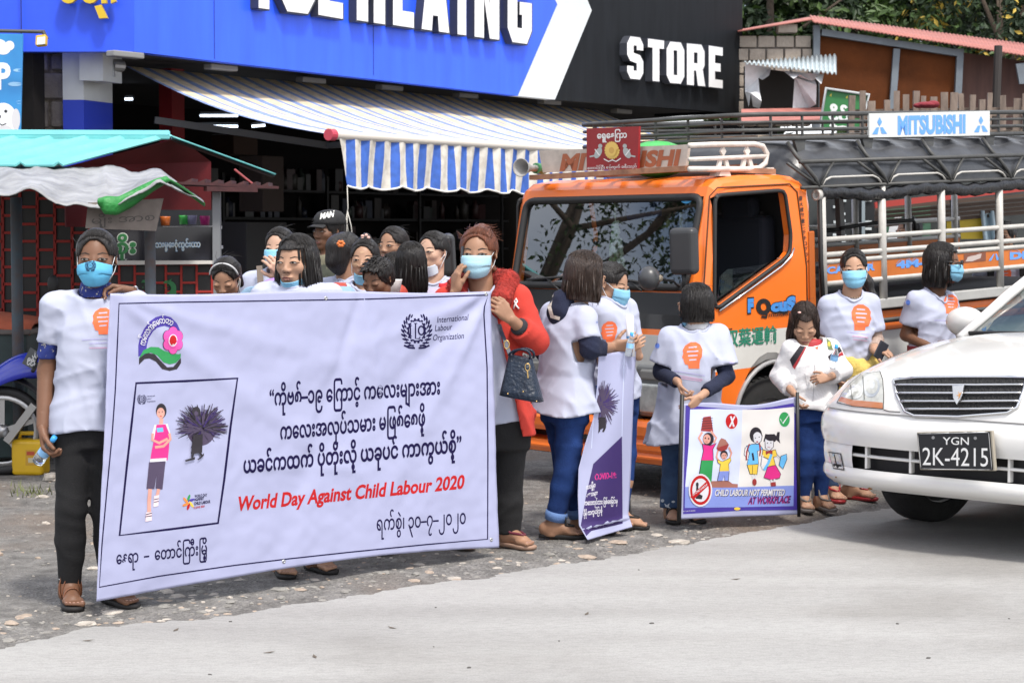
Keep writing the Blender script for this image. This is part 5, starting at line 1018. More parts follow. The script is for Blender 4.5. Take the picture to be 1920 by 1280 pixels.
prints('plate_lettering',[S_line(fr_,1.6,0,closed=True),S_text('YGN',(1768,833),(1817,833.5),14,0,bold=.005,hr=14.5),S_text('2K-4215',(1730,871),(1853,874),33,0,bold=.0,hr=35),S_ell(1750,820,3,3,1),S_ell(1829,821,3,3,1)],pbv,pw_,pl_,off=.0015,step=.0003)
fq=[(1556,848),(1577,851),(1583,880),(1564,877)]
both('fog_lamp',[S_poly(grow(fq,1.12),1),S_poly(fq,0),S_line([(1566,851),(1572,878)],1.5,1)],cbm,[M('fog_clear',(.38,.37,.35),.1,coat=1,var=.3,vs=40),gap],.004,.001)
mb=MB();mb.tube([p for p in[srf(x,y,.001,cnv)for x,y in((1657,768),(1668,771),(1688,772))]if p is not None],.002,4);mb.tube([hood(.78,v)+V(0,0,.0012)for v in np.linspace(0.02,1,20)]if False else[hood(.955,v)+V(0,0,.001)for v in np.linspace(.02,1,20)],.002,4);mb.tube([hood(.045,v)+V(0,0,.001)for v in np.linspace(.02,1,20)],.002,4);mb.build('panel_gap',gap,car)
for sg in(1,-1):
 c=CP(1.74,sg*.985,1.015);mb=MB();R=RC@rotz(-.12*sg);mb.ell(c,(.075,.125,.085),R,20,12);mo=mb.build('mirror',cw,car);MB().bar(c-CL*sg*.09-V(0,0,.04),CP(1.72,sg*.83,.96),.06,.03).build('mirror_foot',cw,mo)
mb=MB()
for px,py,r in((1632,915,.012),(1568,862+32,.006),(1626,921,.008)):
 q=srf(px,py,.001,cbm)
 if q is not None:mb.ell(q,(r,r,r*.6),None,8,5)
mb.build('rust_chip',M('chip_rust',(.25,.13,.06),.9),car)
# ================================================================== PEOPLE: one smooth surface per body, grown from a distance field
class Field:
 def __init__(s,lo,hi,h):
  s.lo=np.asarray(lo,float);s.h=h;s.n=np.maximum(4,np.ceil((np.asarray(hi,float)-s.lo)/h).astype(int)+1);s.F=np.full(tuple(s.n),.3,np.float32)
 def _sl(s,lo,hi):
  a=np.clip(np.floor((np.asarray(lo)-s.lo)/s.h).astype(int),0,s.n);b=np.clip(np.ceil((np.asarray(hi)-s.lo)/s.h).astype(int)+1,0,s.n)
  if np.any(b-a<1):return None,None
  ax=[s.lo[i]+s.h*np.arange(a[i],b[i])for i in range(3)];X,Y,Z=np.meshgrid(*ax,indexing='ij')
  return tuple(slice(a[i],b[i])for i in range(3)),np.stack([X,Y,Z],-1)
 def put(s,fn,lo,hi,k=.02,sub=False):
  pad=k+2*s.h;sl,P=s._sl(np.asarray(lo)-pad,np.asarray(hi)+pad)
  if sl is None:return
  d=fn(P);F=s.F[sl]
  if sub:
   d=-d;hh=np.clip(.5-.5*(F-d)/k,0,1)if k>0 else(F<d)*1.0;s.F[sl]=F*(1-hh)+d*hh+k*hh*(1-hh)
  else:
   hh=np.clip(.5+.5*(F-d)/k,0,1)if k>0 else(d<F)*1.0;s.F[sl]=F*(1-hh)+d*hh-k*hh*(1-hh)
 def cone(s,a,b,ra,rb,k=.02,sub=False,flat=False,sq=None):
  a,b=np.asarray(a,float),np.asarray(b,float);ab=b-a;L2=max(1e-9,ab@ab);L=math.sqrt(L2);R=max(ra,rb)
  def f(P):
   t=((P-a)@ab)/L2;tc=np.clip(t,0,1);q=P-a-tc[...,None]*ab
   if sq is not None:m=q@sq[0];q=q+(sq[1]-1)*m[...,None]*sq[0]
   d=np.sqrt((q*q).sum(-1))-(ra+(rb-ra)*tc)
   if flat:d=np.maximum(d,(t-1)*L)
   return d
  s.put(f,np.minimum(a,b)-R,np.maximum(a,b)+R,k,sub)
 def ell(s,c,r,R=None,k=.02,sub=False):
  c=np.asarray(c,float);r=np.asarray(r,float);R=np.eye(3)if R is None else R
  def f(P):
   q=(P-c)@R;k0=np.sqrt(((q/r)**2).sum(-1));k1=np.sqrt(((q/(r*r))**2).sum(-1));return k0*(k0-1)/np.maximum(k1,1e-6)
  m=np.abs(R)@r;s.put(f,c-m,c+m,k,sub)
 def trunk(s,sec,ex,ey,k=.02,noise=None,pw=2.0):
  """sections (z, half width, half depth, centre x, centre y) along z; ex = sideways, ey = backwards"""
  sec=np.asarray(sec,float);z=sec[:,0]
  def f(P):
   Z=P[...,2];g=lambda i:np.interp(Z,z,sec[:,i]);x=P[...,0]-g(3);y=P[...,1]-g(4);u=x*ex[0]+y*ex[1];v=x*ey[0]+y*ey[1];a,b=g(1),g(2)
   q=(np.abs(u/a)**pw+np.abs(v/b)**pw)**(1/pw);d=(q-1)*np.minimum(a,b)
   d=np.maximum(d,np.maximum(Z-z[-1],z[0]-Z))
   return d+noise(P)if noise is not None else d
  R=max(sec[:,1].max(),sec[:,2].max());c=sec[:,3:5]
  s.put(f,(c[:,0].min()-R,c[:,1].min()-R,z[0]),(c[:,0].max()+R,c[:,1].max()+R,z[-1]),k)
 def cut(s,fn):ax=[s.lo[i]+s.h*np.arange(s.n[i])for i in range(3)];P=np.stack(np.meshgrid(*ax,indexing='ij'),-1);s.F=np.maximum(s.F,fn(P))
 def shift(s,fn):ax=[s.lo[i]+s.h*np.arange(s.n[i])for i in range(3)];P=np.stack(np.meshgrid(*ax,indexing='ij'),-1);s.F=s.F+fn(P)
 def mesh(s):
  F=s.F.astype(float).copy();F[0]=F[-1]=.1;F[:,0]=F[:,-1]=.1;F[:,:,0]=F[:,:,-1]=.1;I=F<0
  nx,ny,nz=F.shape;cnt=np.zeros((nx-1,ny-1,nz-1),np.int16)
  for dx in(0,1):
   for dy in(0,1):
    for dz in(0,1):cnt+=I[dx:nx-1+dx,dy:ny-1+dy,dz:nz-1+dz]
  act=np.argwhere((cnt>0)&(cnt<8));
  if len(act)==0:return np.zeros((0,3)),[]
  vid=np.full(cnt.shape,-1,np.int64);vid[tuple(act.T)]=np.arange(len(act))
  acc=np.zeros((len(act),3));n=np.zeros(len(act))
  for ax in range(3):
   o=[i for i in range(3)if i!=ax]
   for a in(0,1):
    for b in(0,1):
     p0=act.copy();p0[:,o[0]]+=a;p0[:,o[1]]+=b;p1=p0.copy();p1[:,ax]+=1
     f0=F[tuple(p0.T)];f1=F[tuple(p1.T)];m=(f0<0)!=(f1<0);t=np.where(m,f0/np.where(m,f0-f1,1),0);q=p0.astype(float);q[:,ax]+=t;acc[m]+=q[m];n[m]+=1
  V_=s.lo+s.h*acc/n[:,None];fs=[]
  for ax in range(3):
   o=[(ax+1)%3,(ax+2)%3];sl0=[slice(None)]*3;sl1=[slice(None)]*3;sl0[ax]=slice(0,-1);sl1[ax]=slice(1,None)
   A,B=I[tuple(sl0)],I[tuple(sl1)];e=np.argwhere(A!=B);e=e[(e[:,o[0]]>0)&(e[:,o[1]]>0)&(e[:,o[0]]<F.shape[o[0]]-1)&(e[:,o[1]]<F.shape[o[1]]-1)]
   q=[]
   for a,b in((-1,-1),(0,-1),(0,0),(-1,0)):p=e.copy();p[:,o[0]]+=a;p[:,o[1]]+=b;q.append(vid[tuple(p.T)])
   q=np.stack(q,1);ins=A[tuple(e.T)];q[~ins]=q[~ins][:,::-1];fs.append(q[(q>=0).all(1)])
  return V_,np.concatenate(fs)
def folds(seed,amp,lam=(.05,.14),dirs=None,n=4):
 """crease lines: sharp ridges that come and go"""
 rs=np.random.RandomState(seed);W=[]
 for i in range(n):
  d=rs.normal(size=3)if dirs is None else np.asarray(dirs[i%len(dirs)],float)*rs.choice([1,1,-1])+rs.normal(size=3)*.3
  W.append((nrm(d)*math.pi/rs.uniform(*lam),rs.uniform(0,6.28),nrm(rs.normal(size=3))*2*math.pi/.34,nrm(rs.normal(size=3))*2*math.pi/.45,rs.uniform(.6,1)))
 def f(P):
  o=0
  for k,ph,k2,k3,w_ in W:m=np.clip(.55+.75*np.sin(P@k3+ph*2),0,1);o=o-w_*m*((1-np.abs(np.sin(.5*(P@k)+ph+1.3*np.sin(P@k2+ph))))**2-.3)
  return o*amp*1.15
 return f
def hairmat(name,col):return M(name,col,.40,var=.6,vs=7,stretch=(22,22,1.6),bump=.5,bs=9,spec=.4)
HAIR_K=hairmat('hair_black',(.011,.009,.008));HAIR_B=hairmat('hair_brown',(.028,.016,.011));HAIR_R=hairmat('hair_auburn',(.12,.035,.014))
def skin(name,c):return M('skin_'+name,c,.5,var=.10,vs=9,bump=.06,bs=220,spec=.35)
SK=dict(dark=skin('dark',(.16,.078,.045)),mid=skin('mid',(.31,.17,.105)),tan=skin('tan',(.39,.225,.145)),fair=skin('fair',(.50,.31,.22)))
EYEW=M('eye_white',(.36,.33,.30),.5,spec=.2);EYEB=M('eye_dark',(.012,.008,.006),.4,spec=.2);LIPM=M('lip',(.27,.105,.085),.5);LIPF=M('lip_fair',(.40,.17,.14),.5);BROW=M('brow',(.02,.014,.01),.8);TOEN=M('nail',(.42,.24,.18),.35)
THAN=M('thanaka',(.46,.29,.18),.8)
MASKB=M('mask_blue',(.22,.50,.68),.75,var=.05,vs=20,bump=.15,bs=150);MASKW=M('mask_white',(.6,.66,.72),.75);STRAP=M('mask_loop',(.65,.68,.7),.7);MASKC=M('mask_cloth_blue',(.10,.40,.62),.85,bump=.1,bs=200)
def head_R(yaw,pitch=0,roll=0):return rotz(math.radians(yaw))@rotx(math.radians(pitch))@roty(math.radians(roll))
class Person:pass
def add_mesh(mb,V_,F_,mi=0):mb.add(V_,F_,mi,True)
def head_field(c,R,r,neck,h,wide=1.0,jaw=1.0):
 """skull, face, nose, lips, ears; local frame: -y = face, z = up, units of half a head height"""
 L=lambda*p:c+R@(np.array(p,float)*r)
 lo=np.minimum(c-1.25*r,np.asarray(neck)-.05);hi=np.maximum(c+1.25*r,np.asarray(neck)+.05);f=Field(lo,hi,h)
 e=lambda p,q,k=.1,sub=False,RR=None:f.ell(L(*p),np.array(q)*r,R if RR is None else R@RR,k*r,sub)
 e((0,.12,.27),(.70*wide,.86,.72));e((0,-.26,-.12),(.60*wide,.58,.74),.15);e((0,-.36,-.62),(.40*jaw,.42,.36),.22);e((0,-.60,-.84),(.17,.17,.14),.16)
 for s in(1,-1):
  e((.36*s*wide,-.50,-.16),(.24,.26,.22),.16);e((.44*s*jaw,-.1,-.52),(.14,.28,.2),.2);e((.31*s,-1.02,.05),(.20,.20,.09),.12,True)
  e((.74*s*wide,.06,-.02),(.06,.15,.22),.05,False,rotz(.35*s));e((.79*s*wide,.0,-.02),(.04,.09,.13),.03,True,rotz(.35*s));e((.125*s,-.87,-.275),(.08,.09,.065),.06)
  e((.30*s,-.77,.045),(.17,.075,.085),.07)
 f.cone(L(0,-.78,.10),L(0,-.935,-.235),.05*r,.092*r,.10*r);e((0,-.80,-.53),(.25,.12,.07),.06);e((0,-.79,-.61),(.21,.12,.065),.04);e((0,-.93,-.565),(.2,.08,.012),.02,True);e((0,-.86,-.73),(.16,.08,.05),.08,True)
 f.cone(L(0,.22,-.45),neck,.44*r,.52*r,.16*r);f.cone(L(0,.05,-.55),(L(0,.0,-.6)+neck)/2,.38*r,.42*r,.2*r)
 return f,L
def face_marks(mb,bvh,c,R,r,mi0,gaze=0.0,closed=False,brow=1.0,mouth=True,extra=None):
 fn=lambda p:(Vector(c+R@(np.array([p[0],-2.0,p[1]])*r)),Vector(R@np.array([0,1.0,0])))
 S=[]
 for s in(1,-1):
  x=.31*s
  if not closed:
   alm=[(x-.15,.035),(x-.09,.062),(x,.074),(x+.09,.062),(x+.15,.038),(x+.08,.02),(x,.012),(x-.08,.018)];S.append(S_poly(alm,mi0));S.append(S_ell(x+gaze*.06,.042,.062,.034,mi0+1))
   S.append(S_line([(x-.17,.03),(x-.09,.068),(x,.085),(x+.09,.068),(x+.17,.033)],0.026,mi0+1))
  else:S.append(S_line([(x-.16,.03),(x-.08,.0),(x,-.012),(x+.08,.0),(x+.16,.03)],.022,mi0+1))
  S.append(S_line([(x-s*.17,.21),(x-s*.02,.255),(x+s*.19,.215)],[.034*brow,.042*brow,.012],mi0+3))
 if mouth:S+=[S_poly([(-.22,-.555),(-.1,-.515),(-.04,-.50),(0,-.51),(.04,-.50),(.1,-.515),(.22,-.555),(.1,-.565),(-.1,-.565)],mi0+2),S_poly([(-.2,-.562),(0,-.575),(.2,-.562),(.12,-.63),(0,-.65),(-.12,-.63)],mi0+2),S_line([(-.22,-.556),(0,-.567),(.22,-.556)],.014,mi0+3)]
 S+=[S_ell(s*.075,-.345,.035,.018,mi0+3,n=10)for s in(1,-1)]
 if extra:S+=extra
 lay(mb,S,bvh,.0008,.00015,.07,fn)
def hand(mb,wrist,d,n,side,Lh,curl=(.35,.5,.35),spread=.1,thumb=(.9,.5),h=.0032,mi=0,forearm=None,fore_r=.024,curls=None,nails=None):
 """palm, four fingers, thumb; d = towards the fingers, n = the way the palm faces, side = the thumb's side"""
 wrist=np.asarray(wrist,float);d=nrm(d);n=nrm(n-d*(np.dot(n,d)));side=nrm(np.cross(d,n))*(1 if np.dot(np.cross(d,n),side)>0 else-1);u=Lh/.175
 lo=wrist-Lh*1.2;hi=wrist+Lh*1.2;f=Field(lo,hi,h)
 if forearm is not None:fd=nrm(forearm-wrist);f.cone(wrist+fd*.05,wrist,fore_r,fore_r*.86,.01,sq=(n,1.25));
 kn=[]
 for i,(sx,len_)in enumerate(((.030,.088),(.010,.094),(-.010,.089),(-.028,.080))):
  k=wrist+d*len_*u+side*sx*u;kn.append(k);f.cone(wrist+d*.012*u+side*sx*.55*u,k,.0135*u,.0105*u,.012*u)
 f.ell(wrist+d*.045*u+n*.004*u,(.036*u,.04*u,.014*u),np.stack([side,d,n],1),.012*u);f.ell(wrist+d*.03*u+side*.024*u+n*.008*u,(.014*u,.024*u,.013*u),np.stack([side,d,n],1),.012*u)
 for i,k in enumerate(kn):
  Ls=np.array([.040,.025,.020])*u*(.96,1.08,1.0,.80)[i];a=0;p=k;r=.0088*u*(1,1.02,.98,.86)[i];cc=curls[i]if curls else curl;fd=nrm(d+side*spread*(1.5,.5,-.5,-1.6)[i]*.5)
  for j in range(3):
   a+=cc[j]*(1+.06*(i-1));q=p+(fd*math.cos(a)+n*math.sin(a))*Ls[j];r2=r*.93;f.cone(p,q,r,r2,.0035*u);p,r=q,r2
  if nails is not None:
   td=fd*math.cos(a)+n*math.sin(a);nn=-(n*math.cos(a)-fd*math.sin(a));mb.ell(p+td*.003*u+nn*r*.72,(.0052*u,.0065*u,.0028*u),np.stack([side,td,nn],1),8,5,nails)
 t0=wrist+d*.022*u+side*.022*u+n*.006*u;td=nrm(d*math.cos(thumb[0])+side*math.sin(thumb[0])+n*.35);p=t0;r=.0115*u
 for j,L_ in enumerate((.040,.030,.024)):
  q=p+td*L_*u;f.cone(p,q,r,r*.9,.006*u);p,r=q,r*.9;td=nrm(td+(n*.6+d*.5-side*.5)*thumb[1])
 V_,F_=f.mesh();add_mesh(mb,V_,F_,mi)
def foot(mb,ankle,toe_dir,L,ground,mi=0,h=.0045,calf=None,calf_r=.035,nails=None):
 d=nrm(V(toe_dir[0],toe_dir[1],0));s=V(-d[1],d[0],0);a=np.asarray(ankle,float);z0=ground;u=L/.23
 heel=V(a[0],a[1],z0+.026*u)-d*.035*u;ball=V(a[0],a[1],z0+.018*u)+d*.105*u;f=Field(np.array([a[0]-L,a[1]-L,z0-.01]),np.array([a[0]+L,a[1]+L,a[2]+.14]),h)
 f.ell(heel,(.032*u,.028*u,.026*u),np.stack([d,s,V(0,0,1)],1),.01);f.cone(heel+V(0,0,.012*u),a+V(0,0,.01),.030*u,.033*u,.03);f.cone(V(a[0],a[1],z0+.055*u)+d*.01*u,ball+V(0,0,.008*u),.030*u,.019*u,.03*u,sq=(s,.82));f.cone(heel,ball,.024*u,.022*u,.02)
 f.ell(ball,(.03*u,.042*u,.018*u),np.stack([d,s,V(0,0,1)],1),.015)
 if calf is not None:f.cone(a,calf,.032*u,calf_r,.03)
 ankle_b=[(a+s*.028*u*q+V(0,0,-.004))for q in(1,-1)]
 for q in ankle_b:f.ell(q,(.01,.01,.01),None,.015)
 for sg_i,(off,l,r)in enumerate(((.030,.052,.0125),(.013,.052,.009),(-.002,.046,.0085),(-.016,.039,.008),(-.029,.030,.0078))):
  for sg in(1,):
   p0=ball+s*off*u*mb.toe_side+d*.012*u;p1=p0+d*l*u*.85+V(0,0,-.004*u);f.cone(p0,p1,r*u*1.0,r*u,.006*u)
   if nails is not None:mb.ell(p1+V(0,0,r*u*.78)+d*.003,(r*u*.62,r*u*.55,.0022),np.stack([d,s,V(0,0,1)],1),8,5,nails)
 V_,F_=f.mesh();fb=MB();add_mesh(fb,V_,F_);add_mesh(mb,V_,F_,mi);return fb.bvh(),d,s,z0,u,a
def sandal(parent,ft,sole_m,strap_m,straps,th=.018,name='sandal',thong=False,stud=None):
 bv,d,s,z0,u,a=ft;mb=MB();prof=[(-.075,.0),(-.07,.02),(-.05,.031),(0,.033),(.06,.037),(.11,.046),(.15,.042),(.172,.026),(.18,0)]
 out=[(x,w)for x,w in prof]+[(x,-w)for x,w in prof[-2:0:-1]]
 def ring(z,k):return[V(a[0],a[1],z)+d*(x*u*(1 if k==1 else(1-(1-k)*.3)))+s*w*u*k for x,w in out]
 mb.loft([ring(z0-th+.004,.93),ring(z0-th+.012,1.0),ring(z0+.001,1.0),ring(z0+.004,.95)],0,True);so=mb.build(name,sole_m,parent)
 for k,(x0,x1,wd)in enumerate(straps):
  m=MB();pts=[]
  for i in range(15):
   t=i/14;x=(x0+(x1-x0)*t)*u;ang=math.pi*(.02+.96*t);c=V(a[0],a[1],z0+.012)+d*x;dirv=s*math.cos(ang)+V(0,0,1)*math.sin(ang);h_,n_,i_,q_=bv.ray_cast(Vector(c+dirv*.2),Vector(-dirv))
   pts.append(np.array(h_)+dirv*.002 if h_ is not None else c+dirv*.035*u)
  P=[]
  for i,p in enumerate(pts):P.append([p-d*wd/2,p+d*wd/2])
  vs=[q for pr in P for q in pr];m.add(vs,[[2*i,2*i+1,2*i+3,2*i+2]for i in range(14)],0,True)
  if stud is not None and k==0:
   for i in(5,7,9):m.ell(pts[i],(.005,.005,.004),None,8,5,1)
  m.build('strap',[strap_m]+([stud]if stud is not None else[]),so,solid=.004)
 if thong:
  m=MB();top=V(a[0],a[1],z0)+d*.112*u
  for q in(1,-1):
   pts=[]
   for i in range(9):
    t=i/8;x=(.115-.10*t)*u;w_=q*(.004+.036*t**.8)*u;o_=V(a[0],a[1],z0+.2)+d*x+s*w_;h_,n_,i_,q_=bv.ray_cast(Vector(o_),Vector((0,0,-1)));pts.append((np.array(h_)if h_ is not None and h_[2]>z0+.004 else V(o_[0],o_[1],z0+.006+.02*(1-t)))+V(0,0,.003))
   m.tube(pts,.0065*u**.5,6)
  m.build('strap',strap_m,so)
 return so
def curtain_noise(c,R,r,seed,amp):
 rs=np.random.RandomState(seed);w=[(int(rs.randint(9,46)),rs.uniform(0,6.28),rs.uniform(-3,3),rs.uniform(.4,1))for _ in range(7)]
 def f(P):
  q=(P-c)@R/r;ph=np.arctan2(q[...,0],q[...,1]-.1+1e-9);z=q[...,2];o=0
  for n_,p0,kz,a in w:o=o+a*np.sin(n_*ph+p0+kz*z+.6*np.sin(3*z+p0))
  return o*amp*r/4
 return f
def hair(parent,c,R,r,mat,style,seed=0,h=.006,tail=None,down=-1.0,wide=1.0,part=0,flare=1.0,fringe=False,locks=0,fly=14):
 """style: cap | long | bob | short"""
 L=lambda*p:c+R@(np.array(p,float)*r);lo=c-np.array([1.6,1.6,1.5])*r;hi=c+np.array([1.6,1.6,1.4])*r
 lo[2]=min(lo[2],c[2]+(down-.25)*r)
 if tail is not None:
  for t in tail:lo=np.minimum(lo,t[0]-t[1]*1.5);hi=np.maximum(hi,t[0]+t[1]*1.5)
 f=Field(lo,hi,h);e=lambda p,q,k=.08,sub=False:f.ell(L(*p),np.array(q)*r,R,k*r,sub)
 e((0,.13,.28),(.80*wide,.96,.82));e((0,.45,-.15 if style!='cap' else.08),(.66*wide,.60,.55 if style!='cap' else.46),.2)
 if style in('long','bob'):
 # a shell hanging from the crown, round the sides and back
  zt,zb=.45,down;hw=.86*wide
  def shell(P):
   q=(P-c)@R/r;z=q[...,2];k=np.clip((zt-z)/(zt-zb),0,1);a=hw*(1+.10*flare*k);b=.86*(1-.12*k);x,y=q[...,0],q[...,1]-.14
   cp=np.sqrt(np.clip(1-(np.clip(z-.2,0,1)/.9)**2,.0,1))+.001;rr=np.sqrt((x/(a*cp))**2+(y/(b*cp))**2);d=(rr-1)*.8*cp;d=np.maximum(d,np.maximum(z-.9,zb-z));return d*r
  m=1.2*r;f.put(shell,L(0,0,0)*V(1,1,0)+V(-m,-m,c[2]+zb*r),L(0,0,0)*V(1,1,0)+V(m,m,c[2]+1.0*r),.06*r)
  def hollow(P):
   q=(P-c)@R/r;z=q[...,2];w_=np.where(z<-.2,.60,.62);x,y=q[...,0],q[...,1]+.62;rr=np.sqrt((x/w_)**2+(y/.95)**2);d=(rr-1)*.6;d=np.maximum(d,z-(.60 if not fringe else.50)-.1*np.abs(x));return d*r
  f.put(hollow,lo,hi,.05*r,True)
 else:
  e((0,-1.0,-.30),(.72*wide,.88,1.16),.06,True)
  if style=='cap':e((0,-.32,-.56),(1.3,.86,.79),.05,True)
  else:e((0,-.3,-1.0),(1.2,.9,.72),.08,True);
 if style=='short':
  for i in range(16):
   rs=random.Random(seed*31+i);a=rs.uniform(-1.2,1.2);p=(.5*math.sin(a),-.45-.3*math.cos(a)*.5,.72+.1*rs.random());f.cone(L(*p),L(p[0]*1.2,p[1]-.22,p[2]-.05-.12*rs.random()),.09*r,.02*r,.05*r)
 if tail is not None:
  for(a,ra),(b,rb)in zip(tail[:-1],tail[1:]):f.cone(a,b,ra,rb,.03)
 f.shift(curtain_noise(c,R,r,seed,(.03 if style!='short' else.07)))
 V_,F_=f.mesh();mb=MB();add_mesh(mb,V_,F_)
 rs=random.Random(seed+5)
 for i in range(locks):
  a=rs.uniform(-2.4,2.4);top=L(.84*wide*math.sin(a),.14+.86*math.cos(a),rs.uniform(-.3,.5));zz=down-rs.uniform(-.05,.22);bot=L(.88*wide*math.sin(a)*(1+.1*flare),.14+.78*math.cos(a),zz);md=(top+bot)/2+R@(np.array([math.sin(a),math.cos(a),0])*.07*r)
  mb.tube([top,md,bot],[.03*r,.04*r,.004*r],5)
 top_z=lambda x,y:.28+.84*math.sqrt(max(0,1-(x/(.82*wide))**2-((y-.13)/.99)**2))
 if style in('long','bob'):
  for i in range(260):
   a=rs.uniform(-2.65,2.65);y0=rs.uniform(-.55,.5);sx=1 if a>0 else-1;pts=[];zz=down+rs.uniform(-.02,.25);lift=rs.uniform(.0,.035)
   ex_,ey_=(.86*wide+lift)*math.sin(a),.14+(.86+lift)*math.cos(a)
   for t in(0,.2,.42,.65,.85):x,y=.03*sx+(ex_*.96-.03*sx)*t,y0+(ey_*.96-y0)*t;pts.append(L(x*1.0,y,top_z(x*.97,.13+(y-.13)*.97)+lift))
   for t in(.0,.35,.7,1):k=.1+(zz-.1)*t;g_=1+.10*flare*max(0,min(1,(.45-k)/(.45-down)));pts.append(L(ex_*g_+rs.gauss(0,.012),ey_*(1-.05*t)+rs.gauss(0,.012),k))
   q=rs.uniform(.006,.015)*r;mb.tube(pts,[q*.6]+[q]*(len(pts)-2)+[q*.15],4)
 elif style=='cap':
  for i in range(230):
   th=rs.uniform(-1.12,1.12);x0=.70*wide*math.sin(th);pts=[];e_=rs.uniform(-.25,.15);lift=rs.uniform(.005,.03)
   y0=.13-.72*math.cos(th*.8);y1=.98
   for t in(0,.25,.5,.75,1):y=y0+(y1-y0)*t;k=math.sqrt(max(.02,1-((y-.13)/.99)**2));x=x0*min(1,.25+k)*(1-.85*t**3);z=.28+.84*math.sqrt(max(0,1-(x/(.84*wide))**2-((y-.13)/.99)**2))*(math.cos(th*.55)if t>.1 else math.cos(th*.6));pts.append(L(x*1.02,y,z+lift-.28*t**2*(.4+abs(e_))))
   q=rs.uniform(.006,.014)*r;mb.tube(pts,[q*.4,q,q,q,q*.4],4)
 elif style=='short':
  for i in range(200):
   th=rs.uniform(-3.1,3.1);ph=rs.uniform(.1,1.35);x,y,z=.80*wide*math.sin(th)*math.sin(ph),.13+.96*math.cos(th)*math.sin(ph),.28+.82*math.cos(ph)
   if y<-.5 and z<.6:continue
   n_=nrm(V(x,y-.13,z-.1));dr=nrm(V(rs.gauss(0,.5)-.3,-.5+rs.gauss(0,.5),rs.gauss(0,.3))-n_*.2);p0=V(x,y,z)-n_*.04;mb.tube([L(*p0),L(*(p0+n_*.09+dr*.10)),L(*(p0+n_*.10+dr*.22))],[.03*r,.026*r,.004*r],4)
 for i in range(fly):
  a=rs.uniform(-2.1,2.1);el=rs.uniform(.3,1.3);p=L(.8*wide*math.sin(a)*math.cos(el),.13+.95*math.cos(a)*math.cos(el),.28+.82*math.sin(el));t=R@nrm(V(math.cos(a),-math.sin(a),rs.uniform(-.6,.2)));o=R@nrm(V(math.sin(a),math.cos(a),.9));mb.tube([p-o*.01,p+t*.03+o*.008,p+t*.07+o*rs.uniform(.004,.018)],[.0012,.001,.0004],4)
 if part:pass
 return mb.build('hair',mat,parent)
def mask(parent,c,R,r,mat,low=False,cloth=False,loops=True,emblem=None):
 L=lambda x,y,z:c+R@(np.array([x,y,z])*r);zt,zb=(.0,-.93)if not low else(-.74,-1.16)
 def f(u,v):
  th=(u-.5)*2*1.22;z=zb+(zt-zb)*v;kk=math.cos(th)
  if low:prot=.93-.05*(1-v);x=.52*math.sin(th);y=-.02-prot*max(0,kk)**.9*(.92-.3*(1-v));z=z+.34*(1-kk)**1.2-.06*(1-v)
  else:
   prot=np.interp(v,[0,.12,.35,.7,.9,1],[.86,.99,1.08,1.12,1.03,.98])+(.07*math.exp(-(th/.25)**2)*math.sin(v*3)if cloth else 0);x=np.interp(v,[0,.3,.8,1],[.46,.61,.665,.645])*math.sin(th);y=-.06-(prot-.06)*max(0,kk)**.75;z=z-.07*(1-kk)*(1 if v>.5 else-2.4)-(.16*math.sin(abs(th))if cloth and v>.5 else 0)*v
   if not cloth:y+=.012*math.sin(v*3*6.28)
  return L(x,y,z)
 mb=MB().grid(f,26,18);mo=mb.build('face_mask',mat,parent,solid=.003)
 if loops:
  m=MB()
  for u,s in((0,-1),(1,1)):
   ear=L(.70*s,.14,.0 if not low else.0);m.tube([f(u,.96),L(.66*s,-.1,.08 if not low else-.25),ear+R@np.array([0,.01,.012]),ear-R@np.array([0,0,.016]),L(.64*s,-.12,-.45 if not low else-.6),f(u,.06)],.0016,4)
  m.build('ear_loop',STRAP,mo)
 return mo,mb.bvh()
 # ------------------------------------------------------------------ a clothed, posed person
UP=V(0,0,1)
PREG={}
def tee_mat(name,c,bump=.10):return M(name,c,.9,var=.03,vs=6,bump=bump,bs=420,spec=.2)
TEE=tee_mat('tee_white',(.42,.445,.555));TEEP=tee_mat('tee_pinkish',(.40,.36,.46));JEAN=M('denim_dark',(.02,.055,.2),.9,spec=.2,col2=(.010,.026,.10),vs=7,bump=.3,bs=200);JEANL=M('denim_faded',(.05,.10,.2),.85,col2=(.018,.045,.11),vs=9,bump=.3,bs=200)
BLKC=M('black_cloth',(.006,.006,.007),.9,var=.3,vs=8,bump=.2,bs=200);NAVY=M('navy_knit',(.008,.012,.035),.95,bump=.3,bs=220);RUBB=M('sole_black',(.012,.011,.011),.7)
ORANGE_P=M('print_orange',(.78,.15,.05),.8);BLUE_P=M('print_blue',(.09,.18,.55),.8);PINK_P=M('print_pink',(.65,.35,.5),.8);LAV_P=M('print_lavender',(.42,.4,.66),.8)
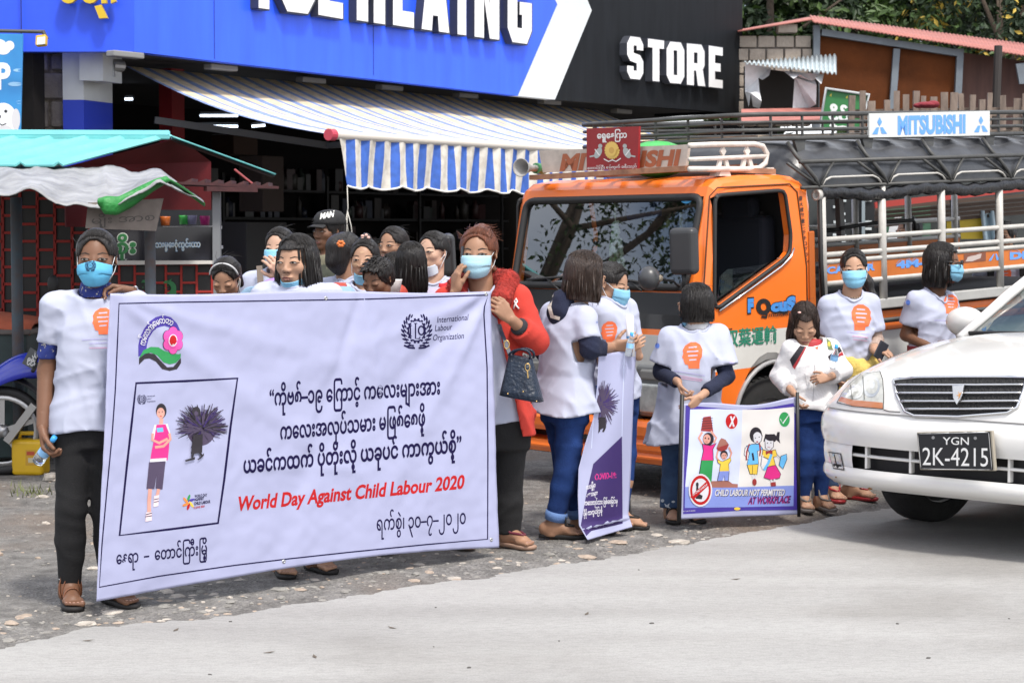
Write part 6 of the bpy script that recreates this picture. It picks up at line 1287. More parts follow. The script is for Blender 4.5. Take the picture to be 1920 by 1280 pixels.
def person(label,H,px,py=None,d=None,yaw=0,head=None,hh=.225,hyaw=0,hpitch=0,hroll=0,J=None,tone='tan',top=None,legs=None,hairs=None,mk=None,closed=False,gaze=0,hands=None,feet=None,fine=.009,group=None,wide=1.0,mouth=True,brow=1.0,sleeve_skin=None,marks=None,chest=1.0,lipm=None,body_wide=1.0):
 hh*=.94 if fine<=.01 else.86;wide*=.92
 B=gr(px,py)if py is not None else V(at(px,640,d)[0],d,0);B[2]=0;B=V(B[0],B[1],max(gh(B[0]+a,B[1]+b)for a in(-.1,.1)for b in(-.1,.1))-.004 if d is None else 0);d0=B[1];ya=math.radians(yaw);f=V(math.sin(ya),-math.cos(ya),0);r=V(-math.cos(ya),-math.sin(ya),0)
 root=thing('person',B,label,'person',group);J=J or{}
 hc=at(head[0],head[1]+2.5,d0+(head[2]if len(head)>2 else 0))if head else B+UP*(.93*H)
 j={}
 off=(hc-B)*V(1,1,0)*.75
 for s,q in(('R',1),('L',-1)):
  j['hip'+s]=B+r*q*.052*H+UP*.505*H;j['kn'+s]=B+r*q*.055*H+UP*.275*H+f*.012*H;j['an'+s]=B+r*q*.055*H+UP*.045*H;j['sh'+s]=B+off+r*q*.100*H*body_wide+UP*.815*H
 for k,v in J.items():
  if k[:2]in('hi','kn','an','sh'):j[k]=at(v[0],v[1],d0+(v[2]if len(v)>2 else 0))
 for s,q in(('R',1),('L',-1)):j['el'+s]=j['sh'+s]+r*q*.03*H-UP*.175*H-f*.01*H;j['wr'+s]=j['el'+s]-UP*.14*H+f*.03*H
 for k,v in J.items():
  if k[:2]in('el','wr'):j[k]=at(v[0],v[1],d0+(v[2]if len(v)>2 else 0))
 R=head_R(hyaw,hpitch,hroll);rr=hh/2;shm=(j['shR']+j['shL'])/2;hpm=(j['hipR']+j['hipL'])/2;ws=np.linalg.norm((j['shR']-j['shL'])[:2])/2
 ex=nrm((j['shR']-j['shL'])*V(1,1,0));ey=V(-ex[1],ex[0],0);ey=ey if ey@f<0 else-ey
 nb=shm+UP*.022*H+(hc-shm)*V(.25,.25,0)
 P=Person();P.root,P.j,P.B,P.f,P.r,P.hc,P.R,P.rr,P.d0,P.H=root,j,B,f,r,hc,R,rr,d0,H
 cx=lambda z:hpm+(shm-hpm)*np.clip((z-hpm[2])/(shm[2]-hpm[2]),-.2,1.15)
 zs=lambda fr:hpm[2]+(shm[2]-hpm[2])*fr
 def sec(tab,gw=0,gd=0):return[(zs(t),w_*H*body_wide+gw,dp*H*chest+gd,cx(zs(t))[0],cx(zs(t))[1])for t,w_,dp in tab]
 BT=[(-.12,.08,.062),(.0,.088,.064),(.3,.074,.054),(.62,.082,.060),(.85,.082,.052),(1.0,.066,.042),(1.08,.036,.034)]
 # ---- the body itself
 mb=MB();lo=np.min(list(j.values()),axis=0)-.12;hi=np.max(list(j.values())+[nb],axis=0)+.12;lo[2]=min(lo[2],B[2])
 fd=Field(lo,hi,max(fine,.010));fd.trunk(sec(BT),ex,ey,.02)
 for s in 'RL':
  fd.cone(j['sh'+s]-UP*.012,j['el'+s],.0255*H,.0235*H,.015);fd.cone(j['el'+s],j['wr'+s],.0245*H,.0165*H,.015);fd.cone(shm+UP*.005,j['sh'+s]-UP*.015,.026*H,.0245*H,.02)
  fd.cone(j['hip'+s],j['kn'+s],.05*H,.034*H,.02);fd.cone(j['kn'+s],j['kn'+s]*.62+j['an'+s]*.38,.033*H,.033*H,.02);fd.cone(j['kn'+s]*.62+j['an'+s]*.38,j['an'+s],.033*H,.021*H,.02)
 add_mesh(mb,*fd.mesh(),0)
 hf,L=head_field(hc,R,rr,nb-UP*.02,.0048 if fine<=.01 else.006,wide);hv,hF=hf.mesh();hb=MB();add_mesh(hb,hv,hF);P.hbv=hb.bvh();add_mesh(mb,hv,hF,0)
 mats=[SK[tone],EYEW,EYEB,lipm or(LIPF if tone=='fair' else LIPM),BROW,TOEN,THAN]
 face_marks(mb,P.hbv,hc,R,rr,1,gaze,closed,brow,mouth,marks)
 for s in 'RL':
  hd=(hands or{}).get(s)
  if hd is None:hd=dict(d=nrm(j['wr'+s]-j['el'+s]),n=f*.2-r*(1 if s=='R' else-1),side=f)
  if hd is False:continue
  hd=dict(hd);Lh=hd.pop('L',.108*H);hand(mb,j['wr'+s],hd.pop('d'),hd.pop('n'),hd.pop('side'),Lh,forearm=j['el'+s],fore_r=.0185*H,h=.0034 if fine<=.01 else.005,nails=5 if fine<=.01 else None,**hd)
 P.feet={}
 for s in 'RL':
  ft=(feet or{}).get(s,{})
  if ft is False:continue
  mb.toe_side=1 if s=='R' else-1;td=ft.get('dir',f);g=ft.get('z',B[2]+.02);P.feet[s]=foot(mb,j['an'+s],td,ft.get('L',.148*H),g,0,.005 if fine<=.01 else.009,calf=j['kn'+s]*.4+j['an'+s]*.6,calf_r=.027*H,nails=5 if fine<=.01 else None)
 P.body=mb.build('body',mats,root)
 # ---- legs
 if legs is not None:
  lg=dict(mat=BLKC,end=.06,loose=.0,amp=.005,cuff=None,flare=0);lg.update(legs);g=lg['loose'];lo2=lo.copy();hi2=hi.copy();hi2[2]=zs(.3)
  fl=Field(lo2,hi2,fine);fl.trunk(sec([(-.22,.088,.066),(-.08,.096,.070),(.06,.092,.066),(.14,.08,.058)],.004+g*.5,.004+g*.5),ex,ey,.02)
  for s in 'RL':
   h_,k_,a_=j['hip'+s],j['kn'+s],j['an'+s];ce=a_+(k_-a_)*0;e_=a_+(k_-a_)/max(1e-6,(k_-a_)[2])*(lg['end']+B[2]-a_[2])
   fl.cone(h_,k_,.056*H+g,.037*H+g,.03);fl.cone(k_,k_*.6+e_*.4,.037*H+g,.037*H+g,.02);fl.cone(k_*.6+e_*.4,e_,.037*H+g,.027*H+g+lg['flare'],.01,flat=True)
  nz=folds(int(px)+3,lg['amp'],(.06,.16),[(.25,.2,1),(.5,0,1),(-.3,.3,1)]);fl.shift(nz);ze=lg['end']+B[2];fl.cut(lambda Pp:ze-Pp[...,2]);P.legb=MB();add_mesh(P.legb,*fl.mesh());P.legs=P.legb.build(lg.get('name','trousers'),lg['mat'],root)
  if lg['cuff']is not None:
   for s in 'RL':
    a_,k_=j['an'+s],j['kn'+s];u=(k_-a_)/(k_-a_)[2];z0=lg['end']+B[2]-a_[2];c0=a_+u*(z0-.004);c1=a_+u*(z0+.045);r0=.027*H+g+lg['flare']+.007
    MB().lathe([(r0-.008,0),(r0,.002),(r0+.004,.025),(r0+.002,.048),(r0-.01,.046)],c0,nrm(c1-c0),20).build('cuff',lg['cuff'],P.legs)
    # ---- top
 if top:
  for T_ in(top if isinstance(top,list)else[top]):
   t=dict(mat=TEE,name='shirt',hem=-.05,sleeve=.62,loose=.018,amp=.010,srad=.041,neck=1.0,lam=(.07,.2),side=None,open=None,collar=None,fore=None,bottom=None);t.update(T_);g=t['loose'];lo3=lo-.04;hi3=hi+.05;lo3[2]=zs(t['hem'])-.03;
   if t['sleeve']>0:lo3[2]=min(lo3[2],min(j['elR'][2],j['elL'][2],j['wrR'][2]if t['sleeve']>1 else 9,j['wrL'][2]if t['sleeve']>1 else 9)-.1)
   fs=Field(lo3,hi3,t.get('fine',fine));hw=t.get('hemw',1.0);nzf=folds(int(px)*7+len(t['name']),t['amp'],t['lam'],[(.5,.2,.8),(-.5,.2,.8),(.2,.1,1),(.9,.2,.2)])
   tab=[(t['hem'],.100*hw,.081*hw)]+([(.05,.098*(hw+1)/2,.080)]if t['hem']<-.02 else[])+[(.3,.083,.066),(.62,.088,.072),(.85,.090,.062),(.96,.082,.050),(1.06,.042,.04)]
   fs.trunk(sec(tab,g,g*.8),ex,ey,.02,noise=nzf,pw=2.2)
   for s in 'RL':
    sh,el_,wr=j['sh'+s],j['el'+s],j['wr'+s];q=(1 if s=='R' else-1);fs.cone(shm+UP*.018,sh-UP*.004,.034*H+g*.25,.029*H+max(.010,g*.4),.04)
    sl=t['sleeve']
    if sl<=0:continue
    sr=t['srad']*H
    if sl<=1.0:e_=sh+(el_-sh)*sl;fs.cone(sh-UP*.006,e_,.030*H+max(.011,g*.4),sr*.94,.022,flat=True)
    else:e2=el_+(wr-el_)*(sl-1);fs.cone(sh-UP*.006,el_,.031*H+g*.4,sr*.88,.03);fs.cone(el_,e2,sr*.88,t.get('cuff',.027)*H,.02,flat=True)
   fs.shift(lambda Pp:.6*nzf(Pp*1.3+5)if t['sleeve']else 0*Pp[...,0])
   nr=.058*t['neck'];fs.ell(nb+f*.012+UP*.012,(nr*1.05,nr*1.05,.04*t['neck']**.5),None,.01,True);fs.cone(nb-UP*.03,hc,.048,.055,.0,True)
   if t['open']is not None:
    ow,oz=t['open'];fs.cut(lambda Pp:np.where(((Pp-shm)@f)>.0,ow-np.abs((Pp-cx(shm[2])-f*0)@ex)+np.clip((shm[2]-Pp[...,2])*oz,-.06,.3),-1.0))
   if t['bottom']is not None:fs.cut(t['bottom'])
   zh=zs(t['hem'])+.012;fs.cut(lambda Pp:zh+.010*np.sin(Pp[...,0]*17+px)-Pp[...,2])
   for s in 'RL':
    sl=t['sleeve']
    if 0<sl<=1:
     sh,el_=j['sh'+s],j['el'+s];e_=sh+(el_-sh)*(sl-.05);ax=nrm(el_-sh);rq=t['srad']*H*1.35
     def cyl(Pp,e_=e_,ax=ax,rq=rq):q=Pp-e_;tt=q@ax;return np.maximum(np.maximum(np.sqrt(np.maximum(0,(q*q).sum(-1)-tt*tt))-rq,-tt),tt-.10)
     fs.put(cyl,e_-rq-.1,e_+rq+.1,0,True)
   sb=MB();add_mesh(sb,*fs.mesh());o=sb.build(t['name'],t['mat'],root);setattr(P,t['name'],o);NB=sb.bvh()
   if t['name']=='shirt' and t.get('band',True):
    pts=[]
    for i in range(28):
     a=2*math.pi*i/28
     for rr_ in(1.12,1.2,1.3):
      q=nb+f*.012+(ex*math.cos(a)+ey*math.sin(a))*nr*rr_;h_,n_,i_,d_=NB.ray_cast(Vector((q[0],q[1],nb[2]+.12)),Vector((0,0,-1)))
      if h_ is not None and h_[2]>nb[2]-.09:pts.append(np.array(h_)+V(0,0,.001));break
    if len(pts)>20:MB().tube(pts,.0075,6,closed=True).build('neckband',t['mat'],o)
   0;P.shirtbv=sb.bvh();P.shirtb=sb;PREG.setdefault(t['name'],[]).append(P)
   if 'under' in t:pass
 if sleeve_skin:
  for s,a0,a1,rad,m,nm in sleeve_skin:
   sh,el_,wr=j['sh'+s],j['el'+s],j['wr'+s];pt=lambda t:sh+(el_-sh)*t if t<=1 else el_+(wr-el_)*(t-1);A,Bq=pt(a0),pt(a1);fs=Field(np.minimum(np.minimum(A,Bq),el_)-.09,np.maximum(np.maximum(A,Bq),el_)+.09,.007)
   if a0<1<a1:fs.cone(A,el_,rad*H*1.12,rad*H,.02);fs.cone(el_,Bq,rad*H,rad*H*.8,.015,flat=True)
   else:fs.cone(A,Bq,rad*H,rad*H*(.97 if a1<=1 else.85),.01,flat=True)
   fs.shift(folds(int(px)+11,.005,(.03,.08),[(.3,.2,1)]));sb=MB();add_mesh(sb,*fs.mesh());sb.build(nm,m,root)
 if hairs:hd=dict(hairs);st=hd.pop('style');mt=hd.pop('mat',HAIR_K);tl=hd.pop('tail',None);tl=[(hc+R@(np.array(p)*rr),q*rr)for p,q in tl]if tl else None;P.hair=hair(root,hc,R,rr,mt,st,seed=int(px),h=.0055 if fine<=.01 else.008,tail=tl,wide=wide,**hd)
 if mk is not None:md=dict(mk);mm=md.pop('mat',MASKB);P.mask,P.maskbv=mask(root,hc,R,rr,mm,**md)
 return P
def child_head(cx,cy,s=1.0,mi=0,flip=1):
 """the orange head silhouette printed on the tees, in pixels round (cx, cy), about 44 px tall"""
 q=[(-3,-22),(6,-22),(13,-18),(17,-9),(16,2),(13,8),(12,14),(12,22),(-6,22),(-7,16),(-12,15),(-14,10),(-15,6),(-17,3),(-15,-3),(-16,-9),(-12,-16)]
 return[S_poly([(cx+flip*x*s,cy+y*s)for x,y in q],mi)]+[S_line([(cx+flip*(x0)*s,cy+y*s),(cx+flip*x1*s,cy+(y-1)*s)],2.2*s,mi+1)for y,x0,x1 in((-13,-6,8),(-6,-9,10),(1,-7,9),(8,-5,7))]
def tee_print(P,shapes,mats,name='print',off=.002):
 return prints(name,shapes,P.shirtbv,mats,P.shirt,off=off,step=.0003,L=6)
def squiggle(x0,x1,y,slope,mi,w=1.3):return[S_line([(x,y+slope*(x-x0)+1.2*math.sin(x*1.9))for x in np.arange(x0,x1,1.6)],w,mi)]
def bottle(label,base_px,top_px,d0,d1,L=.2,cap=None,water=True):
 a=at(base_px[0],base_px[1],d0);b=at(top_px[0],top_px[1],d1);ax=nrm(b-a);L=np.linalg.norm(b-a)if L is None else L;t=thing('water_bottle',a,label,'bottle');r=L*.155
 gm=M('clear_plastic',(.86,.92,.95),.06,spec=.6);gm.node_tree.nodes['Principled BSDF'].inputs['Transmission Weight'].default_value=.92;gm.node_tree.nodes['Principled BSDF'].inputs['IOR'].default_value=1.25
 prof=[(0,0),(r*.8,0),(r,.03*L),(r,.14*L),(r*.95,.16*L),(r,.18*L),(r,.28*L),(r*.95,.3*L),(r,.32*L),(r,.55*L),(r*.9,.66*L),(r*.5,.78*L),(r*.38,.83*L),(r*.38,.86*L),(0,.86*L)]
 MB().lathe(prof,a,ax,18).build('bottle_body',gm,t);MB().lathe([(0,.855*L),(r*.46,.855*L),(r*.48,.87*L),(r*.46,L),(0,L)],a,ax,16).build('cap',M('cap_blue',(.05,.34,.75),.35),t)
 MB().lathe([(r*1.01,.34*L),(r*1.01,.53*L)],a,ax,18).build('bottle_label',M('label_blue',(.25,.5,.8),.4),t);return t
 # ================================================================== BANNERS
BNV=M('print_navy',(.009,.006,.045),.8,spec=.15);BRED=M('print_red',(.42,.012,.014),.7,spec=.2);BWH=M('vinyl_white',(.35,.365,.53),.5,var=.02,vs=3);BGRN=M('print_green',(.02,.26,.07),.6);BPNK=M('print_hotpink',(.68,.07,.34),.6);BPUR=M('print_purple',(.032,.014,.105),.6);BBLK=M('print_ink',(.016,.012,.018),.6);BSKN=M('print_skin',(.6,.3,.24),.6);BDK=M('print_aubergine',(.06,.042,.085),.6);BBLU=M('print_royal',(.05,.03,.28),.6);BYEL=M('print_yellow',(.72,.5,.06),.6);BSKY=M('print_cyan',(.12,.42,.75),.6);BORG=M('print_orange2',(.7,.22,.04),.6);BLAV=M('print_lilac',(.55,.6,.8),.6);BCRM=M('print_cream',(.66,.64,.62),.6);BPER=M('print_periwinkle',(.2,.26,.62),.6);BBRN=M('print_brown',(.32,.13,.1),.6);BPINKL=M('print_palepink',(.72,.58,.6),.6);BMAG=M('print_magenta',(.6,.02,.2),.6);BBRK=M('print_brick',(.28,.03,.03),.6)
PALET=[BNV,BRED,M('print_paper_white',(.60,.60,.64),.6),BGRN,BPNK,BPUR,BBLK,BSKN,BDK,BBLU,BYEL,BSKY,BORG,BLAV,BCRM,BPER,BBRN,BPINKL,BMAG,BBRK]
NV,RD_,WH,GN,PK,PU,BK,SKI,DK,RY,YE,CY_,OR_,LA,CR,PE,BR_,PP,MG,BRI=range(20)
def compact(name,shapes,bvh,parent,off=.0012,step=.00024,L=9.0):
 mb=lay(MB(),shapes,bvh,off,step,L);used=sorted(set(mb.m));rm={u:i for i,u in enumerate(used)};mb.m=[rm[m]for m in mb.m];return mb.build(name,[PALET[u]for u in used],parent)if mb.f else None
ban=thing('banner',gr(560,1110),'big white printed cloth banner held up in front of the group','banner')
bTL,bBL,bTR,bBR=at(206,550,7.84),at(177,1126,7.80),at(920,546,9.30),at(936,1026,9.26);bn_=nrm(np.cross(bTR-bTL,bBL-bTL));bn_=bn_ if bn_[1]<0 else-bn_
def bsurf(u,v):
 p=(bTL*(1-u)+bTR*u)*(1-v)+(bBL*(1-u)+bBR*u)*v;w_=0
 for(a,b,ang,wd,am)in((0,0,.55,.05,.012),(0,0,.25,.04,.008),(1,0,2.55,.06,-.016),(1,0,2.2,.05,.012),(1,0,2.85,.05,.010),(.62,0,1.3,.05,.010),(.62,0,1.95,.05,-.010),(.3,.6,.1,.04,.005)):
  dx,dy=(u-a)*1.8,v-b;dist=-dx*math.sin(ang)+dy*math.cos(ang);along=dx*math.cos(ang)+dy*math.sin(ang)
  if along>0:w_+=am*math.exp(-(dist/(wd*(.35+along*.6)))**2)*math.exp(-along*1.1)*min(1,along*8)
 w_+=.012*math.sin(u*5.2+1)*(.3+v)+.006*mn.noise((u*7,v*3.5,2))+.0035*mn.noise((u*18,v*9,4))+.002*mn.noise((u*44,v*24,6))-.03*max(0,v-.8)*math.sin(u*9)
 edge=-.006*math.sin(math.pi*u*3)*(1-v)*(1 if u>.02 else 0)+.034*math.sin(math.pi*u**1.15)*max(0,v-.55)/.45
 return p+bn_*w_+V(0,0,edge)
bb=MB().grid(bsurf,170,110);bbv=bb.bvh();bb.build('cloth',BWH,ban,solid=.0012)
compact('border',[S_line([(223,569),(330,566.5),(440,565),(560,563),(680,561),(800,557),(915,553),(908,575),(907,590),(910,640),(913,690),(914.5,850),(914,1010),(800,1020),(660,1034),(540,1047),(440,1059),(300,1079),(186,1100),(191,1020),(200,920),(210,815),(216,730),(220,640)],2.4,NV,closed=True)],bbv,ban)
T=lambda s,bl,br,h,mi=NV,bold=.02,**k:S_text(s,bl,br,h,mi,bold=bold,**k)
compact('lettering',[T('“ကိုဗစ်–၁၉ ေြကာင့် ကေလးများအား',(505,760),(825,738),29,bold=.028),T('ကေလးအလုပ်သမား မြဖစ်ေစဖို့',(525,823),(797,797),29,bold=.028),T('ယခင်ကထက် ပိုတိုးလို့ ယခုပင် ကာကွယ်စို့”',(456,886),(865,846),29,bold=.03)],bbv,ban)
compact('red_lettering',[T('World Day Against Child Labour 2020',(443,957),(869,914.5),26,RD_,bold=.032,shear=.14,hr=25)],bbv,ban)
compact('date_lettering',[T('ရက်စွဲ၊ ၃၀–၇–၂၀၂၀',(706,994),(873,981),26,bold=.012)],bbv,ban);compact('place_lettering',[T('ေနရာ  –  ေတာင်ြကီးြမို့',(218,1057),(388,1038),22,bold=.018)],bbv,ban)
compact('emblem_lettering',[T('International',(819,605),(877,600),11.5,bold=.004,shear=.12),T('Labour',(815,620.5),(847,618),11.5,bold=.004,shear=.12),T('Organization',(811,638.5),(869,634.5),11.5,bold=.004,shear=.12)],bbv,ban)
def ilo(cx,cy,r,mi=NV):
 S=[];sx=.80
 for k in range(16):
  a=k/16*2*math.pi+.2
  if abs(math.sin(a))>.0:S.append(S_line([(cx+sx*r*.60*math.cos(a),cy+r*.60*math.sin(a)),(cx+sx*r*.72*math.cos(a),cy+r*.72*math.sin(a))],r*.12,mi))
 for a0,a1 in((-.85,.85),(2.3,3.98),(1.0,2.14),(4.2,5.2)):S.append(S_line([(cx+sx*r*.59*math.cos(a),cy+r*.59*math.sin(a))for a in np.linspace(a0,a1,12)],r*.085,mi))
 for sgn in(1,-1):
  for k in range(9):
   a=-1.05+k*.265;x,y=cx+sgn*sx*r*.95*math.cos(a),cy+r*.95*math.sin(a);S.append(S_ell(x+sgn*1.2,y,r*.15,r*.055,mi,n=8,tilt=sgn*(a-.9 if sgn>0 else a-.9)));S.append(S_ell(x-sgn*r*.10,y,r*.12,r*.045,mi,n=8,tilt=sgn*(a+2.2)))
  S.append(S_line([(cx+sgn*sx*r*.92*math.cos(a),cy+r*.92*math.sin(a))for a in np.linspace(-.9,1.35,12)],r*.04,mi));S.append(S_line([(cx+sgn*r*.1,cy+r*.98),(cx+sgn*r*.45,cy+r*.95),(cx+sgn*r*.72,cy+r*.82)],r*.1,mi))
 S+=[S_line([(cx-r*.36,cy-r*.30),(cx-r*.36,cy+r*.30)],r*.075,mi),S_line([(cx-r*.45,cy-r*.3),(cx-r*.27,cy-r*.3)],r*.04,mi),S_line([(cx-r*.45,cy+r*.3),(cx-r*.27,cy+r*.3)],r*.04,mi),S_line([(cx-r*.07,cy-r*.42),(cx-r*.07,cy+r*.44),(cx+r*.16,cy+r*.44),(cx+r*.18,cy+r*.34)],r*.07,mi),S_line([(cx-r*.16,cy-r*.42),(cx+r*.03,cy-r*.42)],r*.04,mi),S_ring(cx+r*.26,cy-r*.02,r*.12,r*.2,1.5,mi)]
 return S
compact('ilo_emblem',ilo(781,620,33),bbv,ban,step=.0001)
z4=lambda x,y:(170+x/4.267,530+y/4.267)
arch_o=[z4(*p)for p in((380,590),(380,500),(392,440),(425,370),(470,310),(520,275),(580,258),(640,275),(690,325),(718,390))];arch_i=[z4(*p)for p in((445,570),(448,500),(465,440),(500,385),(545,355),(590,345),(630,358),(660,385),(690,395))]
lg=[S_poly(arch_o+arch_i[::-1],RY),S_poly([z4(*p)for p in((385,655),(386,600),(450,560),(510,570),(560,625),(610,675),(660,672),(720,600),(722,640),(690,690),(630,705),(570,690),(520,630),(470,605),(430,610))],BK),S_poly([z4(*p)for p in((384,605),(420,540),(480,512),(540,515),(590,545),(640,560),(700,570),(720,565),(718,600),(680,640),(630,652),(580,635),(530,580),(480,558),(430,568))],GN)]
fc=z4(655,460)
for k in range(6):a=k*math.pi/3+.52;lg.append(S_ell(fc[0]+11.5*math.cos(a),fc[1]+15.5*math.sin(a),9,11,PU,n=16))
for k in range(6):a=k*math.pi/3+.52;lg.append(S_ell(fc[0]+11.3*math.cos(a),fc[1]+15.2*math.sin(a),8.2,10.2,PK,n=16))
lg+=[S_ell(fc[0],fc[1],10,13,PK),S_ell(fc[0]-.5,fc[1],8,11,WH),S_ell(fc[0]-.5,fc[1],6.4,9.2,RD_)]
at_="ကမ်းလက်ေမတ္တာ";mid=[((arch_o[min(i,9)][0]+arch_i[min(i,8)][0])/2,(arch_o[min(i,9)][1]+arch_i[min(i,8)][1])/2)for i in range(9)]
tv,tfc=text2d("ကမ်းလက်ေမတ်တာ",.012);tx0,tx1=tv[:,0].min(),tv[:,0].max();seg=np.array(mid[1:8]);cum=np.concatenate([[0],np.cumsum(np.hypot(*(seg[1:]-seg[:-1]).T))]);Q=[]
for x,y in tv:
 u=(x-tx0)/(tx1-tx0)*cum[-1];p=np.array([np.interp(u,cum,seg[:,0]),np.interp(u,cum,seg[:,1])]);q=np.array([np.interp(u+1,cum,seg[:,0]),np.interp(u+1,cum,seg[:,1])]);t=q-p;t=t/(np.hypot(*t)+1e-9)if np.hypot(*t)>1e-6 else np.array([1.0,.3]);nn=np.array([t[1],-t[0]]);Q.append(p+nn*((y-.22)*17))
compact('flower_logo',lg+[(np.array(Q),tfc,WH)],bbv,ban)
compact('picture_frame',[S_line([(255,718),(350,714),(445,709),(432,800),(420,900),(408.5,980),(315,992),(224,1003),(238,870),(247,790)],4.2,NV,closed=True)],bbv,ban)
rs=random.Random(4);bd=[]
for i in range(230):
 a=rs.uniform(-.35,math.pi+.35)if rs.random()<.8 else rs.uniform(0,6.28);r0=rs.uniform(2,22);r1=rs.uniform(28,52)*(1 if math.sin(a)>-.2 else.8);c0=(378,803);p=(c0[0]+r0*math.cos(a)*.9,c0[1]-r0*math.sin(a));q=(c0[0]+r1*math.cos(a+rs.gauss(0,.12)),c0[1]-r1*math.sin(a+rs.gauss(0,.12))*.95);m=((p[0]+q[0])/2+rs.gauss(0,2),(p[1]+q[1])/2+rs.gauss(0,2));bd.append(S_line([p,m,q],[2.2,2,1.1],rs.choice([DK,DK,BK,PU])))
bd=[S_ell(377,805,27,30,DK)]+bd+[S_ell(366,771,8,9,BK),S_poly([(360,815),(378,813),(377,848),(356,851)],BK),S_line([(361,848),(358,858)],4,BK),S_poly([(345,862),(364,856),(363,861),(346,865)],BK),S_line([(372,846),(377,856)],4,BK),S_poly([(368,861),(380,849),(380,854),(370,862)],BK),S_ell(366,775,4,5,DK)]
compact('picture_bundle',bd,bbv,ban,step=.0001)
gl_=[S_ell(302,770,10,14,BK),S_ell(301,774,7.5,10,SKI),S_poly([(299,784),(306,784),(305,796),(298,796)],SKI),S_poly([(289,796),(314,794),(320,815),(316,828),(290,828),(284,815)],WH),S_poly([(293,796),(310,795),(318,815),(316,845),(314,862),(281,864),(284,845),(289,820)],MG),S_line([(286,812),(285,824),(298,830),(314,822)],5,SKI),S_line([(317,812),(319,823),(306,836),(290,838)],5,SKI),S_poly([(293,802),(305,801),(306,809),(294,810)],CY_),S_poly([(281,860),(312,858),(311,866),(281,868)],WH),S_poly([(279,866),(310,864),(304,917),(291,915),(293,890),(289,916),(274,916)],DK),S_line([(281,916),(279,940),(279,962)],7,SKI),S_line([(297,916),(294,930)],6,SKI),S_poly([(273,960),(284,959),(284,975),(272,977)],PP),S_line([(272,968),(284,966)],1.5,NV),S_line([(273,964),(284,961)],1.5,NV),S_poly([(288,929),(298,927),(296,948),(287,950)],PP),S_line([(288,936),(297,934)],1.5,NV),S_line([(288,941),(297,939)],1.5,NV),S_line([(297,772),(299,773)],1.5,BK),S_line([(303,772),(305,771)],1.5,BK),S_line([(299,780),(303,780)],1.3,RD_)]
compact('picture_emblem',ilo(265.5,748,9),bbv,ban,step=.0001)
gl_+=[T('International',(275,744),(290,743),3.2,bold=0),T('Labour',(275,749),(284,748),3.2,bold=0),T('Organization',(275,754),(291,753),3.2,bold=0)]
compact('picture_girl',gl_,bbv,ban)
st_=[S_ell(353+6*math.cos(a),941+8*math.sin(a),7,2.4,c,n=10,tilt=math.atan2(8*math.sin(a),6*math.cos(a))+.3)for a,c in((-1.5,GN),(-.5,BBLU and RY),(.5,YE),(1.6,RD_),(2.6,OR_),(3.6,OR_))]
compact('day_logo',st_+[T('WORLD DAY',(364.5,932.5),(388,929.5),5.2,bold=.03),T('AGAINST',(364,938.5),(382,936),5.2,bold=.03),T('CHILD LABOUR',(363.5,946),(394,942),5.2,bold=.03),T('12 JUNE 2020',(362.5,953),(383,950),3.6,RD_,bold=.02)],bbv,ban)
gm_=M('grommet',(.5,.5,.48),.3,.9)
for px,py in((611,559),(532,1052),(921,1011),(911,551)):
 d=Vector(ray(px,py)).normalized();h_,n_,i_,q_=bbv.ray_cast(Vector(CAM),d)
 if h_ is not None:n_=n_ if n_.dot(d)<0 else-n_;MB().lathe([(.003,.001),(.004,.003),(.008,.003),(.009,.0005)],np.array(h_),np.array(n_),14).build('grommet',gm_,ban)
 # ---- the square poster between two poles
pos=thing('poster',gr(1385,968),'square child labour poster stretched between two black poles','poster');dp0,dp1=10.08,10.52
q00,q10,q11,q01=at(1276,972,dp0),at(1497,963,dp1),at(1494,747,dp1),at(1280,757,dp0)
def psurf(u,v):p=(q01*(1-u)+q11*u)*(1-v)+(q00*(1-u)+q10*u)*v;return p+V(0,-1,0)*(.012*math.sin(u*6+v*2)+.006*mn.noise((u*6,v*6,8))+.02*math.sin(math.pi*u))+V(0,0,-.012*math.sin(math.pi*u)*(1-v)+.010*math.sin(u*7.5)*(1-v))
pbm=MB().grid(psurf,60,60);pbv2=pbm.bvh();pbm.build('sheet',BWH,pos,solid=.001)
pk=M('pole_black',(.012,.012,.012),.5);MB().cyl(at(1279,740,dp0-.03),at(1273,978,dp0-.03),.011,8,smooth=True).build('pole',pk,pos);MB().cyl(at(1495,735,dp1-.02),at(1498,968,dp1-.02),.009,8,smooth=True).build('pole',pk,pos)
z7=lambda x,y:(1260+x/5.332,740+y/5.332);ZP=lambda pts,mi:S_poly([z7(*p)for p in pts],mi);ZE=lambda x,y,rx,ry,mi,**k:S_ell(*z7(x,y),rx/5.332,ry/5.332,mi,**k);ZL=lambda pts,w_,mi,**k:S_line([z7(*p)for p in pts],(w_/5.332 if np.isscalar(w_)else[q/5.332 for q in w_]),mi,**k)
compact('poster_ground',[ZP([(135,105),(700,150),(1000,120),(1250,75),(1252,1150),(700,1155),(110,1190),(120,700)],RY),ZP([(180,145),(450,140),(700,150),(690,925),(130,925),(165,500)],LA),ZP([(700,148),(960,145),(1220,120),(1215,925),(660,925),(690,500)],CR),ZP([(130,918),(700,920),(1215,905),(1212,1110),(700,1120),(125,1128)],PE)],pbv2,pos)
ol=lambda pts,w_=7:ZL(pts,w_,BK)
pic=[ZP([(310,222),(385,210),(400,300),(410,370),(285,360)],BRI)]+[ZL([(295,240+i*24),(405,232+i*24)],6,BK)for i in range(5)]
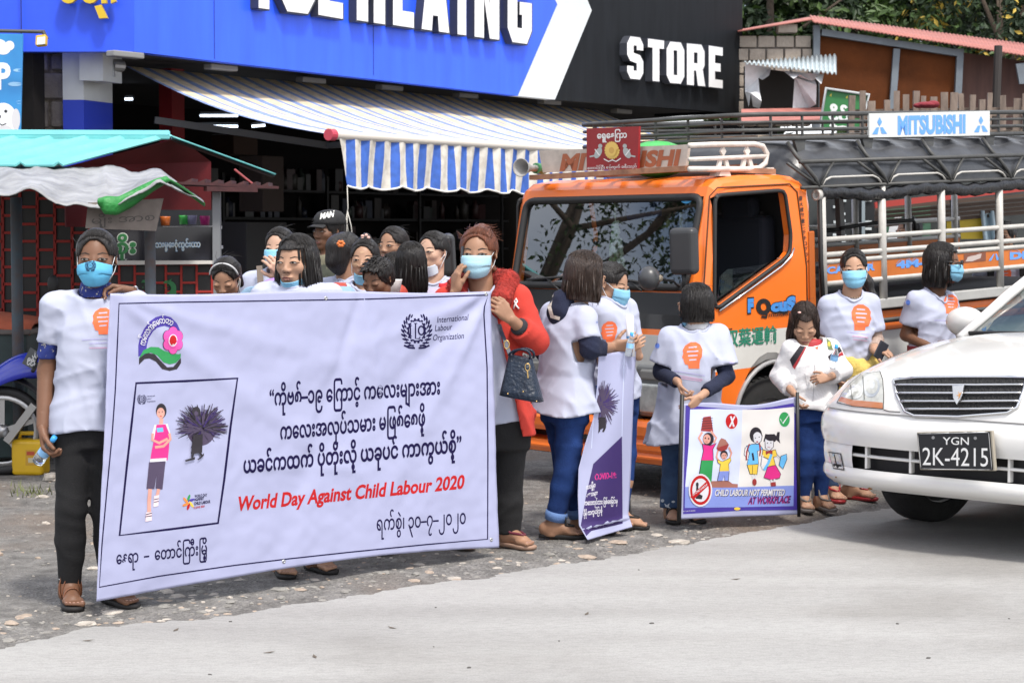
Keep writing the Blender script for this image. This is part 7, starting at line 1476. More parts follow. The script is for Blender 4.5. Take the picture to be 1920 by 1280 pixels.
pic+=[ZP([(380,860),(560,855),(600,885),(655,890),(655,925),(385,925)],BR_),ZL([(385,360),(440,430),(415,480)],22,SKI),ZL([(300,370),(265,430),(300,490)],22,SKI),ZE(360,440,55,65,BK),ZE(345,440,38,48,SKI),ZP([(300,490),(380,505),(440,480),(405,540),(410,655),(288,655),(310,560)],MG),ol([(300,490),(380,505),(440,480),(405,540),(410,655),(288,655),(310,560),(300,490)]),ZP([(290,655),(408,655),(390,870),(330,860),(268,790)],GN),ol([(290,655),(268,790)]),ZP([(440,530),(470,455),(490,430),(530,445),(565,495),(550,530)],BR_),ZP([(440,530),(560,490),(545,540),(500,565),(455,555)],BRI),ZL([(565,520),(590,580),(570,640)],18,SKI),ZL([(455,555),(440,620),(465,655)],18,SKI),ZE(515,595,38,42,BK),ZE(515,610,28,34,SKI),ZP([(445,645),(500,665),(580,625),(585,655),(560,690),(565,760),(468,765),(478,690),(455,680)],YE),ol([(445,645),(500,665),(580,625),(585,655),(560,690),(565,760),(468,765),(478,690),(455,680),(445,645)],5),ZP([(468,762),(565,758),(558,855),(522,855),(515,800),(500,855),(448,855)],PE),ol([(468,762),(448,855)],5),ol([(565,758),(558,855)],5)]
pic+=[ZE(330,430,7,8,BK),ZE(362,436,7,8,BK),ZE(505,604,5,6,BK),ZE(526,604,5,6,BK),ZL([(332,466),(352,470)],5,BRI),ZL([(508,628),(524,628)],5,BRI)]
pic+=[ZE(595,265,66,82,WH),ZE(593,263,60,76,RD_),S_text('X',z7(565,312),z7(624,310),17.5,WH,bold=.06,shear=.1),ZE(1123,247,60,80,WH),ZE(1121,245,54,74,GN),ZL([(1080,240),(1105,285),(1165,200)],[8,15,5],WH)]
pic+=[ZE(835,400,62,78,BK),ZE(850,430,45,60,WH),ol([(805,400),(815,470),(850,492),(890,460),(900,400)],6),ZP([(740,510),(800,490),(870,490),(905,540),(850,560),(862,690),(745,700),(770,580)],CY_),ol([(740,510),(800,490),(870,490),(905,540),(850,560),(862,690),(745,700),(770,580),(740,510)],6),ZL([(738,520),(720,590),(755,640)],18,WH),ol([(728,520),(716,590),(750,645)],5),ZL([(770,490),(745,560),(738,650)],14,BRI),ZL([(870,480),(880,560),(872,610)],14,BRI),ZL([(800,580),(812,655)],20,BK),ZP([(748,700),(858,695),(845,795),(800,790),(775,790)],YE),ol([(748,700),(775,790),(845,795),(858,695)],6),ol([(802,700),(800,790)],4),ZL([(800,795),(810,850)],16,WH),ZL([(832,795),(828,850)],16,WH),ZE(820,870,22,34,BRI)]
pic+=[ZP([(910,470),(930,390),(975,395),(1020,390),(1040,410),(1050,370),(1075,370),(1070,440),(1080,485),(1040,450),(1025,470),(960,440)],BK),ZE(965,490,48,68,WH),ol([(925,450),(930,530),(970,560),(1010,520),(1015,450)],6),ZE(985,425,55,34,BK),ZP([(905,545),(960,565),(1030,545),(1050,610),(1010,620),(1030,700),(950,720),(960,640),(895,610)],YE),ol([(905,545),(960,565),(1030,545),(1050,610),(1010,620),(1030,700),(950,720),(960,640),(895,610),(905,545)],6),ZL([(990,590),(960,680),(915,750)],26,CY_),ZP([(930,565),(1000,550),(998,595),(965,580),(935,598)],BRI),ZL([(1045,600),(1095,650),(1070,700)],14,WH),ol([(1045,592),(1100,650)],5),ZP([(1085,610),(1140,590),(1145,640),(1105,740),(1065,700)],CY_),ol([(1085,610),(1140,590),(1145,640),(1105,740),(1065,700),(1085,610)],6),ZP([(950,718),(1030,700),(1082,790),(1070,830),(990,850),(912,825)],MG),ol([(950,718),(1030,700),(1082,790),(1070,830),(990,850),(912,825),(950,718)],6),ZL([(985,845),(990,875)],16,WH),ZL([(1020,840),(1018,870)],16,WH),ZP([(978,875),(1030,868),(1035,908),(985,912)],BBRN if False else BRI),ZE(830,430,5,6,BK),ZE(868,420,5,6,BK),ZE(848,468,11,7,BRI),ZE(950,480,5,6,BK),ZE(985,478,5,6,BK),ZL([(952,522),(978,524)],5,BRI),ZL([(900,600),(885,690),(905,740)],16,WH),ol([(893,600),(882,700)],5)]
compact('poster_picture',pic,pbv2,pos,off=.0022,step=.0002)
ban_s=[ZE(278,950,118,165,WH),ZE(278,950,104,148,RD_),ZE(278,950,82,118,WH),ZE(245,895,14,24,BK),ZP([(235,915),(255,915),(262,985),(300,1005),(290,1040),(230,1035)],BK),ZL([(190,1030),(360,870)],44,RD_),S_text('NO CHILD LABOUR',z7(200,1008),z7(345,902),4.4,WH,bold=.02)]
compact('poster_badge',ban_s,pbv2,pos,off=.0052,step=.0002)
compact('poster_lettering',[S_text('CHILD LABOUR NOT PERMITTED',z7(426,1010),z7(1122,1007),11.5,DK,bold=.03,shear=.18),S_text('CHILD LABOUR NOT PERMITTED',z7(420,1006),z7(1116,1003),11.5,WH,bold=.025,shear=.18),S_text('AT WORKPLACE',z7(752,1090),z7(1170,1075),12.5,MG,bold=.04,shear=.2),S_text('AT WORKPLACE',z7(756,1088),z7(1174,1073),12.5,PU,bold=.03,shear=.2),S_text('BY THE WORKERS',z7(108,1168),z7(230,1160),2.2,WH,bold=0),ZE(648,1136,32,15,YE)],pbv2,pos,off=.0034,step=.0003)
# ---- the narrow hanging banner held by the two girls
nbn=thing('banner',gr(1140,1000),'narrow hanging banner with a purple foot and pink COVID-19 lettering','banner');z6=lambda x,y:(930+x/2.909,620+y/2.909)
rows=[(z6(560,130),z6(765,100)),(z6(552,300),z6(755,250)),(z6(530,480),z6(748,430)),(z6(485,620),z6(742,600)),(z6(450,750),z6(736,760)),(z6(446,900),z6(728,900)),(z6(452,1060),z6(722,1000)),(z6(500,1140),z6(744,1068))]
def nsurf(u,v):
 k=v*7;a=[np.interp(k,range(8),[r_[i][c]for r_ in rows])for i in(0,1)for c in(0,1)];x=a[0]+(a[2]-a[0])*u;y=a[1]+(a[3]-a[1])*u;return at(x,y,9.72+.22*u+.02*math.sin(u*5+v*4)-.05*v+(.03*math.sin(u*3)if v>.9 else 0))
nm=MB().grid(nsurf,30,80);nbv_=nm.bvh();nm.build('cloth',BWH,nbn,solid=.001)
Y6=lambda pts,mi:S_poly([z6(*p)for p in pts],mi)
compact('purple_foot',[Y6([(686,575),(690,1050),(520,1090),(492,1118),(462,1060),(490,900),(530,725)],PU)],nbv_,nbn)
rs=random.Random(9);b2=[S_ell(*z6(590,390),14,22,DK)]
for i in range(120):
 a=rs.uniform(-1.9,1.9);r0,r1=rs.uniform(2,14),rs.uniform(22,36);c0=z6(575,400);p=(c0[0]+r0*math.cos(a),c0[1]-r0*math.sin(a));q=(c0[0]+r1*math.cos(a+rs.gauss(0,.1)),c0[1]-r1*1.25*math.sin(a+rs.gauss(0,.1)))
 if q[0]>z6(556,0)[0]:b2.append(S_line([p,q],[2,1],rs.choice([DK,DK,PU])))
compact('picture_bundle',b2+[Y6([(560,470),(595,470),(600,520),(558,545)],BK),Y6([(577,550),(592,515),(600,525),(588,552)],BK),Y6([(556,558),(560,530),(568,545)],BK),S_line([z6(552,300),z6(530,480),z6(520,640)],1.2,LA),S_line([z6(700,120),z6(690,400),z6(686,575)],1.2,LA)],nbv_,nbn,step=.00002)
compact('lettering',[S_text('COVID-19:',z6(538,812),z6(655,800),11,MG,bold=.03),S_text('ကာလြမို့မှာ',z6(490,865),z6(542,850),8,WH,bold=.03),S_text('ကေလးများ',z6(492,905),z6(553,893),8,WH,bold=.03),S_text('ကေလးလုပ်သား ြဖစ်ေစြခင်းမှ',z6(482,950),z6(662,938),8.5,WH,bold=.03),S_text('ပိုမို ကာကွယ်ြကစို့',z6(476,1008),z6(578,990),8.5,WH,bold=.03)],nbv_,nbn)
# ================================================================== PEOPLE in front
FL=M('floral_blue',(.012,.025,.16),.85,col2=(.4,.38,.3),vs=60,thr=(.36,.42));LEA=M('leather_brown',(.17,.065,.03),.4,var=.2,vs=20,bump=.2,bs=120);REDS=M('strap_red',(.3,.02,.025),.4,var=.2,vs=60);PNKS=M('strap_maroon',(.12,.015,.03),.5);TANS=M('sole_tan',(.32,.2,.14),.7);STUD=M('stud_silver',(.6,.6,.58),.25,.9);REDC=M('coat_red',(.46,.035,.022),.9,var=.12,vs=7,bump=.15,bs=200);FUR=M('fur_red',(.30,.025,.018),1.0,var=.3,vs=30,bump=1.0,bs=60);DEN=M('denim_pale',(.22,.34,.46),.85,bump=.3,bs=150);KHAKI=M('camo_cloth',(.16,.15,.10),.9,col2=(.05,.055,.04),vs=13,thr=(.45,.52));SATIN=M('satin_red',(.38,.035,.012),.45,col2=(.55,.33,.12),vs=34,thr=(.33,.38));GOLDT=M('black_gold',(.012,.011,.011),.6,col2=(.4,.3,.12),vs=45,thr=(.33,.36));YEL=M('knit_yellow',(.62,.46,.12),.9,bump=.4,bs=90);TRACK=M('track_white',(.68,.67,.67),.6,var=.04,vs=6,bump=.15,bs=90);TRED=M('track_red',(.35,.02,.025),.6);REDV=M('vest_red',(.5,.012,.02),.8,bump=.2,bs=100)
PRM=[ORANGE_P,TEE,BLUE_P,PINK_P,LAV_P]
# --- woman with the blue cloth mask, left end of the banner
P1=person('woman with a blue cloth mask holding the left end of the big banner',1.56,168,1143,yaw=8,head=(181,483),hh=.236,hyaw=4,hpitch=3,tone='dark',gaze=.2,J=dict(shR=(103,572,.0),shL=(254,570,.02),elR=(88,695,.03),wrR=(80,800,-.05),elL=(305,668,.10),wrL=(249,548,.02),hipR=(142,790),hipL=(200,790,.03),knR=(133,950,-.04),knL=(200,955,.0),anR=(130,1112,.0),anL=(212,1101,.03)),hands=dict(R=dict(d=V(.18,-.15,-1),n=V(1,-.1,.1),side=V(0,-1,-.1),curl=(.75,.95,.6),thumb=(.5,.4)),L=dict(d=V(-1,-.25,.12),n=V(.1,-.75,-1),side=V(0,-1,.5),curl=(.75,.8,.5),thumb=(.5,.6),L=.165)),feet=dict(R=dict(dir=V(.35,-1,0)),L=dict(dir=V(.75,-.9,0))),top=dict(mat=TEE,hem=-.10,sleeve=.62,loose=.018,srad=.037,amp=.008,lam=(.04,.11),neck=1.15,band=False),legs=dict(mat=BLKC,end=.075,loose=.002),hairs=dict(style='cap',tail=[((0,.9,.35),.25),((0,1.05,-.2),.22)]),mk=dict(mat=MASKC,cloth=True),mouth=False,sleeve_skin=[('R',.5,.80,.0315,FL,'under_sleeve')])
prints('emblem',ilo(170,498,10),P1.maskbv,PALET[:1],P1.mask,off=.004,L=5,step=.00005)
tee_print(P1,child_head(192,602,1.12)+squiggle(154,205,637,-.05,4)+squiggle(168,205,644,-.05,4)+squiggle(168,205,652,0,3)+[S_ell(67,603,4,6,2)],PRM)
mb=MB();nbp=P1.hc+(P1.j['shR']+P1.j['shL'])/2*0;c=(P1.j['shR']+P1.j['shL'])/2;f_=MB();mb.lathe([(.064,-.03),(.066,.0),(.060,.035),(.05,.04),(.05,0)],at(180,547,P1.d0+.005),nrm(V(0,.15,1)),24);mb.build('collar',FL,P1.root)
for s in 'RL':sandal(P1.root,P1.feet[s],RUBB,LEA,[(-.0,.03,.024),(.06,.08,.018),(.03,.05,.008)],stud=STUD)
m=MB();m.tube([at(254+5*math.cos(a),548+11*math.sin(a),P1.d0+.02+.02*math.sin(a))for a in np.linspace(0,6.28,18,endpoint=False)],.003,5,closed=True);m.build('bracelet',M('silver',(.6,.6,.6),.25,.9),P1.root)
bottle('small clear water bottle with a blue cap in the left woman\'s lowered hand',(70,866),(100,823),P1.d0-.035,P1.d0-.10,L=.155)
# --- woman with long straight hair behind the banner
P2=person('woman with long straight black hair and lowered blue mask behind the big banner',1.5,562,1080,yaw=-8,head=(556,490),hh=.238,hyaw=-22,hpitch=2,tone='tan',gaze=-.6,wide=1.02,J=dict(anR=(528,1066,-.05),anL=(590,1056,.05),elR=(470,680,0),wrR=(500,600,.05),elL=(640,680,.05),wrL=(610,600,.05)),feet=dict(R=dict(dir=V(.3,-1,0)),L=dict(dir=V(.7,-1,0))),top=dict(mat=TEE,hem=-.08,sleeve=.7,loose=.02),legs=dict(mat=BLKC,end=.12),hairs=dict(style='long',down=-1.55,fringe=True,locks=26,flare=1.1),mk=dict(low=True))
m=MB();sb_=P2.shirtb;
fd_=Field(P2.hc-V(.3,.25,.36),P2.hc+V(.3,.25,-.1),.008);c=(P2.j['shR']+P2.j['shL'])/2;fd_.cone(c-V(.19,-.02,.03),c+V(.19,.02,-.03),.07,.07,.02);fd_.cone(c+V(.02,0,-.01),c+V(.19,.02,-.03),.085,.075,.02);fd_.cone(c-V(0,0,.15),P2.hc,.085,.07,.01,True);fd_.cut(lambda Pp:(c+P2.f*.03-Pp)@-P2.f-0.0);add_mesh(m,*fd_.mesh());m.build('denim_jacket',DEN,P2.root)
sandal(P2.root,P2.feet['R'],RUBB,REDS,[(.03,.05,.03),(.055,.085,.028)],stud=STUD);sandal(P2.root,P2.feet['L'],RUBB,REDS,[(.03,.03,.012)],thong=True)
# --- woman in the red coat with the phone
P3=person('woman in a red fur collared coat on the phone at the right banner end',1.56,962,1032,yaw=-4,head=(897,473),hh=.25,hyaw=-10,hpitch=4,tone='mid',gaze=.1,wide=1.04,mouth=False,brow=1.3,J=dict(shR=(838,560,.04),shL=(972,556,.0),elR=(826,640,-.02),wrR=(853,549,-.10),elL=(1003,640,-.05),wrL=(958,598,-.20),hipR=(905,790),hipL=(955,790),knR=(893,900),knL=(953,900),anR=(868,1022,.05),anL=(952,1003,.0)),hands=dict(R=dict(d=V(.06,.05,1),n=V(1,.55,.0),side=V(.5,-1,.1),curl=(.45,.8,.5),thumb=(.4,.2),L=.17),L=dict(d=V(-.75,-.35,.75),n=V(-.5,.9,-.1),side=V(-.4,-.4,1),curl=(.8,.8,.5),thumb=(.7,.5),L=.17)),feet=dict(L=dict(dir=V(.75,-.8,0)),R=dict(dir=V(.2,-1,0))),top=[dict(mat=TEE,hem=-.02,sleeve=.0,loose=.006,neck=1.1,amp=.005),dict(name='coat',mat=REDC,hem=-.14,sleeve=1.62,loose=.032,srad=.047,cuff=.038,amp=.008,lam=(.05,.12),open=(.062,.22),neck=1.5)],legs=dict(mat=BLKC,end=.06,loose=.012,flare=.008),hairs=dict(style='cap',mat=HAIR_R,tail=[((0,.75,.75),.42),((.1,.95,.4),.36),((.1,.8,-.3),.25),((.55,.45,-.7),.12)],locks=0,fly=90),mk=dict(mat=M('mask_pale',(.36,.58,.68),.75,bump=.15,bs=150)))
m=MB();ff=Field(P3.hc-V(.28,.25,.34),P3.hc+V(.28,.25,.0),.007);c=(P3.j['shR']+P3.j['shL'])/2+V(0,0,.0)
for a,b,r0,r1 in(((.095,-.105,.0),(.118,-.02,.075),.046,.055),((.115,-.02,.075),(.06,.08,.085),.055,.05),((.06,.08,.085),(-.06,.08,.075),.05,.05),((-.06,.08,.075),(-.115,-.02,.06),.05,.045),((-.118,-.02,.06),(-.10,-.11,-.02),.045,.04),((.085,-.115,.0),(.075,-.13,-.06),.046,.03)):ff.cone(c+V(*a),c+V(*b),r0,r1,.02)
rsf=np.random.RandomState(3);ff.shift(lambda Pp:.004*np.sin(Pp[...,0]*160+3*np.sin(Pp[...,2]*60))*np.sin(Pp[...,2]*150+Pp[...,1]*120));V_,F_=ff.mesh();add_mesh(m,V_,F_)
for i in rsf.choice(len(V_),1500):p=V_[i];n_=nrm(p-(c+V(0,0,.04)))+rsf.normal(size=3)*.5;n_=nrm(n_-V(0,0,.3));s_=nrm(np.cross(n_,rsf.normal(size=3)))*.0012;m.add([p-s_,p+s_,p+n_*rsf.uniform(.008,.016)],[[0,1,2]],0)
m.build('fur_collar',FUR,P3.coat)
m=MB();q=at(968,569,P3.d0-.17);hit=None
for pts in([(963,579),(966,571),(970,565),(968,560),(965,565),(968,572),(973,579)],):
 d_=[]
 cb=P3.shirtbv
 for x,y in pts:h_,n_,i_,q_=cb.ray_cast(Vector(CAM),Vector(ray(x,y)).normalized());d_.append(np.array(h_)+np.array(n_)*.004 if h_ is not None else at(x,y,P3.d0-.15))
 m.tube(d_,.0045,5)
m.build('ribbon_pin',M('ribbon_white',(.75,.75,.75),.4),P3.coat)
m=MB();cu=P3.j['wrL']+(P3.j['elL']-P3.j['wrL'])*.36;m.lathe([(.03,-.02),(.041,-.018),(.043,.012),(.03,.02)],cu,nrm(P3.j['wrL']-P3.j['elL']),16);m.build('cuff',M('cuff_dark',(.02,.02,.025),.9),P3.coat)
t=thing('phone',at(874,488,P3.d0-.08),'dark mobile phone held to the ear of the woman in the red coat','phone');R_=rotz(1.2)@roty(.12);MB().box(at(871,487,P3.d0-.035),(.07,.010,.125),0,rotz(1.25)@roty(.1)).build('phone_case',M('phone_dark',(.02,.022,.03),.2),t,bevel=.004);MB().box(at(871,487,P3.d0-.035)+rotz(1.25)@V(0,.0065,0),(.063,.003,.115),0,rotz(1.25)@roty(.1)).build('screen',M('phone_screen',(.05,.06,.08),.08),t)
sandal(P3.root,P3.feet['L'],TANS,PNKS,[],thong=True);sandal(P3.root,P3.feet['R'],TANS,PNKS,[],thong=True)
# handbag
hb_=thing('handbag',at(980,755,P3.d0-.25),'navy leather handbag with gold studs hanging beside the red coat','handbag');HBM=M('bag_navy',(.006,.015,.032),.38,var=.2,vs=25,bump=.5,bs=70);gold=M('gold',(.65,.45,.18),.25,1.0);D_=P3.d0-.22
bt=[at(x,y,D_)for x,y in((948,670),(1006,672),(1015,756),(940,742))];b2_=[at(x,y,D_+.03)for x,y in((958,664),(1004,660),(1012,700),(955,700))]
rings=[]
for k in np.linspace(0,1,7):
 w0=.054+.046*k;dpt=.028+.04*k;cx_,cz=976+2*k,668+78*k;cc=at(cx_,cz,D_);tilt=nrm(V(.95,-.3,-.16));nn=nrm(V(.3,.95,0));rings.append([cc+tilt*(w0*math.copysign(abs(math.cos(a))**.5,math.cos(a)))+nn*(dpt*math.copysign(abs(math.sin(a))**.5,math.sin(a)))for a in np.linspace(0,6.28,24,endpoint=False)])
m=MB().loft(rings,0,True);m.build('bag_body',HBM,hb_)
for ox in(-.03,.03):
 m=MB();cc=at(977,668,D_);m.tube([cc+tilt*(.05*math.cos(a))+nn*ox+V(0,0,.07*math.sin(a))for a in np.linspace(0,3.14,14)]if False else[cc+tilt*(.05*math.cos(a))+nn*ox+V(.02*math.sin(a),-.03*math.sin(a),.035*math.sin(a))for a in np.linspace(0,3.14,14)],.006,6);m.build('bag_handle',HBM,hb_)
m=MB();pts=[(936,608),(940,622),(948,642),(957,668)];P_=[at(x,y,D_+.10-.03*i)for i,(x,y)in enumerate(pts)]
for a,b in zip(P_[:-1],P_[1:]):m.bar(a,b,.018,.005,up=(.3,-.9,.1))
m.build('shoulder_strap',M('strap_navy',(.015,.025,.05),.5),hb_)
m=MB();q=at(950,646,D_-.01);m.tube([q+V(.012*math.cos(a),0,.02*math.sin(a))for a in np.linspace(0,6.28,12,endpoint=False)],.003,5,closed=True);m.build('buckle',gold,hb_)
m=MB();q=at(989,688,D_-.09);m.tube([q+V(.011*math.cos(a),0,.017*math.sin(a))for a in np.linspace(0,6.28,12,endpoint=False)],.0025,5,closed=True);m.bar(q-V(0,0,.02),q-V(-.003,0,.05),.012,.006);m.build('charm',gold,hb_)
for x,y in((952,738),(981,734),(1006,752)):MB().ell(at(x,y,D_-.085),(.004,.004,.004),None,8,5).build('stud',gold,hb_)
# --- girl seen from behind in tee over a navy hoodie and jeans
P4=person('girl seen from behind in a white tee over a navy hoodie and jeans',1.46,1075,1016,yaw=140,head=(1098,515),hh=.235,hyaw=128,hpitch=8,tone='mid',J=dict(shR=(1098,592,-.10),shL=(1035,585,.12),elR=(1107,655,-.14),wrR=(1148,650,.0),elL=(1022,660,.18),wrL=(1100,650,.3),hipR=(1072,755,-.06),hipL=(1047,750,.06),knR=(1062,875,-.05),knL=(1062,880,.09),anR=(1036,1000,-.02),anL=(1094,994,.14)),hands=dict(R=dict(d=V(1,.1,.1),n=V(-.1,.8,.4),side=V(.0,.3,1),curl=(.3,.5,.4),L=.15),L=dict(d=V(1,.2,.2),n=V(0,-1,.2),side=V(0,.2,1),curl=(.5,.6,.4),L=.15)),feet=dict(R=dict(dir=V(.95,-.25,0),L=.215),L=dict(dir=V(.95,-.3,0),L=.215)),top=dict(mat=TEE,hem=-.16,hemw=1.18,sleeve=.74,loose=.028,srad=.044,amp=.009,lam=(.06,.16),neck=1.3),legs=dict(mat=JEAN,end=.095,loose=.006,amp=.007,cuff=M('denim_cuff',(.11,.2,.42),.85,bump=.3,bs=200)),hairs=dict(style='long',mat=HAIR_B,down=-1.15,locks=30,flare=.8),sleeve_skin=[('R',.5,1.55,.034,NAVY,'hoodie_sleeve'),('L',.5,1.6,.034,NAVY,'hoodie_sleeve')])
m=MB();fh=Field(P4.hc-V(.3,.3,.45),P4.hc+V(.25,.3,.0),.007);c=(P4.j['shR']+P4.j['shL'])/2;bk_=-P4.f
A=[c+bk_*.05+V(0,0,.065),c+bk_*.088+V(0,0,.01),c+bk_*.10-V(0,0,.06)]
fh.cone(A[0],A[1],.060,.056,.03,sq=(bk_,1.8));fh.cone(A[1],A[2],.056,.022,.03,sq=(bk_,2.0));fh.cone(c+P4.r*.07+V(0,0,.035)-bk_*.03,A[0],.026,.036,.03);fh.cone(c-P4.r*.07+V(0,0,.035)-bk_*.03,A[0],.026,.036,.03);fh.shift(folds(5,.006,(.04,.1)));add_mesh(m,*fh.mesh());hd_=m.build('hood',NAVY,P4.root);hbv_=m.bvh()
prints('hood_trim',[S_line([(1046,534),(1036,550),(1031,575),(1036,593),(1050,597)],7,0)],hbv_,[M('hood_cream',(.6,.57,.5),.9)],hd_,off=.004)
tee_print(P4,[S_ell(1121,604,3,5,2),S_ell(1123,602,2,3,2)],PRM)
for s in 'RL':sandal(P4.root,P4.feet[s],RUBB,RUBB,[],thong=True)
# --- girl with pigtail and mask behind her
P5=person('girl with a pigtail and blue mask in profile, holding the narrow purple banner',1.37,1152,997,yaw=50,head=(1146,530),hh=.215,hyaw=62,hpitch=18,tone='tan',mouth=False,J=dict(elR=(1135,668,-.05),wrR=(1176,655,-.28),elL=(1190,660,.1),wrL=(1198,668,-.22),anL=(1163,984,.0),anR=(1135,984,.0)),hands=dict(R=dict(d=V(.8,-.3,.5),n=V(-.2,.9,-.2),side=V(-.3,0,1),curl=(.8,.8,.4),L=.135),L=dict(d=V(-.4,-.5,.8),n=V(-.6,.7,0),side=V(-.6,0,.8),curl=(.9,.9,.5),L=.135)),feet=dict(R=dict(dir=V(.9,-.6,0)),L=dict(dir=V(.9,-.4,0))),body_wide=.93,top=dict(mat=TEE,hem=-.1,sleeve=.8,loose=.02,srad=.046),legs=dict(mat=JEAN,end=.08),hairs=dict(style='cap',tail=[((-.55,.75,.3),.16),((-.85,.8,.0),.26),((-.8,.75,-.8),.26),((-.75,.65,-1.35),.12)]),mk=dict())
MB().ell(P5.hc+P5.R@(V(-.62,.76,.25)*P5.rr),(.016,.016,.016),None,10,6).build('hair_tie',M('tie_yellow',(.7,.6,.1),.5),P5.root)
MB().lathe([(.06,-.02),(.062,.015),(.052,.03)],at(1131,582,P5.d0+.01),V(.15,0,1),20).build('collar',M('collar_pink',(.5,.05,.16),.8),P5.root);tee_print(P5,child_head(1142,622,.9),PRM)
for s in 'RL':sandal(P5.root,P5.feet[s],RUBB,RUBB,[],thong=True)
rp=thing('paper_roll',at(1180,640,P5.d0-.3),'rolled white paper stuck upright in the hands of the pigtailed girl','paper roll');MB().lathe([(.013,0),(.019,.0),(.019,.2),(.013,.2),(.013,0)],at(1184,668,P5.d0-.32),nrm(at(1180,588,P5.d0-.32)-at(1184,668,P5.d0-.32)),16).build('roll',M('paper_white',(.75,.74,.76),.7),rp);MB().lathe([(.0202,.085),(.0202,.10)],at(1184,668,P5.d0-.32),nrm(at(1180,588,P5.d0-.32)-at(1184,668,P5.d0-.32)),16).build('band',M('band_blue',(.1,.3,.6),.6),rp)
bottle('clear water bottle held with the paper roll by the pigtailed girl',(1178,668),(1184,630),P5.d0-.38,P5.d0-.38,L=.12)
# --- bob haired girl with the square poster
P6=person('girl with a black bob gripping the left pole of the square poster',1.25,1281,984,yaw=2,head=(1303,568),hh=.212,hyaw=-132,hpitch=2,tone='tan',body_wide=1.06,J=dict(shR=(1258,632,.0),shL=(1346,628,.02),elR=(1239,698,.02),wrR=(1272,716,-.22),elL=(1362,706,-.02),wrL=(1312,744,-.30),hipR=(1268,800),hipL=(1310,800),knR=(1262,875),knL=(1308,880),anR=(1258,968,.0),anL=(1302,966,.03)),hands=dict(R=dict(d=V(.3,-.35,-.9),n=V(.8,-.2,.3),side=V(.1,-1,.3),curl=(.8,.9,.6),L=.13,thumb=(.5,.4)),L=dict(d=V(-.62,-.25,-.75),n=V(-.6,.8,.2),side=V(-.5,-.5,.6),curl=(.65,.7,.5),L=.135,thumb=(.7,.3))),feet=dict(R=dict(dir=V(.05,-1,0),L=.2),L=dict(dir=V(.12,-1,0),L=.2)),top=dict(mat=TEE,hem=-.20,hemw=1.30,sleeve=.80,loose=.056,srad=.070,amp=.010,lam=(.08,.2),neck=1.1),legs=dict(mat=JEANL,end=.075,loose=.012,flare=.012),hairs=dict(style='bob',down=-.92,flare=1.6,locks=0),mk=dict(low=True,loops=False),sleeve_skin=[('R',.6,1.88,.033,NAVY,'arm_sleeve'),('L',.6,1.80,.033,NAVY,'arm_sleeve')])
tee_print(P6,child_head(1298,666,1.12)+squiggle(1264,1322,695,.16,4)+squiggle(1266,1318,703,.16,3)+squiggle(1272,1316,708,.14,3)+[S_ell(1233,648,4,5,2),S_ell(1372,679,5,4,4)],PRM)
MB().lathe([(.056,-.03),(.070,-.02),(.064,.012),(.05,.022)],at(1308,609,P6.d0+.01),V(.1,-.1,1),22).build('collar',M('collar_white',(.72,.72,.74),.8),P6.root)
prints('star_patch',[S_poly([(1251+(8 if k%2==0 else 3.2)*math.cos(k*math.pi/5+.3),950+(9 if k%2==0 else 3.6)*math.sin(k*math.pi/5+.3))for k in range(10)],0),S_ell(1243,938,3,3,0),S_ell(1262,940,3,2,0)],P6.legb.bvh(),[M('patch_pale',(.5,.55,.6),.8)],P6.legs,off=.003)
for s in 'RL':sandal(P6.root,P6.feet[s],RUBB,M('strap_black',(.02,.017,.016),.5),[(.03,.06,.022),(.05,.08,.02)])
# --- girl in the track jacket
P7=person('little girl in a white track jacket looking down beside the square poster',1.18,1527,962,yaw=6,head=(1508,604),hh=.215,hyaw=-2,hpitch=34,tone='tan',closed=True,J=dict(shR=(1482,652,.0),shL=(1558,650,.02),elR=(1461,705,.04),wrR=(1489,738,-.22),elL=(1580,695,.0),wrL=(1553,708,-.13),hipR=(1510,765),hipL=(1545,765),knR=(1511,855,-.02),knL=(1541,855),anR=(1508,948,.0),anL=(1539,948,.02)),hands=dict(R=dict(d=V(.25,-.3,-.9),n=V(.9,.1,.2),side=V(.2,-1,.2),curl=(.7,.8,.5),L=.12),L=dict(d=V(-1,-.35,-.1),n=V(-.1,1,-.3),side=V(.1,.1,1),curl=(.8,.8,.5),L=.12)),feet=dict(R=dict(dir=V(.05,-1,0),L=.185),L=dict(dir=V(.4,-1,0),L=.185)),top=dict(mat=TRACK,name='jacket',hem=-.06,hemw=1.08,sleeve=1.72,loose=.024,srad=.048,cuff=.040,amp=.008,lam=(.05,.14),neck=1.15),legs=dict(mat=JEAN,end=.06,loose=.002,amp=.004),hairs=dict(style='long',mat=HAIR_B,down=-1.5,locks=24,flare=.5))
jm=[BBLK,TRED,M('track_green',(.12,.16,.06),.7),M('track_yellow',(.5,.4,.05),.7),M('track_seam',(.45,.44,.45),.8),ORANGE_P]
prints('flash',[S_poly([(1481,674),(1500,648),(1510,650),(1487,688)],0),S_poly([(1487,688),(1510,650),(1512,651),(1491,692)],1),S_poly([(1552,668),(1573,650),(1578,658),(1556,676)],0),S_poly([(1556,677),(1578,659),(1581,666),(1574,668)],1),S_poly([(1549,634),(1557,640),(1562,656),(1552,655)],2),S_ell(1554,646,3,5,3),S_line([(1529,662),(1527,700),(1524,752)],1.4,4),S_line([(1509,700),(1513,722)],1.6,4),S_poly([(1522,637),(1538,632),(1533,655),(1528,652)],5)],P7.shirtbv,jm,P7.jacket,off=.003)
m=MB();ck=(P7.j['shR']+P7.j['shL'])/2;m.lathe([(.066,-.025),(.070,.0),(.062,.022),(.054,.022),(.054,0)],ck+V(0,.012,.012),nrm(V(0,.25,1)),22);m.build('jacket_collar',TRED,P7.root)
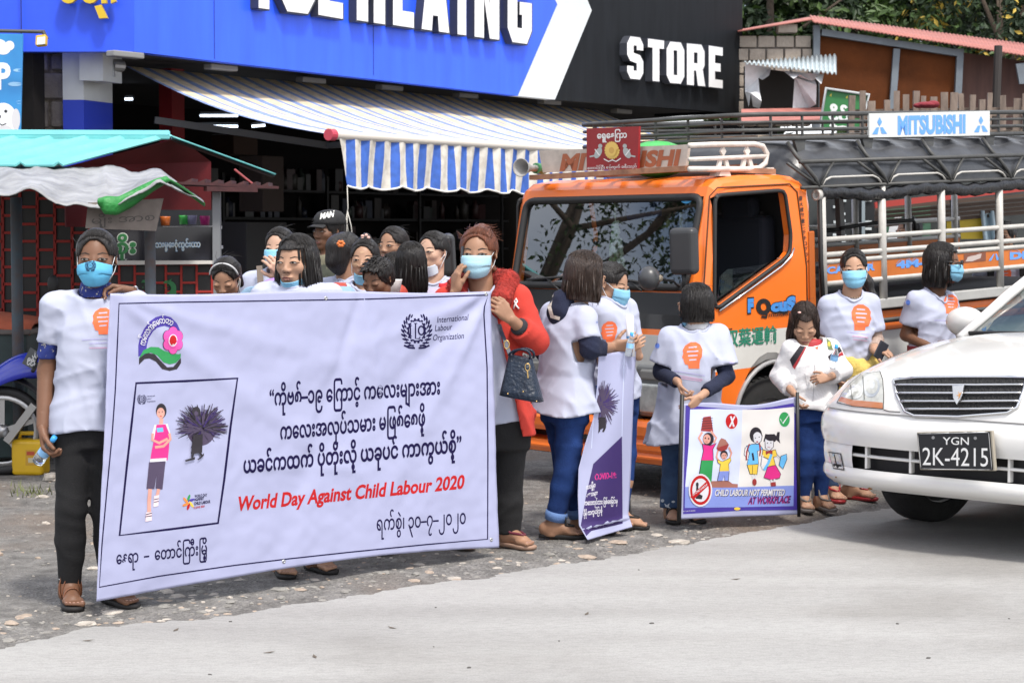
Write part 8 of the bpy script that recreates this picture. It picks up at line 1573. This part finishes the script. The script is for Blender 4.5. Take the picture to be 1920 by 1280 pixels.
MB().ell(P7.hc+P7.R@(V(-.35,-.35,.98)*P7.rr),(.010,.007,.006),None,8,5).build('hair_clip',M('clip_pink',(.7,.4,.35),.4),P7.root)
for s in 'RL':sandal(P7.root,P7.feet[s],M('sole_grey',(.16,.14,.13),.7),M('strap_grey',(.14,.12,.11),.6),[],thong=True)
bottle('clear blue water bottle tucked under the arm of the track jacket girl',(1561,690),(1566,662),P7.d0-.15,P7.d0-.17,L=.13)
# --- teen with the yellow sweater round her waist
P8=person('teenage girl in a blue mask with a yellow sweater tied round her waist',1.45,1588,943,yaw=4,head=(1601,502),hh=.225,hyaw=-8,hpitch=4,hroll=-3,tone='tan',gaze=.5,mouth=False,wide=.97,J=dict(shR=(1553,570,.0),shL=(1632,566,.02),elR=(1545,640,.05),wrR=(1562,690,-.05),elL=(1643,640,.03),wrL=(1639,656,-.14),hipR=(1570,720),hipL=(1606,720),anR=(1560,935,.0),anL=(1597,930,.05)),hands=dict(L=dict(d=V(.8,-.6,-.1),n=V(.0,.4,-1),side=V(-.6,-.6,.5),curl=(.6,.8,.5),L=.15)),feet=dict(R=dict(dir=V(.15,-1,0),L=.215),L=dict(dir=V(.9,-.8,0),L=.215)),top=dict(mat=TEE,hem=.02,hemw=.98,sleeve=.80,loose=.022,srad=.044,amp=.008,lam=(.05,.14)),legs=dict(mat=JEANL,end=.08,loose=.006),hairs=dict(style='cap',tail=[((.3,.9,.1),.22),((.75,.6,-.8),.22),((.95,.35,-1.6),.2),((1.15,.2,-2.3),.08)]),mk=dict(),sleeve_skin=[('R',.6,1.8,.028,M('lace_brown',(.26,.17,.13),.9,col2=(.42,.33,.28),vs=70),'lace_sleeve'),('L',.6,1.75,.028,M('lace_brown',(.26,.17,.13),.9),'lace_sleeve')])
tee_print(P8,child_head(1615,595,1.1,flip=-1)+squiggle(1588,1630,622,.12,4)+squiggle(1598,1628,630,.1,3)+squiggle(1600,1626,636,.1,3),PRM)
m=MB();fy=Field(P8.j['hipR']-V(.25,.25,.25),P8.j['hipL']+V(.25,.2,.3),.007);cw_=(P8.j['hipR']+P8.j['hipL'])/2+V(.005,0,.09)
for i in range(16):a,b=6.2832*i/16,6.2832*(i+1)/16;fy.cone(cw_+V(.150*math.cos(a),.118*math.sin(a),.01*math.sin(3*a)-.02*math.cos(a)),cw_+V(.150*math.cos(b),.118*math.sin(b),.01*math.sin(3*b)-.02*math.cos(b)),.030,.030,.02,sq=(V(0,0,1),.5))
kn_=cw_+V(.06,-.13,-.01);fy.ell(kn_,(.038,.03,.035),None,.02);fy.cone(kn_,kn_+V(.05,-.01,-.13),.024,.03,.02);fy.cone(kn_,kn_+V(-.10,.02,-.10),.024,.03,.02);fy.cone(kn_+V(.04,.0,.02),cw_+V(.15,-.02,.06),.026,.03,.02);fy.shift(folds(8,.008,(.03,.08)));add_mesh(m,*fy.mesh());m.build('tied_sweater',YEL,P8.root)
m=MB();
for i in range(26):a=i/26*6.283;p=at(1600+20*math.cos(a),552+7*math.sin(a),P8.d0-.07*max(0,math.sin(a))+.02)+V(0,0,0);m.ell(p,(.0055,.0055,.0055),None,6,4)
m.build('necklace',M('beads',(.4,.33,.24),.4),P8.root)
for s in 'RL':sandal(P8.root,P8.feet[s],REDS,REDS,[],thong=True)
t=thing('phone',at(1652,655,P8.d0-.2),'small dark phone in the hand of the girl with the yellow sweater','phone');MB().box(at(1652,657,P8.d0-.2),(.06,.01,.10),0,rotz(.4)@roty(.5)).build('phone_case',MATS['phone_dark'],t,bevel=.003)
# --- teen with glasses
P9=person('teenage girl with glasses and blue mask turned right in front of the lorry',1.5,1750,d=12.05,yaw=22,head=(1768,491),hh=.238,hyaw=70,hpitch=4,tone='dark',mouth=False,gaze=.2,J=dict(shR=(1716,562,-.05),shL=(1778,562,.1),elR=(1699,628,.0),wrR=(1745,652,-.16),elL=(1795,640,.15),wrL=(1780,665,-.05)),top=dict(mat=TEE,hem=-.02,sleeve=.74,loose=.024,srad=.047,amp=.008,lam=(.05,.14)),legs=dict(mat=JEANL),hairs=dict(style='long',down=-1.3,locks=22,flare=.6),mk=dict())
tee_print(P9,child_head(1783,570,.8,flip=-1)+squiggle(1752,1790,600,.05,4)+[S_ell(1703,567,4,5,2)],PRM)
m=MB();Lh9=lambda x,y,z:P9.hc+P9.R@(np.array([x,y,z])*P9.rr)
for s in(1,-1):m.tube([Lh9(.33*s+.24*math.cos(a),-.98,.06+.17*math.sin(a))for a in np.linspace(0,6.28,16,endpoint=False)],.0032,5,closed=True);m.tube([Lh9(.57*s,-.96,.10),Lh9(.72*s,-.4,.12),Lh9(.78*s,.1,.1)],.003,5)
m.tube([Lh9(-.09,-1.0,.1),Lh9(.09,-1.0,.1)],.003,5);m.build('glasses',M('glasses_black',(.012,.012,.014),.3),P9.root)
m=MB().cyl(P9.B+V(0,0,.70),P9.B+V(0,0,.84),.155,20,smooth=True);m.build('red_belt',M('belt_red',(.22,.02,.03),.8),P9.root)
# ================================================================== the crowd behind the banner, and two behind the lorry
GR_='people standing behind the big banner'
C=lambda label,H,px,d,**k:person(label,H,px,d=d,fine=.014,group=GR_,**k)
Q1=C('girl with a pale headband looking down behind the left half of the banner',1.38,424,9.6,yaw=10,head=(424,519),hh=.215,hyaw=-8,hpitch=30,tone='mid',closed=True,top=dict(mat=GOLDT,sleeve=.8),legs=dict(),hairs=dict(style='cap',tail=[((.3,.9,.1),.25),((.4,.9,-.9),.2)]),mk=dict(low=True))
m=MB();m.tube([Q1.hc+Q1.R@(V(.735*math.cos(a),-.25,.28+.74*math.sin(a))*Q1.rr)for a in np.linspace(.1,3.04,18)],.005,6);m.build('headband',M('band_pale',(.5,.5,.5),.4),Q1.root)
Q2=C('woman with parted hair, white shirt and blue mask behind the long haired woman',1.55,523,10.3,yaw=-20,head=(524,463),hh=.23,hyaw=-16,hpitch=4,tone='fair',mouth=False,gaze=.5,top=dict(mat=TEE,sleeve=1.5),legs=dict(),hairs=dict(style='cap',tail=[((-.4,.7,-.3),.3),((-.8,.4,-1.0),.26),((-1.0,.25,-1.5),.16)]),mk=dict(),J=dict(elL=(560,560,-.05),wrL=(533,520,-.2)),hands=dict(L=dict(d=V(-.5,-.4,.8),n=V(-.5,.8,.2),side=V(-.8,0,.4),curl=(.6,.8,.4))))
m=MB();m.bar(Q2.j['shR']+V(.05,-.1,.08),Q2.j['shR']+V(.08,-.17,-.25),.03,.006,up=(0,1,0));m.build('bag_strap',M('strap_taupe',(.2,.16,.13),.8),Q2.root)
pb_=MB();c=at(503,538,9.95);pb_.ell(c,(.07,.05,.035),roty(-.5));tag(pb_.build('purple_bag',M('bag_lilac',(.32,.18,.6),.5),origin=c),'lilac plastic bag held against the woman with parted hair','bag')
Q3=C('man in a black cap and camouflage jacket standing at the back',1.66,625,11.5,yaw=-30,head=(616,432),hh=.235,hyaw=-42,hpitch=2,tone='dark',gaze=-.2,top=dict(mat=KHAKI,name='jacket',sleeve=1.7,loose=.03),legs=dict(),hairs=dict(style='short'))
Lq=lambda x,y,z:Q3.hc+Q3.R@(np.array([x,y,z])*Q3.rr)
CAPM=M('cap_black',(.014,.014,.015),.8,bump=.2,bs=150);m=MB();rings=[[Lq(.84*k*math.cos(a),.12+.98*k*math.sin(a),z)for a in np.linspace(0,6.28,28,endpoint=False)]for k,z in((1.0,.38),(1.0,.6),(.93,.88),(.72,1.1),(.35,1.22),(.03,1.25))];m.loft(rings,0,True);cap=m.build('cap',CAPM,Q3.root);cpb=m.bvh()
m=MB().grid(lambda u,v:Lq(.62*math.sin((u-.5)*2.6),-.72-(.62*v)*math.cos((u-.5)*2.4),.44-.12*v-.1*(2*u-1)**2),14,5);m.build('cap_peak',CAPM,cap,solid=.006)
prints('cap_lettering',[S_text('MAN',(600,411),(625,406),10,0,bold=.05,shear=.2)],cpb,[M('cap_white',(.7,.7,.66),.7)],cap,off=.003)
Q4=C('woman seen from behind with an orange flower clip in her black hair',1.5,645,10.6,yaw=150,head=(651,472),hh=.235,hyaw=140,tone='mid',top=dict(mat=TEE,sleeve=.8),legs=dict(),hairs=dict(style='cap',tail=[((0,.7,.3),.62),((0,.75,-.4),.55),((0,.6,-.8),.35)]))
m=MB()
for k in range(6):a=k*1.047;m.ell(at(639,457,10.6-.155)+V(.013*math.cos(a),0,.011*math.sin(a)),(.010,.007,.009),None,8,5)
m.build('flower_clip',M('clip_orange',(.6,.16,.03),.5),Q4.root)
Q5=C('woman with pale paste on her cheeks, hair tied up and a shiny red jacket',1.48,685,9.9,yaw=0,head=(684,485),hh=.228,hyaw=-6,hpitch=2,tone='tan',gaze=.3,top=[dict(mat=TEE,sleeve=0,loose=.02),dict(name='jacket',mat=SATIN,sleeve=1.6,loose=.035,open=(.07,.12),neck=1.4)],legs=dict(),hairs=dict(style='cap',tail=[((0,.3,1.0),.2),((.02,.3,1.15),.2)]),mk=dict(low=True),marks=[S_ell(.36,-.2,.17,.12,7),S_ell(-.36,-.2,.17,.12,7),S_ell(0,.42,.12,.05,7)])
m=MB();q=Q5.hc+Q5.R@(V(.05,-.1,1.12)*Q5.rr)
for k in range(5):a=k*1.26;m.ell(q+V(.016*math.cos(a),0,.012*math.sin(a)),(.009,.006,.008),None,8,5)
m.build('hair_bow',M('bow_pink',(.6,.38,.32),.6),Q5.root);tee_print(Q5,child_head(700,545,.8),PRM)
Q6=C('boy with short black hair looking down behind the middle of the banner',1.36,712,9.5,yaw=-20,head=(709,521),hh=.215,hyaw=-30,hpitch=22,tone='dark',closed=True,top=dict(mat=M('tee_orange',(.5,.12,.03),.85),sleeve=.7),legs=dict(),hairs=dict(style='short'))
hs2=Q6.j['wrR'];
Q7=C('woman with tied back hair and mask under her chin at the back, looking left',1.53,742,10.9,yaw=-25,head=(737,459),hh=.228,hyaw=-32,tone='mid',gaze=-.3,top=dict(mat=M('shirt_grey',(.4,.42,.46),.85),sleeve=.8),legs=dict(),hairs=dict(style='cap',tail=[((0,.85,.3),.3),((0,1.0,.1),.3)]),mk=dict(low=True))
Q8=C('girl with long black hair seen from behind, right of the boy',1.45,776,10.15,yaw=205,head=(769,489),hh=.215,hyaw=208,tone='mid',top=dict(mat=TEEP,sleeve=.8),legs=dict(),hairs=dict(style='long',down=-1.9,locks=18))
Q9=C('small girl in pink half hidden between the boy and the long haired girl',1.38,745,10.5,yaw=20,head=(745,503),hh=.19,hyaw=70,tone='mid',top=dict(mat=M('tee_pink',(.6,.33,.4),.85),sleeve=.7),legs=dict(),hairs=dict(style='long',down=-1.0))
QA=C('woman in a red waistcoat over a white tee beside the lorry mirror',1.5,813,10.4,yaw=-10,head=(812,471),hh=.235,hyaw=-34,tone='fair',gaze=-.3,top=[dict(mat=TEE,sleeve=.7,loose=.02),dict(name='waistcoat',mat=REDV,sleeve=0,loose=.04,open=(.045,.05),neck=1.5)],legs=dict(),hairs=dict(style='cap',tail=[((0,.85,.2),.3),((0,1.0,-.1),.25)]),mk=dict(low=True,mat=MASKW));tee_print(QA,child_head(806,545,.8),PRM)
pc_=MB();c=at(738,535,9.75);pc_.lathe([(0,0),(.026,0),(.034,.075),(.034,.08),(0,.078)],c-V(0,0,.05),nrm(V(.1,0,1)),16);tag(pc_.build('cup',M('cup_white',(.7,.7,.68),.6),origin=c),'white paper cup held up beside the boy','cup')
GR_='people seen through the open lorry body'
QB=C('man with wavy black hair in profile, seen through the lorry rails',1.66,1708,15.6,yaw=-50,head=(1703,432),hh=.245,hyaw=-75,tone='mid',top=dict(mat=TEE,sleeve=.7),legs=dict(),hairs=dict(style='short'))
QC=C('person in a printed white tee with backpack straps behind the lorry tail',1.62,1885,15.4,yaw=-8,head=(1885,441),hh=.24,hyaw=-40,tone='mid',top=dict(mat=TEE,sleeve=.7),legs=dict(),hairs=dict(style='short'));tee_print(QC,child_head(1882,518,.85),PRM);tee_print(QB,child_head(1712,528,.7),PRM)
m=MB();
for s in 'RL':m.bar(QC.j['sh'+s]*.7+QC.hc*.3*V(1,1,0)+V(0,0,QC.j['shR'][2]*.3)+QC.f*.13,QC.j['sh'+s]*.8+(QC.hc*V(1,1,0)+V(0,0,QC.j['shR'][2]))*.2+QC.f*.13-V(0,0,.35),.05,.012,up=(0,1,0))
m.build('backpack_strap',BLKC,QC.root)
